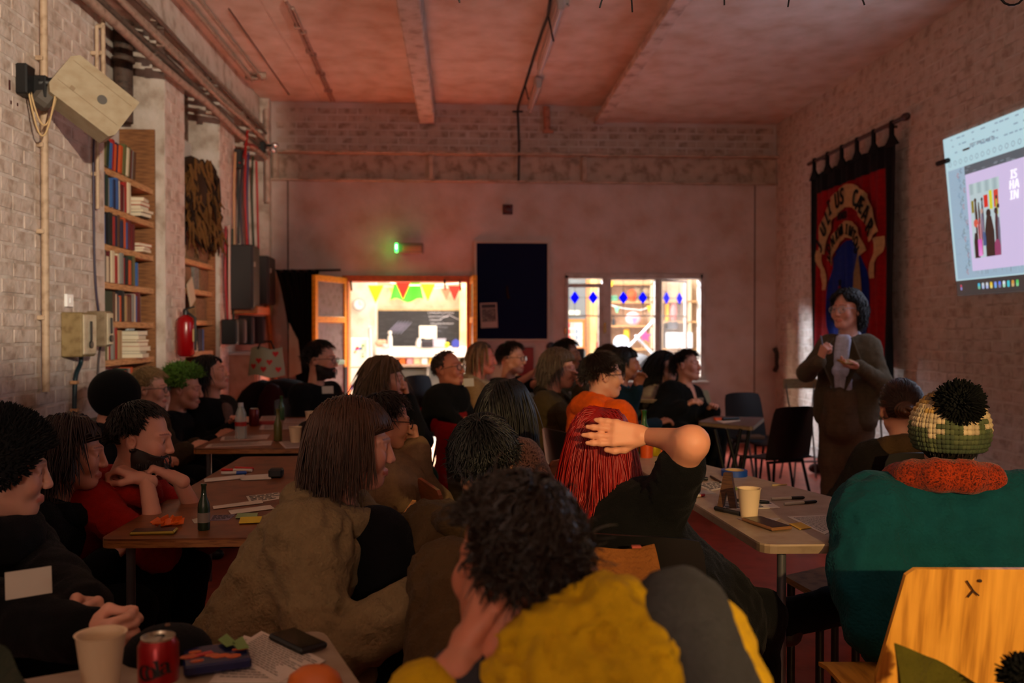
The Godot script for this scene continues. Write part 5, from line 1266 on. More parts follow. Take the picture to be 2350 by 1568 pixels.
		m = MB.new(); m.bx(a + Vector3(0, 0.02, 0), Vector3(0.05, 0.08, 0.04), 0.004); m.bx(b + Vector3(0, 0.02, 0), Vector3(0.05, 0.08, 0.04), 0.004); obj("end_cap", m, mat(Color(0.7, 0.68, 0.66), 0.4), o)
	var wire := MB.new()
	var pts := PackedVector3Array()
	for q in [[1263, 0], [1258, 35], [1245, 70], [1225, 130], [1205, 195], [1190, 240]]: pts.push_back(on_y(q[0], q[1], 3.98))
	for q in range(pts.size()): pts[q].z = maxf(pts[q].z, -10.5)
	pts.push_back(at(1188, 255, 10.55)); pts.push_back(at(1191, 330, 10.55)); pts.push_back(at(1190, 415, 10.55))
	wire.tube(pts, 0.014, 6)
	wire.rod(pts[1], pts[1] + Vector3(0.05, -0.2, -0.05), 0.008); wire.rod(pts[4], pts[4] + Vector3(0.04, -0.14, -0.05), 0.008); wire.rod(at(1176, 256, 10.55), at(1200, 256, 10.55), 0.012)
	solo("ceiling_cable", wire, mat(Color(0.07, 0.05, 0.05), 0.6), "black cable running under the ceiling and down the back wall", "cable")
	for q in [[1248, 270, "orange painted pipe stub on the brick band of the back wall"]]:
		m = MB.new(); m.rod(at(1254, 245, 10.58), at(1256, 300, 10.58), 0.04, 10); m.bx(at(1258, 302, 10.57), Vector3(0.13, 0.03, 0.06), 0.006); solo("pipe_stub", m, paint(Color(0.75, 0.5, 0.4), 0.6, 0.2, 2.0), q[2], "pipe")
	for q in [[672, 20, 776, 248, "left"], [655, 0, 762, 236, "right"]]:
		m = MB.new(); var a := on_y(q[0], q[1], 4.03); var b := on_y(q[2], q[3], 4.03); b.z = maxf(b.z, -10.5)
		m.rod(a, b, 0.013, 6)
		for k in 4: m.bx(a.lerp(b, 0.2 + k * 0.22), Vector3(0.05, 0.04, 0.04), 0.004)
		solo("ceiling_conduit", m, paint(Color(0.66, 0.52, 0.47), 0.6, 0.3, 2.0), "thin %s conduit of the pair clipped across the ceiling" % q[4], "conduit")
	m = MB.new(); m.rod(on_y(525, 20, 4.045), on_y(663, 217, 4.045), 0.007, 6); solo("ceiling_wire", m, mat(Color(0.3, 0.2, 0.18), 0.6), "thin dark wire pinned along the ceiling near the left wall", "wire")
	p = on_y(1292, 4, 4.02)
	o = thing("smoke_detector", "round smoke detector at the top edge of the picture", "smoke detector", p)
	m = MB.new(); m.lathe(Transform3D(), [Vector2(0, -0.045), Vector2(0.035, -0.04), Vector2(0.05, -0.02), Vector2(0.055, 0.03), Vector2(0, 0.03)], 20); obj("body", m, mat(Color(0.75, 0.68, 0.6), 0.5), o)
	m = MB.new()
	for k in 8: m.bx(Vector3(sin(k * TAU / 8) * 0.043, -0.028, cos(k * TAU / 8) * 0.043), Vector3(0.012, 0.01, 0.012), 0.001)
	obj("vent", m, mat(Color(0.12, 0.1, 0.09), 0.6), o)
	# tie ends hanging from a cable close above the camera
	o = thing("hanging_cable", "black cable with loose tie ends along the top edge", "cable")
	m = MB.new(); m.tube(PackedVector3Array([at(900, -40, 3.0), at(1500, -12, 3.0), at(2000, -18, 3.0), at(2400, -40, 3.0)]), 0.006, 6); obj("cable", m, mat(Color(0.03, 0.03, 0.03), 0.5), o)
	for q in [[1380, 18, -4], [1450, 28, 1], [1662, 12, 0], [1810, 16, -2], [1980, 12, 4], [1052, 6, 3]]:
		m = MB.new(); m.rod(at(q[0] + q[2] * -2, -22, 3.0), at(q[0] + q[2], q[1], 3.0), 0.003, 5); obj("tie_end", m, mat(Color(0.03, 0.03, 0.03), 0.5), o)
	m = MB.new(); pts = PackedVector3Array()
	for k in 15: pts.push_back(at(2322 + cos(TAU * k / 14) * 26, -10 + sin(TAU * k / 14) * 22, 3.0))
	m.tube(pts, 0.004, 6); obj("loop", m, mat(Color(0.03, 0.03, 0.03), 0.5), o)
	# red chair-back-like panel and round badge on the wall below the board
	m = MB.new(); m.bx(Vector3.ZERO, Vector3(0.17, 0.36, 0.03), 0.01); solo("red_wall_panel", m, mat(Color(0.5, 0.02, 0.03), 0.5), "red fire blanket box on the wall under the blue notice board", "box", "", at(1208, 832, 10.6))
	m = MB.new(); m.lathe(Transform3D(Basis(Vector3.RIGHT, PI / 2), Vector3.ZERO), [Vector2(0.05, 0), Vector2(0.05, 0.02), Vector2(0.03, 0.035), Vector2(0, 0.035)], 16); solo("round_dial", m, mat(Color(0.1, 0.12, 0.17), 0.4), "round dark dial on the back wall between the board and the window", "dial", "", at(1264, 795, 10.62))
	# folded black board leaning under the window
	m = MB.new(); m.bx(Vector3(0, 0.58, 0), Vector3(0.16, 1.16, 0.04), 0.01); solo("sign_board", m, mat(Color(0.07, 0.08, 0.1), 0.5), "dark sign board standing under the left window sash", "sign", "", at(1325, 830, 10.3) * Vector3(1, 0, 1))

# ---------------------------------------------------------------- bodies as one smooth skin
class Field:
	var a := PackedVector3Array()
	var ba := PackedVector3Array()
	var inv := PackedFloat32Array()
	var ra := PackedFloat32Array()
	var dr := PackedFloat32Array()
	var k := 0.03
	var amp := 0.0
	var freq := 9.0
	var noise: FastNoiseLite
	var cuts := []
	func cap(p: Vector3, q: Vector3, r0: float, r1: float) -> void:
		a.push_back(p); ba.push_back(q - p); inv.push_back(1.0 / maxf((q - p).length_squared(), 1e-8)); ra.push_back(r0); dr.push_back(r1 - r0)
	func one(i: int, p: Vector3) -> float:
		var pa := p - a[i]
		var h := clampf(pa.dot(ba[i]) * inv[i], 0.0, 1.0)
		return (pa - ba[i] * h).length() - ra[i] - dr[i] * h
	func bounds() -> AABB:
		var bb := AABB(a[0], Vector3.ZERO)
		for i in a.size():
			var r := maxf(ra[i], ra[i] + dr[i]) + amp + 0.02
			for q in [a[i], a[i] + ba[i]]:
				bb = bb.expand(q - Vector3.ONE * r); bb = bb.expand(q + Vector3.ONE * r)
		return bb
	func pick(c: Vector3, rad: float) -> PackedInt32Array:
		var ds := PackedFloat32Array(); ds.resize(a.size())
		var best := 1e9
		for i in a.size():
			ds[i] = one(i, c)
			best = minf(best, ds[i])
		var out := PackedInt32Array()
		if best > rad + k + amp or best < -(rad + amp + 0.005): return out
		for i in a.size():
			if ds[i] < best + 2.0 * rad + k: out.push_back(i)
		return out
	func val(p: Vector3, list: PackedInt32Array) -> float:
		var d := 1e9
		for i in list:
			var pa := p - a[i]
			var b := ba[i]
			var h := clampf(pa.dot(b) * inv[i], 0.0, 1.0)
			var e := (pa - b * h).length() - ra[i] - dr[i] * h
			var w := k - absf(d - e)
			d = minf(d, e)
			if w > 0.0: d -= w * w / (4.0 * k)
		if amp > 0.0:
			var q := p * freq
			d += amp * (1.6 * absf(noise.get_noise_3dv(q)) + 0.5 * noise.get_noise_3dv(q * 2.3) - 0.4)
		for q in cuts:
			var b: Vector3 = q[1] - q[0]
			var pa: Vector3 = p - q[0]
			var h := clampf(pa.dot(b) / b.length_squared(), 0.0, 1.0)
			d = maxf(d, lerpf(q[2], q[3], h) - (pa - b * h).length())
		return d
	func tint(_p: Vector3) -> Color:
		return Color.WHITE

class Head:
	var W := PackedInt32Array([0])
	var wide := 1.0
	static func ell(p: Vector3, c: Vector3, r: Vector3) -> float:
		var q := p - c
		var k0 := (q / r).length()
		var k1 := (q / (r * r)).length()
		return k0 * (k0 - 1.0) / maxf(k1, 1e-6)
	static func sm(a: float, b: float, k: float) -> float:
		var w := maxf(k - absf(a - b), 0.0)
		return minf(a, b) - w * w / (4.0 * k)
	static func cp(p: Vector3, a: Vector3, b: Vector3, r0: float, r1: float) -> float:
		var pa := p - a
		var d := b - a
		var h := clampf(pa.dot(d) / d.length_squared(), 0.0, 1.0)
		return (pa - d * h).length() - lerpf(r0, r1, h)
	func bounds() -> AABB:
		return AABB(Vector3(-0.105, -0.2, -0.135), Vector3(0.21, 0.335, 0.27))
	func pick(c: Vector3, rad: float) -> PackedInt32Array:
		return W if absf(val(c, W)) < rad * 1.5 else PackedInt32Array()
	func val(pp: Vector3, _l: PackedInt32Array) -> float:
		var p := Vector3(absf(pp.x), pp.y, pp.z)
		var d := ell(p, Vector3(0, 0.03, -0.018), Vector3(0.076, 0.092, 0.098))
		d = sm(d, ell(p, Vector3(0, -0.035, 0.022), Vector3(0.058, 0.08, 0.067)), 0.03)
		d = sm(d, (p - Vector3(0, -0.097, 0.066)).length() - 0.02, 0.03)
		d = sm(d, cp(p, Vector3(0.05, -0.06, 0.0), Vector3(0.018, -0.098, 0.05), 0.014, 0.016), 0.03)
		d = sm(d, ell(p, Vector3(0.038, -0.03, 0.06), Vector3(0.026, 0.03, 0.025)), 0.02)
		d = sm(d, cp(p, Vector3(0.01, 0.021, 0.088), Vector3(0.046, 0.019, 0.068), 0.0085, 0.008), 0.014)
		var s := (p - Vector3(0.033, -0.002, 0.101)).length() - 0.017
		d = -sm(-d, s, 0.012)
		d = sm(d, cp(p, Vector3(0, 0.014, 0.088), Vector3(0, -0.036, 0.106), 0.0075, 0.0105), 0.012)
		d = sm(d, (p - Vector3(0.012, -0.039, 0.099)).length() - 0.008, 0.008)
		d = sm(d, cp(p, Vector3(0, -0.066, 0.0925), Vector3(0.021, -0.069, 0.081), 0.0055, 0.004), 0.007)
		d = sm(d, cp(p, Vector3(0, -0.077, 0.0915), Vector3(0.018, -0.075, 0.082), 0.0065, 0.004), 0.007)
		d = minf(d, (p - Vector3(0.0325, -0.002, 0.0755)).length() - 0.0125)
		d = sm(d, cp(p, Vector3(0.02, 0.009, 0.085), Vector3(0.045, 0.007, 0.074), 0.004, 0.004), 0.005)
		var e := Vector3(p.x, p.y + (p.z + 0.012) * 0.25, p.z)
		var ear := ell(e, Vector3(0.079, -0.006, -0.014), Vector3(0.010, 0.031, 0.019))
		ear = maxf(ear, -((e - Vector3(0.09, -0.004, -0.008)).length() - 0.0125))
		d = sm(d, ear, 0.006)
		return sm(d, cp(p, Vector3(0, -0.07, -0.03), Vector3(0, -0.19, -0.045), 0.05, 0.054), 0.03)
	func tint(pp: Vector3) -> Color:
		var p := Vector3(absf(pp.x), pp.y, pp.z)
		if (p - Vector3(0.0325, -0.002, 0.0755)).length() < 0.0135 and p.z > 0.078 and absf(p.y + 0.002) < 0.0075:
			return Color(0.08, 0.06, 0.05) if Vector2(p.x - 0.0325, p.y + 0.002).length() < 0.0058 else Color(1, 1, 1)
		if cp(p, Vector3(0, -0.071, 0.0935), Vector3(0.021, -0.071, 0.083), 0.009, 0.005) < 0.0012: return Color(0.8, 0.48, 0.45)
		if cp(p, Vector3(0.012, 0.026, 0.096), Vector3(0.047, 0.024, 0.076), 0.0035, 0.0025) < 0.001: return Color(0.45, 0.35, 0.3)
		var blush := clampf(1.0 - (p - Vector3(0.045, -0.03, 0.07)).length() / 0.035, 0.0, 1.0) + clampf(1.0 - (p - Vector3(0, -0.036, 0.115)).length() / 0.02, 0.0, 1.0)
		return Color(1, 1, 1).lerp(Color(1, 0.78, 0.74), clampf(blush, 0, 1) * 0.7)

class Beard extends Head:
	func bounds() -> AABB: return AABB(Vector3(-0.09, -0.14, -0.03), Vector3(0.18, 0.14, 0.16))
	func val(p: Vector3, l: PackedInt32Array) -> float:
		var d := super.val(p, l) - 0.006 + 0.0025 * sin(p.x * 700.0) * sin(p.y * 600.0 + p.x * 300.0)
		d = maxf(d, p.y + 0.028 + 0.32 * maxf(p.z, 0.0) - 0.1 * maxf(0.0, 0.03 - absf(p.x)))
		d = maxf(d, -(p.z + 0.014))
		return maxf(d, 0.021 - ((p - Vector3(0, -0.0715, 0.1)) * Vector3(0.75, 1.6, 1)).length())

func surface_net(f, cell: float, colors := false) -> Array:
	var bb: AABB = f.bounds()
	var lo := bb.position
	const B := 6
	var nb := Vector3i((bb.size / (cell * B)).ceil())
	var nx := nb.x * B + 2
	var nxy := nx * (nb.y * B + 2)
	var ids := {}
	var edges := PackedInt32Array()
	var v := PackedVector3Array()
	var g := PackedFloat32Array(); g.resize((B + 1) * (B + 1) * (B + 1))
	const R := B + 1
	var off := PackedInt32Array([0, 1, R, R + 1, R * R, R * R + 1, R * R + R, R * R + R + 1])
	var ed := PackedInt32Array([0, 1, 2, 3, 4, 5, 6, 7, 0, 2, 1, 3, 4, 6, 5, 7, 0, 4, 1, 5, 2, 6, 3, 7])
	var co := [Vector3(0, 0, 0), Vector3(1, 0, 0), Vector3(0, 1, 0), Vector3(1, 1, 0), Vector3(0, 0, 1), Vector3(1, 0, 1), Vector3(0, 1, 1), Vector3(1, 1, 1)]
	for bz in nb.z:
		for by in nb.y:
			for bx in nb.x:
				var base := lo + Vector3(bx, by, bz) * (cell * B)
				var list: PackedInt32Array = f.pick(base + Vector3.ONE * (cell * B * 0.5), cell * B * 0.87)
				if list.is_empty(): continue
				var q := 0
				var mixed := 0
				for z in R:
					for y in R:
						for xx in R:
							var d: float = f.val(base + Vector3(xx, y, z) * cell, list)
							g[q] = d
							mixed |= 1 if d < 0.0 else 2
							q += 1
				if mixed != 3: continue
				for z in B:
					for y in B:
						for xx in B:
							var o := (z * R + y) * R + xx
							var s0 := g[o] < 0.0
							var same := true
							for i in 7:
								if (g[o + off[i + 1]] < 0.0) != s0:
									same = false
									break
							if same: continue
							var sum := Vector3.ZERO
							var cnt := 0
							for i in 12:
								var e0 := ed[i * 2]
								var e1 := ed[i * 2 + 1]
								var d0 := g[o + off[e0]]
								var d1 := g[o + off[e1]]
								if (d0 < 0.0) != (d1 < 0.0):
									sum += (co[e0] as Vector3).lerp(co[e1], d0 / (d0 - d1))
									cnt += 1
							var key := (bx * B + xx) + (by * B + y) * nx + (bz * B + z) * nxy
							ids[key] = v.size()
							v.push_back(base + (Vector3(xx, y, z) + sum / cnt) * cell)
							if (g[o + 1] < 0.0) != s0: edges.append_array(PackedInt32Array([key, nx, nxy, 1 if s0 else 0]))
							if (g[o + R] < 0.0) != s0: edges.append_array(PackedInt32Array([key, nxy, 1, 1 if s0 else 0]))
							if (g[o + R * R] < 0.0) != s0: edges.append_array(PackedInt32Array([key, 1, nx, 1 if s0 else 0]))
	var n := PackedVector3Array(); n.resize(v.size())
	var x := PackedInt32Array()
	for i in edges.size() / 4:
		var k := edges[i * 4]
		var u := edges[i * 4 + 1]
		var w := edges[i * 4 + 2]
		var i0: int = ids.get(k - u - w, -1)
		var i1: int = ids.get(k - w, -1)
		var i2: int = ids.get(k, -1)
		var i3: int = ids.get(k - u, -1)
		if i0 < 0 or i1 < 0 or i2 < 0 or i3 < 0: continue
		var nn := (v[i2] - v[i0]).cross(v[i3] - v[i1])
		if edges[i * 4 + 3] == 1:
			x.append_array(PackedInt32Array([i0, i2, i1, i0, i3, i2]))
		else:
			nn = -nn
			x.append_array(PackedInt32Array([i0, i1, i2, i0, i2, i3]))
		n[i0] += nn; n[i1] += nn; n[i2] += nn; n[i3] += nn
	var c := PackedColorArray()
	for i in v.size():
		n[i] = n[i].normalized()
		if colors: c.push_back(f.tint(v[i]))
	return [v, n, x, c] if colors else [v, n, x]

# hand: wrist at the origin, fingers along +y, palm towards +z, thumb at +x
func hand_field(curl: float, spread: float) -> Field:
	var f := Field.new(); f.k = 0.008
	f.cap(Vector3(0, -0.03, 0), Vector3(0, 0.01, 0), 0.026, 0.024)
	for q in [-0.026, -0.009, 0.009, 0.026]: f.cap(Vector3(q * 0.6, 0.01, 0), Vector3(q, 0.082, -0.002), 0.015, 0.0125)
	var xs := [-0.03, -0.0105, 0.0105, 0.03]
	var ln := [0.06, 0.076, 0.082, 0.072]
	for i in 4:
		var p := Vector3(xs[i], 0.086 + [-0.006, 0.0, 0.003, 0.0][i], -0.001)
		var an := 0.15
		for j in 3:
			an += curl * [0.8, 1.1, 0.8][j] * (1.0 + 0.12 * (1 - i))
			var l: float = ln[i] * [0.46, 0.31, 0.25][j]
			var q := p + Vector3(xs[i] * spread * l * 9.0, cos(an) * l, sin(an) * l)
			f.cap(p, q, 0.0092 - j * 0.0008, 0.0084 - j * 0.0009)
			p = q
	f.cap(Vector3(0.018, 0.02, 0.006), Vector3(0.042, 0.05, 0.014 + curl * 0.012), 0.015, 0.0115)
	f.cap(Vector3(0.042, 0.05, 0.014 + curl * 0.012), Vector3(0.05 - curl * 0.02, 0.078, 0.02 + curl * 0.02), 0.0105, 0.0095)
	f.cap(Vector3(0.05 - curl * 0.02, 0.078, 0.02 + curl * 0.02), Vector3(0.05 - curl * 0.035, 0.1, 0.026 + curl * 0.02), 0.0095, 0.008)
	return f

var jobs := []      # {node, pieces: [[kind, ...]]}
var flat := []
var made := []

func run_one(i: int) -> void:
	var j = flat[i]
	match j[0]:
		"net": made[i] = moved(surface_net(j[1], j[2], j[3]), j[4])
		"hair": made[i] = moved(hair_mesh(j[1], j[2]), j[4])
func moved(o: Array, tf: Transform3D) -> Array:
	if tf == Transform3D(): return o
	o[0] = tf * (o[0] as PackedVector3Array)
	if tf.basis == Basis(): return o
	var n: PackedVector3Array = Transform3D(tf.basis.inverse().transposed(), Vector3.ZERO) * (o[1] as PackedVector3Array)
	for i in n.size(): n[i] = n[i].normalized()
	o[1] = n
	return o
func run_all(list: Array) -> Array:
	flat = list; made = []; made.resize(list.size())
	var id := WorkerThreadPool.add_group_task(run_one, list.size(), -1, true)
	WorkerThreadPool.wait_for_group_task_completion(id)
	return made

# ---------------------------------------------------------------- hair: a cap and locks that lie on the skull and fall
func hair_mesh(s: Dictionary, down: Vector3) -> Array:
	var r := RandomNumberGenerator.new(); r.seed = int(s.get("seed", 1))
	var m := MB.new()
	var cc := Vector3(0, 0.03, -0.018)
	var lift: float = s.get("lift", 0.012)
	var rad := Vector3(0.078, 0.094, 0.1) + Vector3.ONE * lift
	var low: float = s.get("low", -0.55)
	var front: float = s.get("front", 0.62)
	var hat: bool = s.get("hat", false)
	var side := func(d: Vector3) -> bool:   # covered by hair
		if hat: return d.y > lerpf(low, s.get("brim", 0.3), pow(clampf(d.z * 0.6 + 0.5, 0.0, 1.0), s.get("bpow", 1.6)))
		if d.y > front - 0.12 * absf(d.x): return true
		if d.z > s.get("temple", 0.6) - 0.3 * absf(d.x): return false
		if absf(d.x) > 0.75 and d.y < s.get("ear", -0.12) and d.z > -0.35: return false
		return d.y > low
	var n: int = s.get("n", 300)
	# cap
	var cr := rad - Vector3.ONE * (0.0 if hat else 0.004)
	var seg := 44
	var idx := {}
	var tone: float = s.get("tone", 0.8)
	for j in 31:
		for i in seg:
			var th := PI * j / 30.0
			var d := Vector3(sin(th) * cos(TAU * i / seg), cos(th), sin(th) * sin(TAU * i / seg))
			idx[j * seg + i] = m.vert(cc + d * cr, (d / cr).normalized(), Vector2.ZERO, Color(tone, tone, tone))
	for j in 30:
		for i in seg:
			var th := PI * (j + 0.5) / 30.0
			var a := TAU * (i + 0.5) / seg
			var mid := Vector3(sin(th) * cos(a), cos(th), sin(th) * sin(a))
			if not side.call(mid) or (hat and n > 0 and not side.call(mid - Vector3(0, 0.14, 0))): continue
			var i0: int = idx[j * seg + i]; var i1: int = idx[j * seg + (i + 1) % seg]; var i2: int = idx[(j + 1) * seg + (i + 1) % seg]; var i3: int = idx[(j + 1) * seg + i]
			m.x.append_array(PackedInt32Array([i0, i2, i1, i0, i3, i2]))
	# locks
	var length: float = s.get("len", 0.12)
	var thick: float = s.get("r", 0.006)
	var grav: float = s.get("grav", 0.5)
	var curl: float = s.get("curl", 0.0)
	var wave: float = s.get("wave", 14.0)
	var style: String = s.get("style", "fall")
	var whorl: Vector3 = s.get("whorl", Vector3(0.05, 0.9, -0.45)).normalized()
	var target: Vector3 = s.get("target", Vector3(0, 0.02, -0.13))
	var steps: int = s.get("steps", 7)
	var sides: int = s.get("sides", 4)
	var flow_noise := FastNoiseLite.new(); flow_noise.frequency = 14.0; flow_noise.seed = int(s.get("seed", 1))
	var shoulder: float = s.get("shoulder", 0.0)   # keeps long hair off the back
	var vary: float = s.get("vary", 0.35)
	for q in n:
		var y := 1.0 - (q + 0.5) / n * 1.75
		var a := q * 2.399963 + r.randf() * 0.3
		var d := Vector3(sqrt(maxf(0, 1 - y * y)) * cos(a), y, sqrt(maxf(0, 1 - y * y)) * sin(a))
		if not side.call(d): continue
		var p := cc + d * (rad - Vector3.ONE * 0.006)
		var nn := (d / rad).normalized()
		var dir: Vector3
		match style:
			"fall":
				dir = (down * 0.7 + Vector3(signf(d.x + s.get("part", 0.0)) * 0.55, 0, -0.1 if d.z < 0.3 else s.get("fringe", 0.0)) * clampf(d.y, 0, 1)) + nn * 0.1
			"back": dir = (target - p).normalized()
			"stand": dir = nn + Vector3(r.randfn(0, 0.35), 0.25, r.randfn(0, 0.35))
			_: dir = (d - whorl * d.dot(whorl)).normalized() + Vector3(0, 0, s.get("sweep", 0.05)) + Vector3(flow_noise.get_noise_3dv(d), flow_noise.get_noise_3dv(d + Vector3(9, 0, 0)), flow_noise.get_noise_3dv(d + Vector3(0, 9, 0))) * s.get("mess", 0.8)
		dir = (dir - nn * dir.dot(nn) * (0.0 if style == "stand" else 0.9)).normalized()
		var l := length * (1.0 + r.randf_range(-vary, vary))
		var st := l / steps
		var pts := PackedVector3Array([p])
		var th := thick * r.randf_range(0.6, 1.15)
		var rr := PackedFloat32Array([th])
		var ph := r.randf() * TAU
		var sway: Vector3 = Vector3(r.randfn(0, 1), r.randfn(0, 1), r.randfn(0, 1)) * s.get("stray", 0.06)
		for k in steps:
			if style == "back":
				var to := target - p
				if to.length() < 0.02: break
				dir = (dir * 0.5 + to.normalized() * 0.6).normalized()
			else:
				dir = (dir + down * grav * 0.45 + sway * 0.5).normalized()
			p += dir * st
			var e := (p - cc) / (rad + Vector3.ONE * (r.randf() * 0.006))
			var el := e.length()
			if el < 1.0: p = cc + (p - cc) / el
			if shoulder > 0.0 and p.y < -0.17:
				var hx := Vector2(p.x / 0.19, (p.z + 0.06) / 0.1)
				if hx.length() < 1.0: p.z = -0.06 - 0.1 * sqrt(maxf(0.0, 1.0 - hx.x * hx.x)) * (1.0 if p.z < 0.03 else -1.0)
			var fz: float = s.get("fz", 0.036)
			if p.z > fz and p.y < 0.055 and p.y > -0.2 and absf(p.x) < 0.09 and not hat:   # keeps the face clear
				p.x = maxf(absf(p.x), 0.076) * (1.0 if p.x >= 0.0 else -1.0)
				p.z = fz
			if s.get("earclear", false) and absf(p.x) > 0.058 and p.y < 0.045 and p.z > -s.get("earback", 0.05) and p.z < 0.06: break
			var off := Vector3.ZERO
			if curl > 0.0:
				var w := dir.cross(nn).normalized()
				off = (w * sin(ph + k * wave / steps) + nn * cos(ph + k * wave / steps)) * curl
			pts.push_back(p + off)
			rr.push_back(th * (1.0 - 0.85 * pow(float(k + 1) / steps, 1.6)))
		if pts.size() < 3: continue
		var b := m.v.size()
		m.tube(pts, rr, sides, false)
		var sh := r.randf_range(0.72, 1.0)
		var tipc: Color = s.get("tip", Color(1, 1, 1))
		var ring := sides
		for k in range(b, m.v.size()):
			var u := float((k - b) / ring) / maxf(1.0, pts.size() - 1.0)
			var base := Color(sh, sh, sh)
			m.c[k] = base.lerp(Color(tipc.r * sh, tipc.g * sh, tipc.b * sh), u)
	return [m.v, m.n, m.x, m.c]

# ---------------------------------------------------------------- a person
func ik(s: Vector3, w: Vector3, l0: float, l1: float, pole: Vector3) -> Array:
	var d := w - s
	var l := clampf(d.length(), 0.12, (l0 + l1) * 0.995)
	var u := d.normalized()
	var ww := s + u * l
	var c := (l0 * l0 + l * l - l1 * l1) / (2.0 * l)
	var h := sqrt(maxf(l0 * l0 - c * c, 0.0))
	var pp := (pole - u * pole.dot(u)).normalized()
	return [s + u * c + pp * h, ww]

func person(sp: Dictionary) -> Node3D:
	var hc: Vector3 = sp.h
	var yaw := deg_to_rad(sp.get("yaw", 90.0))
	var hyaw := deg_to_rad(sp.get("hyaw", sp.get("yaw", 90.0)))
	var fwd := Vector3(sin(yaw), 0, cos(yaw))
	var lft := Vector3.UP.cross(fwd)
	var hb := Basis(Vector3.UP, hyaw) * Basis(Vector3.RIGHT, deg_to_rad(sp.get("hp", 0.0))) * Basis(Vector3.BACK, deg_to_rad(sp.get("hr", 0.0)))
	var hs: float = sp.get("hs", 1.0)
	var seat: float = sp.get("seat", 0.45)
	var standing: bool = sp.get("stand", false)
	var g: float = sp.get("girth", 1.0)
	var sw: float = sp.get("sh", 0.175)
	var nk := hc - hb.y * 0.13 * hs - hb.z * 0.035 - Vector3(0, 0.045, 0) - fwd * 0.01
	if sp.has("nk"): nk = sp.nk
	var pel: Vector3 = Vector3(nk.x, seat + 0.1, nk.z) - fwd * sp.get("lean", 0.05) - lft * sp.get("side", 0.0)
	var s: Vector3 = (nk - pel).normalized()
	var across: Vector3 = (lft - s * lft.dot(s) + Vector3(0, sp.get("tilt", 0.0), 0)).normalized()
	var chest: Vector3 = pel.lerp(nk, 0.7)
	var shp: Vector3 = pel.lerp(nk, 0.93)
	var o := thing("person", sp.label, "person", Vector3(pel.x, 0, pel.z), 0.0, "")
	var back := Transform3D(Basis(), -o.position)
	var cell: float = sp.get("cell", 0.017)
	# skeleton
	var arms := []
	for e in [["l", 1.0], ["r", -1.0]]:
		var S: Vector3 = sp[e[0] + "s"] if sp.has(e[0] + "s") else shp + across * (sw - 0.02) * e[1] - s * 0.03
		var W: Vector3 = sp[e[0] + "w"] if sp.has(e[0] + "w") else pel + fwd * 0.33 + lft * 0.1 * e[1] + Vector3(0, 0.1, 0)
		var pole: Vector3 = sp.get(e[0] + "p", Vector3(0, -0.8, 0) + lft * 0.7 * e[1] - fwd * 0.4)
		var r := ik(S, W, 0.29 * sp.get("arm", 1.0), 0.26 * sp.get("arm", 1.0), pole)
		if sp.has(e[0] + "e"): r[0] = sp[e[0] + "e"]; r[1] = W
		arms.append([S, r[0], r[1], e[1]])
	var legs := []
	for e in [["l", 1.0], ["r", -1.0]]:
		var H: Vector3 = pel + lft * 0.09 * e[1] - Vector3(0, 0.02, 0)
		var K: Vector3
		var A: Vector3
		if standing:
			A = sp.get(e[0] + "f", Vector3(H.x, 0.09, H.z) + lft * 0.03 * e[1])
			K = H.lerp(A, 0.5) + fwd * 0.03
		else:
			K = H + fwd * 0.42 + lft * 0.05 * e[1]; K.y = seat + 0.05
			A = K + fwd * sp.get("foot", -0.02); A.y = 0.09
			if sp.has(e[0] + "k"): K = sp[e[0] + "k"]
			if sp.has(e[0] + "f"): A = sp[e[0] + "f"]
		legs.append([H, K, A])
	var noise := FastNoiseLite.new(); noise.seed = int(sp.get("seed", 3)); noise.frequency = 1.0; noise.fractal_octaves = 2
	# body: torso, neck, arms and legs under the clothes, then the head and the hands on finer grids
	var f := Field.new(); f.k = 0.04
	var torso := func(fd: Field, t: float, low: float) -> void:
		for e in [1.0, -1.0]:
			fd.cap(pel + lft * 0.075 * e * g + s * low, chest + across * 0.085 * e, 0.105 * g + t, 0.1 * (0.5 + 0.5 * g) + t)
			fd.cap(chest + across * 0.08 * e, shp + across * (sw - 0.04) * e - s * 0.045, 0.09 + t, 0.058 + t)
		fd.cap(pel + fwd * 0.045 * g + s * 0.1, chest + fwd * 0.04, 0.1 * g + t, 0.085 + t)
		fd.cap(shp + across * (sw - 0.05) - s * 0.03, shp - across * (sw - 0.05) - s * 0.03, 0.056 + t, 0.056 + t)
	torso.call(f, -0.012, 0.0)
	f.cap(shp - s * 0.02, hc - hb.y * 0.08 - hb.z * 0.03, 0.062, 0.052)
	for a in arms:
		f.cap(a[0], a[1], 0.046, 0.038); f.cap(a[1], a[2], 0.038, 0.026)
	for l in legs:
		f.cap(l[0], l[1], 0.072, 0.05); f.cap(l[1], l[2], 0.05, 0.034)
	if sp.get("vneck", false): f.cap(nk + fwd * 0.05 - s * 0.02, chest + fwd * 0.15 + s * 0.02, 0.058, 0.02)
	var hd := Transform3D(hb.scaled_local(Vector3(sp.get("wide", 1.0), 1, 1) * hs), hc)
	var pieces := [["net", f, maxf(cell * 1.5, 0.018) if sp.get("sleeve", 1.0) > 0.95 else minf(cell, 0.012), false, back], ["tmpl", "head", back * hd]]
	var poses: Array = sp.get("hands", ["relaxed", "relaxed"])
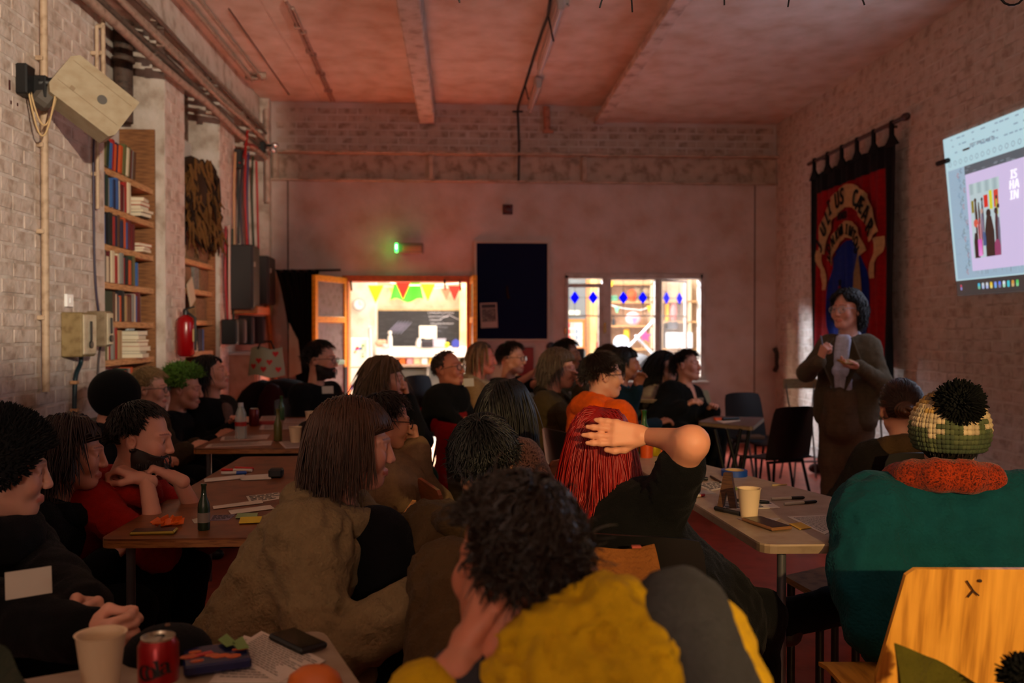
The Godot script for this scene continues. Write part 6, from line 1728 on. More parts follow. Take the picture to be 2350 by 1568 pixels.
	for i in 2:
		var a: Array = arms[i]
		var hdir: Vector3 = sp.get("ld" if i == 0 else "rd", (a[2] - a[1]).normalized() + Vector3(0, 0.1, 0)).normalized()
		var pn: Vector3 = sp.get("ln" if i == 0 else "rn", Vector3(0, -1, 0) - lft * 0.3 * a[3])
		pn = (pn - hdir * pn.dot(hdir)).normalized()
		var xx := hdir.cross(pn)   # thumb side for a right hand
		var bs := Basis(xx, hdir, pn)
		if i == 0: bs = Basis(-xx, hdir, pn)
		pieces.append(["tmpl", poses[i], back * Transform3D(bs, a[2] + hdir * 0.015)])
	var body := obj("body", ArrayMesh.new(), skin(sp.get("skin", Color(0.72, 0.52, 0.43))), o)
	jobs.append({"node": body, "pieces": pieces, "colored": true})
	# clothes
	var t: float = sp.get("thick", 0.016)
	var slv: float = sp.get("sleeve", 1.0)
	f = Field.new(); f.k = 0.045; f.noise = noise; f.amp = sp.get("wrinkle", 0.007); f.freq = sp.get("fold", 11.0)
	var f0: Field = f
	torso.call(f, t, -0.03 if not standing else -0.06)
	var fs: Field = f
	if sp.has("sleeves"):
		fs = Field.new(); fs.k = 0.045; fs.noise = noise; fs.amp = f.amp; fs.freq = f.freq
	for a in arms:
		f = fs
		f.cap(a[0], a[1] if slv >= 0.5 else a[0].lerp(a[1], slv * 2.0), 0.052 + t, 0.046 + t)
		if slv > 0.5: f.cap(a[1], a[1].lerp(a[2], (slv - 0.5) * 2.0), 0.046 + t, 0.034 + t)
	f = f0
	f.cuts = sp.get("cut", [])
	for q in sp.get("extra", []): f.cap(q[0], q[1], q[2], q[3])
	if sp.get("coat", false):
		for l in legs: f.cap(l[0], l[0].lerp(l[1], 0.6), 0.09 + t, 0.075 + t)
	var top := obj(sp.get("topname", "jacket"), ArrayMesh.new(), sp.get("top"), o)
	jobs.append({"node": top, "pieces": [["net", f, cell, false, back]], "colored": false})
	if sp.has("sleeves"):
		for q in sp.get("sleeve_extra", []): fs.cap(q[0], q[1], q[2], q[3])
		jobs.append({"node": obj("sleeves", ArrayMesh.new(), sp.sleeves, o), "pieces": [["net", fs, cell, false, back]], "colored": false})
	if sp.has("front"):   # what shows between the open fronts
		f = Field.new(); f.k = 0.03; f.noise = noise; f.amp = 0.005; f.freq = 14.0
		for q in sp.front: f.cap(q[0], q[1], q[2], q[3])
		jobs.append({"node": obj("shirt", ArrayMesh.new(), sp.frontm, o), "pieces": [["net", f, minf(cell, 0.012), false, back]], "colored": false})
	if sp.has("collar"):   # a ring of cloth round the neck
		f = Field.new(); f.k = 0.02; f.noise = noise; f.amp = 0.006; f.freq = 22.0
		f.amp = sp.get("hood_amp", 0.006); f.freq = 22.0 if f.amp < 0.01 else 13.0
		var cr: float = sp.get("collar_r", 0.028)
		var rr: float = sp.get("collar_w", 0.082)
		var prev := Vector3.ZERO
		for i in 11:
			var an := TAU * i / 10.0
			var q: Vector3 = nk + s * sp.get("collar_y", -0.005) + (lft * cos(an) + fwd * sin(an)) * rr + Vector3(0, -0.035 * sin(an), 0)
			if i: f.cap(prev, q, cr, cr)
			prev = q
		for q in sp.get("hood", []): f.cap(q[0], q[1], q[2], q[3])
		jobs.append({"node": obj(sp.get("collarname", "collar"), ArrayMesh.new(), sp.collar, o), "pieces": [["net", f, minf(cell, 0.012), false, back]], "colored": false})
	f = Field.new(); f.k = 0.05; f.noise = noise; f.amp = 0.006; f.freq = 8.0
	f.cap(pel + lft * 0.07, pel - lft * 0.07, 0.125 * g, 0.125 * g)
	if standing:
		f.cap(pel + s * 0.1 + lft * 0.05, pel + s * 0.1 - lft * 0.05, 0.115 * g, 0.115 * g)
	for q in sp.get("leg_extra", []): f.cap(q[0], q[1], q[2], q[3])
	for l in legs:
		f.cap(l[0], l[1], 0.088 * (0.6 + 0.4 * g), 0.075 if standing else 0.072); f.cap(l[1], l[2] + Vector3(0, 0.0, 0), 0.075 if standing else 0.072, 0.078 if standing else 0.062)
	jobs.append({"node": obj(sp.get("legname", "trousers"), ArrayMesh.new(), sp.get("legs", cloth(Color(0.03, 0.03, 0.035)))), "pieces": [["net", f, cell * 1.1, false, back]], "colored": false})
	var tr: MeshInstance3D = jobs[-1].node
	tr.get_parent().remove_child(tr); tr.name = sp.get("legname", "trousers"); o.add_child(tr, true); taken.erase(sp.get("legname", "trousers"))
	for l in legs:
		f = Field.new(); f.k = 0.03
		var fd: Vector3 = sp.get("toe", fwd)
		f.cap(l[2] + Vector3(0, -0.02, 0) - fd * 0.02, l[2] + Vector3(0, -0.05, 0) - fd * 0.02, 0.05, 0.038)
		f.cap(l[2] + Vector3(0, -0.05, 0), l[2] + Vector3(0, -0.058, 0) + fd * 0.15, 0.036, 0.03)
		jobs.append({"node": obj("shoe", ArrayMesh.new(), mat(sp.get("shoes", Color(0.03, 0.03, 0.03)), 0.5), o), "pieces": [["net", f, 0.014, false, back]], "colored": false})
	# hair, beard, glasses
	for h in sp.get("hair", []):
		var col: Color = h.get("col", Color(0.1, 0.07, 0.05))
		var hm: Material = h.get("mat") if h.has("mat") else hairm(col, h.get("gloss", 0.45))
		jobs.append({"node": obj(h.get("called", "hair"), ArrayMesh.new(), hm, o), "pieces": [["hair", h, hb.inverse() * Vector3.DOWN, false, back * hd]], "colored": true})
	if sp.has("bun"):
		var m := MB.new()
		var c := Vector3(0.01, 0.01, -0.135)
		for k in 4:
			var pts := PackedVector3Array()
			for i in 25:
				var an := TAU * i / 24.0 * 1.3 + k
				var rr := 0.034 - 0.007 * k
				pts.push_back(back * hd * (c + Vector3(cos(an) * rr, sin(an) * rr * 0.85, -0.012 * k - 0.006 * sin(an * 2.0 + k))))
			m.tube(pts, 0.012, 6)
		obj("bun", m, hairm(sp.bun, 0.4), o)
	if sp.has("beard"):
		var m := MB.new()
		var r := RandomNumberGenerator.new(); r.seed = 5
		for i in 500:
			var an := r.randf_range(-1.75, 1.75)
			var y := r.randf_range(-0.115, -0.035)
			if absf(an) < 0.5 and y > -0.06: continue
			if absf(an) < 0.32 and y > -0.083 and y < -0.062: continue
			var q := Vector3(sin(an) * 0.06, y, 0.02 + cos(an) * 0.068 + (0.012 if absf(an) < 0.5 else 0.0))
			if y < -0.09: q *= Vector3(0.75, 1, 0.9)
			var d := Vector3(sin(an) * 0.4, -0.8, cos(an) * 0.6).normalized()
			m.tube(PackedVector3Array([hd * q, hd * (q + d * 0.006), hd * (q + d * 0.012 + Vector3(0, -0.006, 0))]), [0.0026, 0.0022, 0.0008], 3, false)
		for i in m.v.size(): m.v[i] = back * m.v[i]
		jobs.append({"node": obj("beard", ArrayMesh.new(), hairm(sp.beard, 0.7), o), "pieces": [["net", Beard.new(), 0.0045, false, back * hd]], "colored": false})
		obj("stubble", m, hairm(sp.beard, 0.6), o)
	if sp.has("glasses"):
		var gl: Color = sp.glasses
		var m := MB.new()
		for e in [1.0, -1.0]:
			var pp := PackedVector3Array()
			for i in 15:
				var an := TAU * i / 14.0
				pp.push_back(back * hd * Vector3(e * 0.034 + cos(an) * 0.024, -0.004 + sin(an) * 0.02, 0.107 - absf(e * 0.034 + cos(an) * 0.024) * 0.12))
			m.tube(pp, 0.0022, 6)
			m.tube(PackedVector3Array([back * hd * Vector3(e * 0.058, 0.004, 0.1), back * hd * Vector3(e * 0.078, 0.008, 0.07), back * hd * Vector3(e * 0.086, 0.004, -0.01), back * hd * Vector3(e * 0.084, -0.02, -0.035)]), 0.002, 6)
		m.tube(PackedVector3Array([back * hd * Vector3(-0.011, 0.002, 0.106), back * hd * Vector3(0, 0.005, 0.108), back * hd * Vector3(0.011, 0.002, 0.106)]), 0.002, 6)
		var fr := obj("glasses", m, mat(gl, 0.35, 0.3), o)
		m = MB.new()
		for e in [1.0, -1.0]:
			var pp := []
			for i in 14:
				var an := TAU * i / 14.0
				pp.append(back * hd * Vector3(e * 0.034 + cos(an) * 0.023, -0.004 + sin(an) * 0.019, 0.107 - absf(e * 0.034 + cos(an) * 0.023) * 0.12))
			m.poly(pp, hb.z)
		obj("lenses", m, glass(Color(0.9, 0.95, 1.0), 0.1), fr)
	if sp.has("tagpos"):   # a sticker with a name on the chest
		var m := MB.new()
		var tf := Transform3D(Basis.looking_at(-(sp.tagn as Vector3).normalized(), Vector3.UP), back * (sp.tagpos as Vector3))
		m.box(tf, Vector3(0.085, 0.055, 0.002), 0.0004)
		for i in 2:
			for k in 3: m.box(tf * Transform3D(Basis(), Vector3(-0.024 + k * 0.022, 0.01 - i * 0.018, 0.0)), Vector3(0.014, 0.003, 0.0024), 0.0)
		obj("name_tag", m, mat(Color(0.75, 0.72, 0.66), 0.7), o)
	if not standing and not sp.get("nochair", false): seat_for(sp, pel, rad_to_deg(yaw), seat)
	sp["root"] = o; sp["hd"] = hd; sp["pel"] = pel; sp["nk"] = nk; sp["fwd"] = fwd; sp["lft"] = lft; sp["arms"] = arms; sp["legs_at"] = legs; sp["chest"] = chest
	return o

func finish_people() -> void:
	var I := Transform3D()
	var t := run_all([["net", Head.new(), 0.0042, true, I], ["net", hand_field(0.42, 0.0), 0.0038, false, I], ["net", hand_field(1.25, 0.0), 0.0038, false, I], ["net", hand_field(0.08, 0.22), 0.0038, false, I]])
	var tmpl := {"head": t[0], "relaxed": t[1], "fist": t[2], "flat": t[3]}
	var list := []
	for j in jobs:
		for p in j.pieces:
			if p[0] == "net": list.append(["net", p[1], p[2], p[3], p[4]])
			elif p[0] == "hair": list.append(["hair", p[1], p[2], false, p[4]])
	var res := run_all(list)
	var k := 0
	for j in jobs:
		var a := []; a.resize(Mesh.ARRAY_MAX)
		var v := PackedVector3Array(); var n := PackedVector3Array(); var c := PackedColorArray(); var x := PackedInt32Array()
		for p in j.pieces:
			var o: Array
			if p[0] == "tmpl":
				o = moved((tmpl[p[1]] as Array).duplicate(), p[2])
				if p[2].basis.determinant() < 0.0:
					var y: PackedInt32Array = o[2].duplicate()
					for i in range(0, y.size(), 3):
						var q := y[i + 1]; y[i + 1] = y[i + 2]; y[i + 2] = q
					o[2] = y
			else:
				o = res[k]
				k += 1
			if v.is_empty(): x = o[2]
			else:
				var b := v.size()
				var y: PackedInt32Array = o[2].duplicate()
				for i in y.size(): y[i] += b
				x.append_array(y)
			v.append_array(o[0]); n.append_array(o[1])
			if j.colored:
				if o.size() > 3: c.append_array(o[3])
				else:
					var w := PackedColorArray(); w.resize(o[0].size()); w.fill(Color.WHITE)
					c.append_array(w)
		a[Mesh.ARRAY_VERTEX] = v; a[Mesh.ARRAY_NORMAL] = n; a[Mesh.ARRAY_INDEX] = x
		if j.colored: a[Mesh.ARRAY_COLOR] = c
		var am := ArrayMesh.new()
		if x.size(): am.add_surface_from_arrays(Mesh.PRIMITIVE_TRIANGLES, a)
		j.node.mesh = am

var audience_chair: Node3D
var plain_stool: Node3D
func seat_for(sp: Dictionary, pel: Vector3, yaw: float, seat: float) -> void:
	var label: String = "dark chair under the " + String(sp.label).get_slice(",", 0).replace("person in ", "one in ").replace(" and ", ", ").get_slice(" at the", 0)
	var w := label.split(" ")
	if w.size() > 15: label = " ".join(w.slice(0, 15))
	if sp.get("stool", false):
		if plain_stool == null:
			plain_stool = thing("stool", label.replace("dark chair", "plain stool"), "stool")
			var m := MB.new(); m.lathe(Transform3D(), [Vector2(0, 0.4), Vector2(0.16, 0.4), Vector2(0.17, 0.415), Vector2(0.16, 0.43), Vector2(0, 0.43)], 20); obj("seat", m, mat(Color(0.1, 0.08, 0.07), 0.5), plain_stool)
			for k in 4:
				var d := Vector3(cos(TAU * (k + 0.5) / 4), 0, sin(TAU * (k + 0.5) / 4))
				m = MB.new(); m.rod(d * 0.12 + Vector3(0, 0.41, 0), d * 0.19, 0.012, 8); obj("leg", m, mat(Color(0.05, 0.05, 0.05), 0.4), plain_stool)
			plain_stool.position = Vector3(pel.x, 0, pel.z)
		else: dup(plain_stool, Vector3(pel.x, 0, pel.z), 0.0, label.replace("dark chair", "plain stool"))
		return
	if audience_chair == null:
		audience_chair = make_chair("plastic_chair", label, mat(Color(0.05, 0.05, 0.055), 0.45), mat(Color(0.3, 0.3, 0.3), 0.35, 0.8), 0)
		audience_chair.position = Vector3(pel.x, seat - 0.47, pel.z) + (sp.get("chair_shift", Vector3.ZERO) as Vector3); audience_chair.rotation.y = deg_to_rad(yaw)
	else: dup(audience_chair, Vector3(pel.x, maxf(0.0, seat - 0.47), pel.z) + (sp.get("chair_shift", Vector3.ZERO) as Vector3), deg_to_rad(yaw), label)

func rel(h: Vector3, yaw: float, l: float, u: float, f: float) -> Vector3:   # a point left, up and forward of h for someone facing yaw
	var fw := Vector3(sin(deg_to_rad(yaw)), 0, cos(deg_to_rad(yaw)))
	return h + Vector3.UP.cross(fw) * l + Vector3.UP * u + fw * f

func hair_short(c: Color, s := 1, n := 420, l := 0.045, mess := 0.8) -> Dictionary:
	return {"col": c, "seed": s, "style": "flow", "n": n * 4, "len": l, "r": 0.0032, "grav": 0.15, "steps": 4, "sides": 3, "lift": 0.008, "mess": mess, "low": -0.5, "front": 0.7}
func hair_bob(c: Color, s := 1, n := 420, l := 0.2) -> Dictionary:
	return {"col": c, "seed": s, "style": "fall", "n": n * 3, "len": l, "r": 0.0055, "grav": 0.55, "steps": 8, "sides": 3, "stray": 0.09, "lift": 0.013, "low": -0.4, "vary": 0.2, "shoulder": 1.0, "temple": 0.42, "fz": 0.012}

func people() -> void:
	var black := cloth(Color(0.028, 0.028, 0.032))
	var blk2 := cloth(Color(0.022, 0.024, 0.03), 40)
	var fair := Color(0.80, 0.56, 0.47)
	var pale := Color(0.84, 0.62, 0.53)
	var h: Vector3
	# --- left edge, table nearest the camera
	h = at(6, 1080, 2.3)
	person({"label": "person in a fluffy black hat at the left edge, hands clasped over the table", "h": h, "yaw": 75, "hyaw": 114, "hp": 4, "skin": pale, "top": black, "topname": "coat", "lean": 0.1, "cell": 0.012, "seat": 0.42, "thick": 0.025,
		"collar": black, "collarname": "scarf", "collar_r": 0.06, "collar_w": 0.08, "collar_y": 0.035, "lw": at(240, 1440, 1.92), "rw": at(225, 1470, 1.84), "hands": ["fist", "fist"], "ln": Vector3(0, 0, 1), "rn": Vector3(0, 0.2, -1), "lp": Vector3(0, -1, -0.5), "rp": Vector3(-0.3, -1, 0.6),
		"tagpos": at(66, 1338, 1.86), "tagn": Vector3(0.55, 0.15, 0.8),
		"hair": [{"called": "fur_hat", "col": Color(0.02, 0.022, 0.024), "gloss": 0.9, "hat": true, "bpow": 4.5, "brim": 0.24, "lift": 0.034, "style": "stand", "n": 4600, "len": 0.018, "r": 0.0045, "steps": 3, "sides": 3, "low": -0.62, "seed": 3, "grav": 0.0, "ear": -1.0}]})
	h = at(165, 1040, 3.1)
	person({"label": "woman with a reddish brown bob behind the person in the fluffy black hat", "h": h, "yaw": 95, "hyaw": 104, "hp": 4, "skin": fair, "top": blk2, "topname": "jumper", "lean": 0.14, "seat": 0.4,
		"collar": blk2, "collar_r": 0.04, "hair": [hair_bob(Color(0.16, 0.07, 0.045), 5, 520, 0.19)]})
	# --- red hoodie, chin on his hands
	h = at(328, 1006, 3.3)
	person({"label": "bearded man in a red hoodie resting his chin on his hands at the wooden table", "h": h, "yaw": 78, "hyaw": 90, "hp": 6, "skin": fair, "top": cloth(Color(0.60, 0.09, 0.05)), "topname": "hoodie", "lean": 0.26, "cell": 0.011, "seat": 0.43, "girth": 1.12, "sh": 0.19, "sleeve": 0.6, "wrinkle": 0.01,
		"lw": rel(h, 75, 0.02, -0.15, 0.13), "rw": rel(h, 75, -0.07, -0.14, 0.06), "lp": Vector3(0.6, -1.2, -0.5), "rp": Vector3(0.5, -1.0, 0.6), "ld": Vector3(-0.6, 0.35, 0.1), "rd": Vector3(-0.7, 0.3, 0), "ln": Vector3(-0.3, -1, 0), "rn": Vector3(0.2, -1, 0), "hands": ["fist", "fist"], "arm": 1.05,
		"collar": cloth(Color(0.60, 0.09, 0.05)), "collarname": "hood", "collar_r": 0.036, "collar_w": 0.088, "hood": [[rel(h, 78, 0.05, -0.18, -0.13), rel(h, 78, -0.05, -0.18, -0.13), 0.06, 0.06]],
		"beard": Color(0.13, 0.07, 0.04), "hair": [hair_short(Color(0.1, 0.06, 0.04), 6, 700, 0.028, 0.3)], "legs": cloth(Color(0.05, 0.055, 0.07))})
	# --- against the left wall, far table
	h = at(268, 918, 4.95)
	person({"label": "person in a wide black hood sitting against the left wall", "h": h, "yaw": 80, "hp": 10, "skin": fair, "top": black, "topname": "coat", "cell": 0.02, "thick": 0.03, "seat": 0.42,
		"hair": [{"called": "hood", "mat": cloth(Color(0.02, 0.022, 0.026)), "hat": true, "brim": -0.7, "lift": 0.04, "n": 0, "low": -0.95, "tone": 1.0}]})
	h = at(345, 893, 5.55)
	person({"label": "person with short blond hair, glasses and a fur-collared coat by the left wall", "h": h, "yaw": 88, "hyaw": 92, "skin": pale, "top": cloth(Color(0.24, 0.19, 0.12), 25), "topname": "coat", "cell": 0.018, "thick": 0.035, "wrinkle": 0.014, "seat": 0.43, "girth": 1.1, "wide": 1.05,
		"collar": cloth(Color(0.24, 0.13, 0.06), 20), "collarname": "fur_collar", "collar_r": 0.055, "collar_w": 0.1, "glasses": Color(0.1, 0.09, 0.09), "hair": [hair_short(Color(0.62, 0.5, 0.34), 8, 380, 0.06, 0.5)]})
	h = at(424, 893, 6.1)
	person({"label": "person with curly green hair and a dark coat with a white collar", "h": h, "yaw": 84, "hyaw": 90, "hp": 4, "skin": fair, "top": black, "topname": "coat", "cell": 0.018, "seat": 0.43, "hs": 1.08,
		"collar": cloth(Color(0.6, 0.57, 0.55)), "collar_r": 0.022, "collar_w": 0.09, "collar_y": -0.03,
		"hair": [{"col": Color(0.34, 0.5, 0.12), "gloss": 0.7, "style": "stand", "n": 1000, "len": 0.05, "r": 0.007, "steps": 6, "curl": 0.012, "wave": 12.0, "grav": 0.25, "low": -0.3, "front": 0.5, "seed": 9, "lift": 0.012}]})
	h = at(484, 858, 6.35)
	person({"label": "dark-haired man in a black jacket looking up, beside the person with green hair", "h": h, "yaw": 66, "hyaw": 92, "hp": -16, "skin": fair, "top": black, "cell": 0.018, "seat": 0.43, "hs": 1.05, "lean": -0.05,
		"collar": cloth(Color(0.42, 0.33, 0.3)), "collarname": "shirt_front", "collar_r": 0.022, "collar_w": 0.062, "hood": [[rel(h, 66, 0, -0.25, 0.12), rel(h, 66, -0.01, -0.5, 0.15), 0.05, 0.06]],
		"lw": at(545, 978, 6.2), "rw": at(530, 985, 6.15), "hair": [hair_bob(Color(0.045, 0.035, 0.03), 10, 380, 0.2)]})
	h = at(738, 826, 6.95)
	person({"label": "bearded man in glasses and a black top with a white sticker on it", "h": h, "yaw": 55, "hyaw": 76, "hp": 0, "skin": fair, "top": black, "topname": "jumper", "cell": 0.017, "seat": 0.45, "hs": 1.15, "sh": 0.2, "girth": 1.05,
		"beard": Color(0.12, 0.06, 0.035), "glasses": Color(0.08, 0.07, 0.07), "hair": [hair_short(Color(0.07, 0.05, 0.04), 11, 420, 0.05)], "tagpos": at(752, 895, 6.66), "tagn": Vector3(0.4, 0.15, 0.9)})
	h = at(884, 872, 5.25)
	person({"label": "woman with a long ash blond bob leaning forward, chin on her hand", "h": h, "yaw": 70, "hyaw": 82, "hp": 2, "skin": fair, "top": cloth(Color(0.03, 0.032, 0.045)), "cell": 0.015, "seat": 0.45, "lean": 0.16, "hs": 1.08, "side": 0.05,
		"lw": rel(h, 80, 0.05, -0.12, 0.12), "ld": Vector3(-0.2, 1, 0), "ln": Vector3(-1, 0, 0.2), "hands": ["fist", "relaxed"], "lp": Vector3(0.9, -1, 0.3), "legs": cloth(Color(0.03, 0.13, 0.04)),
		"hair": [hair_bob(Color(0.42, 0.32, 0.22), 12, 520, 0.25)]})
	# --- big tan coat in front of the wooden table
	h = at(815, 1022, 2.45)
	var tan_ := cloth(Color(0.52, 0.44, 0.31), 26)
	person({"label": "woman with straight brown hair in a roomy tan hooded coat", "h": h, "yaw": 84, "hyaw": 98, "hp": 4, "skin": fair, "top": tan_, "topname": "coat", "stool": true, "coat": true, "cell": 0.0105, "lean": 0.2, "side": 0.0, "seat": 0.4, "girth": 1.32, "sh": 0.2, "thick": 0.034, "wrinkle": 0.016, "fold": 8.0, "hs": 0.97,
		"cut": [[rel(h, 84, -0.01, -0.2, 0.12), rel(h, 84, -0.06, -0.62, 0.26), 0.06, 0.1]], "frontm": black, "front": [[rel(h, 84, -0.02, -0.26, 0.06), rel(h, 84, -0.05, -0.5, 0.14), 0.1, 0.12], [rel(h, 84, -0.05, -0.5, 0.14), rel(h, 84, -0.05, -0.68, 0.14), 0.12, 0.1]],
		"rw": at(955, 1385, 2.2), "lw": at(975, 1360, 2.45), "rp": Vector3(-0.3, -1, 0.5), "hands": ["relaxed", "relaxed"], "rd": Vector3(1, -0.3, 0),
		"collar": tan_, "collarname": "hood", "collar_r": 0.04, "collar_w": 0.1, "hood": [[rel(h, 84, 0.1, -0.21, -0.15), rel(h, 84, -0.1, -0.21, -0.15), 0.065, 0.065], [rel(h, 84, 0.08, -0.26, -0.2), rel(h, 84, -0.08, -0.26, -0.2), 0.05, 0.05]],
		"extra": [[at(640, 1480, 2.4), at(760, 1560, 2.3), 0.16, 0.14]], "hair": [{"col": Color(0.3, 0.185, 0.11), "seed": 13, "style": "fall", "temple": 0.45, "n": 3200, "len": 0.2, "r": 0.0036, "grav": 0.6, "steps": 10, "sides": 3, "lift": 0.016, "low": -0.45, "vary": 0.15, "shoulder": 1.0, "stray": 0.05}]})
	h = at(890, 966, 3.55)
	person({"label": "person in a sand coloured jumper hunched between the tan coat and the far table", "h": h, "yaw": 100, "hyaw": 110, "hp": 8, "skin": fair, "top": cloth(Color(0.5, 0.39, 0.28)), "topname": "jumper", "cell": 0.014, "lean": -0.16, "seat": 0.42, "girth": 1.4, "sh": 0.23, "side": -0.1, "thick": 0.03, "stool": true, "hs": 0.88,
		"lw": rel(h, 105, 0.03, -0.13, 0.12), "ld": Vector3(-0.3, 1, 0), "hands": ["fist", "relaxed"], "glasses": Color(0.2, 0.12, 0.08), "hair": [hair_short(Color(0.16, 0.09, 0.06), 14, 420, 0.06)]})
	# --- near the doorway
	h = at(1030, 848, 6.3)
	person({"label": "balding man in a black shirt and red trousers against the bright doorway", "h": h, "yaw": 62, "hyaw": 60, "hp": -12, "skin": Color(0.7, 0.42, 0.33), "top": black, "topname": "shirt", "cell": 0.014, "seat": 0.68, "girth": 1.1, "sh": 0.19, "sleeve": 0.42, "hs": 1.06, "lean": 0.02,
		"lw": rel(h, 62, -0.12, -0.36, 0.24), "rw": rel(h, 62, 0.12, -0.34, 0.26), "lp": Vector3(0.5, -0.8, 0.6), "rp": Vector3(-0.2, -0.8, 0.8), "hands": ["fist", "fist"], "legs": cloth(Color(0.55, 0.015, 0.02), 40), "lk": at(1052, 1000, 6.1), "rk": at(1030, 1000, 6.1), "lf": at(1030, 1120, 6.1), "rf": at(1012, 1110, 6.15),
		"glasses": Color(0.15, 0.1, 0.09), "hair": [{"col": Color(0.2, 0.12, 0.09), "style": "flow", "n": 240, "len": 0.02, "r": 0.005, "steps": 3, "lift": 0.003, "low": -0.5, "front": 0.9, "seed": 15}], "tagpos": at(1076, 878, 6.05), "tagn": Vector3(0.6, 0.1, 0.8)})
	h = at(1108, 824, 7.5)
	person({"label": "woman with tied-back blond hair in a cream top, right of the doorway", "h": h, "yaw": 80, "hyaw": 84, "skin": Color(0.8, 0.45, 0.4), "top": cloth(Color(0.6, 0.48, 0.34)), "topname": "top", "cell": 0.018, "hs": 1.05, "collar": cloth(Color(0.66, 0.58, 0.48)), "collarname": "scarf", "collar_r": 0.035,
		"hair": [{"col": Color(0.32, 0.24, 0.18), "style": "back", "n": 300, "len": 0.2, "r": 0.007, "steps": 8, "lift": 0.008, "seed": 16}, {"called": "ponytail", "col": Color(0.55, 0.4, 0.26), "style": "fall", "n": 160, "len": 0.18, "r": 0.01, "steps": 6, "front": 2.0, "low": -0.4, "seed": 17, "lift": 0.006}]})
	h = at(1176, 822, 7.7)
	person({"label": "dark-haired man in glasses and a black shirt under the blue notice board", "h": h, "yaw": 50, "hyaw": 62, "skin": fair, "top": black, "topname": "shirt", "cell": 0.017, "hs": 1.1, "sh": 0.19, "sleeve": 0.5, "glasses": Color(0.05, 0.05, 0.05), "hair": [hair_short(Color(0.05, 0.04, 0.035), 18, 400, 0.06)],
		"lw": at(1250, 872, 7.3), "rw": at(1215, 862, 7.2)})
	h = at(1284, 846, 5.85)
	person({"label": "grey-haired person in an olive parka with hands held to the mouth", "h": h, "yaw": 74, "hyaw": 82, "hp": 3, "skin": fair, "top": cloth(Color(0.26, 0.21, 0.12), 26), "topname": "parka", "cell": 0.015, "girth": 1.15, "sh": 0.19, "thick": 0.03, "wrinkle": 0.012, "hs": 1.03,
		"lw": rel(h, 80, 0.03, -0.17, 0.16), "rw": rel(h, 80, -0.03, -0.16, 0.15), "ld": Vector3(-0.25, 1, 0), "rd": Vector3(-0.25, 1, 0), "ln": Vector3(-1, 0, -0.4), "rn": Vector3(-1, 0, 0.4), "lp": Vector3(0.6, -1, -0.4), "rp": Vector3(0.3, -1, 0.6), "collar": cloth(Color(0.1, 0.08, 0.05)), "collar_r": 0.035,
		"hair": [hair_bob(Color(0.36, 0.29, 0.23), 19, 420, 0.14)]})
	h = at(1303, 814, 7.9)
	person({"label": "dark-haired person in a grey jumper half hidden behind the olive parka", "h": h, "yaw": 70, "hyaw": 70, "skin": Color(0.5, 0.32, 0.26), "top": cloth(Color(0.2, 0.18, 0.17)), "topname": "jumper", "cell": 0.02, "hs": 1.08, "hair": [hair_short(Color(0.03, 0.025, 0.02), 20, 340, 0.05)]})
	h = at(1386, 862, 4.85)
	var org := cloth(Color(0.95, 0.38, 0.05))
	person({"label": "short-haired person in glasses and a bright orange hoodie", "h": h, "yaw": 112, "hyaw": 98, "hp": 0, "skin": pale, "top": org, "topname": "hoodie", "nk": h + Vector3(-0.01, -0.155, -0.02), "cell": 0.013, "girth": 1.15, "sh": 0.215, "seat": 0.46, "thick": 0.025, "wrinkle": 0.009, "collar": org, "collarname": "hood", "collar_r": 0.038, "collar_w": 0.09, "hood": [[rel(h, 112, 0.08, -0.17, -0.1), rel(h, 112, -0.08, -0.17, -0.1), 0.06, 0.06]],
		"glasses": Color(0.12, 0.07, 0.06), "hair": [hair_short(Color(0.13, 0.075, 0.04), 21, 600, 0.055, 0.5)]})
	h = at(1437, 836, 6.9)
	person({"label": "person with a dark bob in a blue and teal top behind the orange hoodie", "h": h, "yaw": 76, "hyaw": 80, "skin": Color(0.6, 0.38, 0.3), "top": cloth(Color(0.03, 0.13, 0.2)), "topname": "top", "cell": 0.018, "hs": 1.02, "collar": cloth(Color(0.02, 0.3, 0.36)), "collarname": "scarf", "collar_r": 0.03, "hair": [hair_bob(Color(0.04, 0.03, 0.028), 22, 340, 0.12)],
		"lw": at(1462, 892, 6.7)})
	h = at(1398, 826, 7.6)
	person({"label": "brown-haired person mostly hidden behind the orange hoodie, pale blue scarf", "h": h, "yaw": 80, "hyaw": 84, "skin": fair, "top": cloth(Color(0.2, 0.3, 0.34)), "topname": "top", "cell": 0.02, "collar": cloth(Color(0.3, 0.45, 0.5)), "collarname": "scarf", "collar_r": 0.045, "hair": [hair_short(Color(0.2, 0.13, 0.08), 23, 340, 0.06)]})
	h = at(1527, 842, 7.75)
	person({"label": "woman with long dark hair in a pale jumper at the small far table", "h": h, "yaw": 48, "hyaw": 52, "hp": -6, "hr": -16, "skin": fair, "top": cloth(Color(0.62, 0.56, 0.5)), "topname": "jumper", "cell": 0.017, "hs": 1.12, "hair": [hair_bob(Color(0.04, 0.03, 0.026), 24, 460, 0.32)]})
	h = at(1578, 840, 7.4)
	person({"label": "dark-haired person in a loose black coat and V-neck, right of the small far table", "h": h, "yaw": 40, "hyaw": 50, "hp": -10, "hr": -8, "skin": fair, "top": black, "topname": "coat", "cell": 0.016, "hs": 1.06, "sh": 0.2, "girth": 1.2, "lean": 0.14, "side": 0.06, "thick": 0.03, "coat": true, "vneck": true,
		"lw": at(1636, 945, 7.25), "rw": at(1565, 935, 7.15), "hair": [hair_short(Color(0.04, 0.03, 0.026), 25, 420, 0.07)]})
	# --- middle row
	h = at(1378, 1030, 2.72)
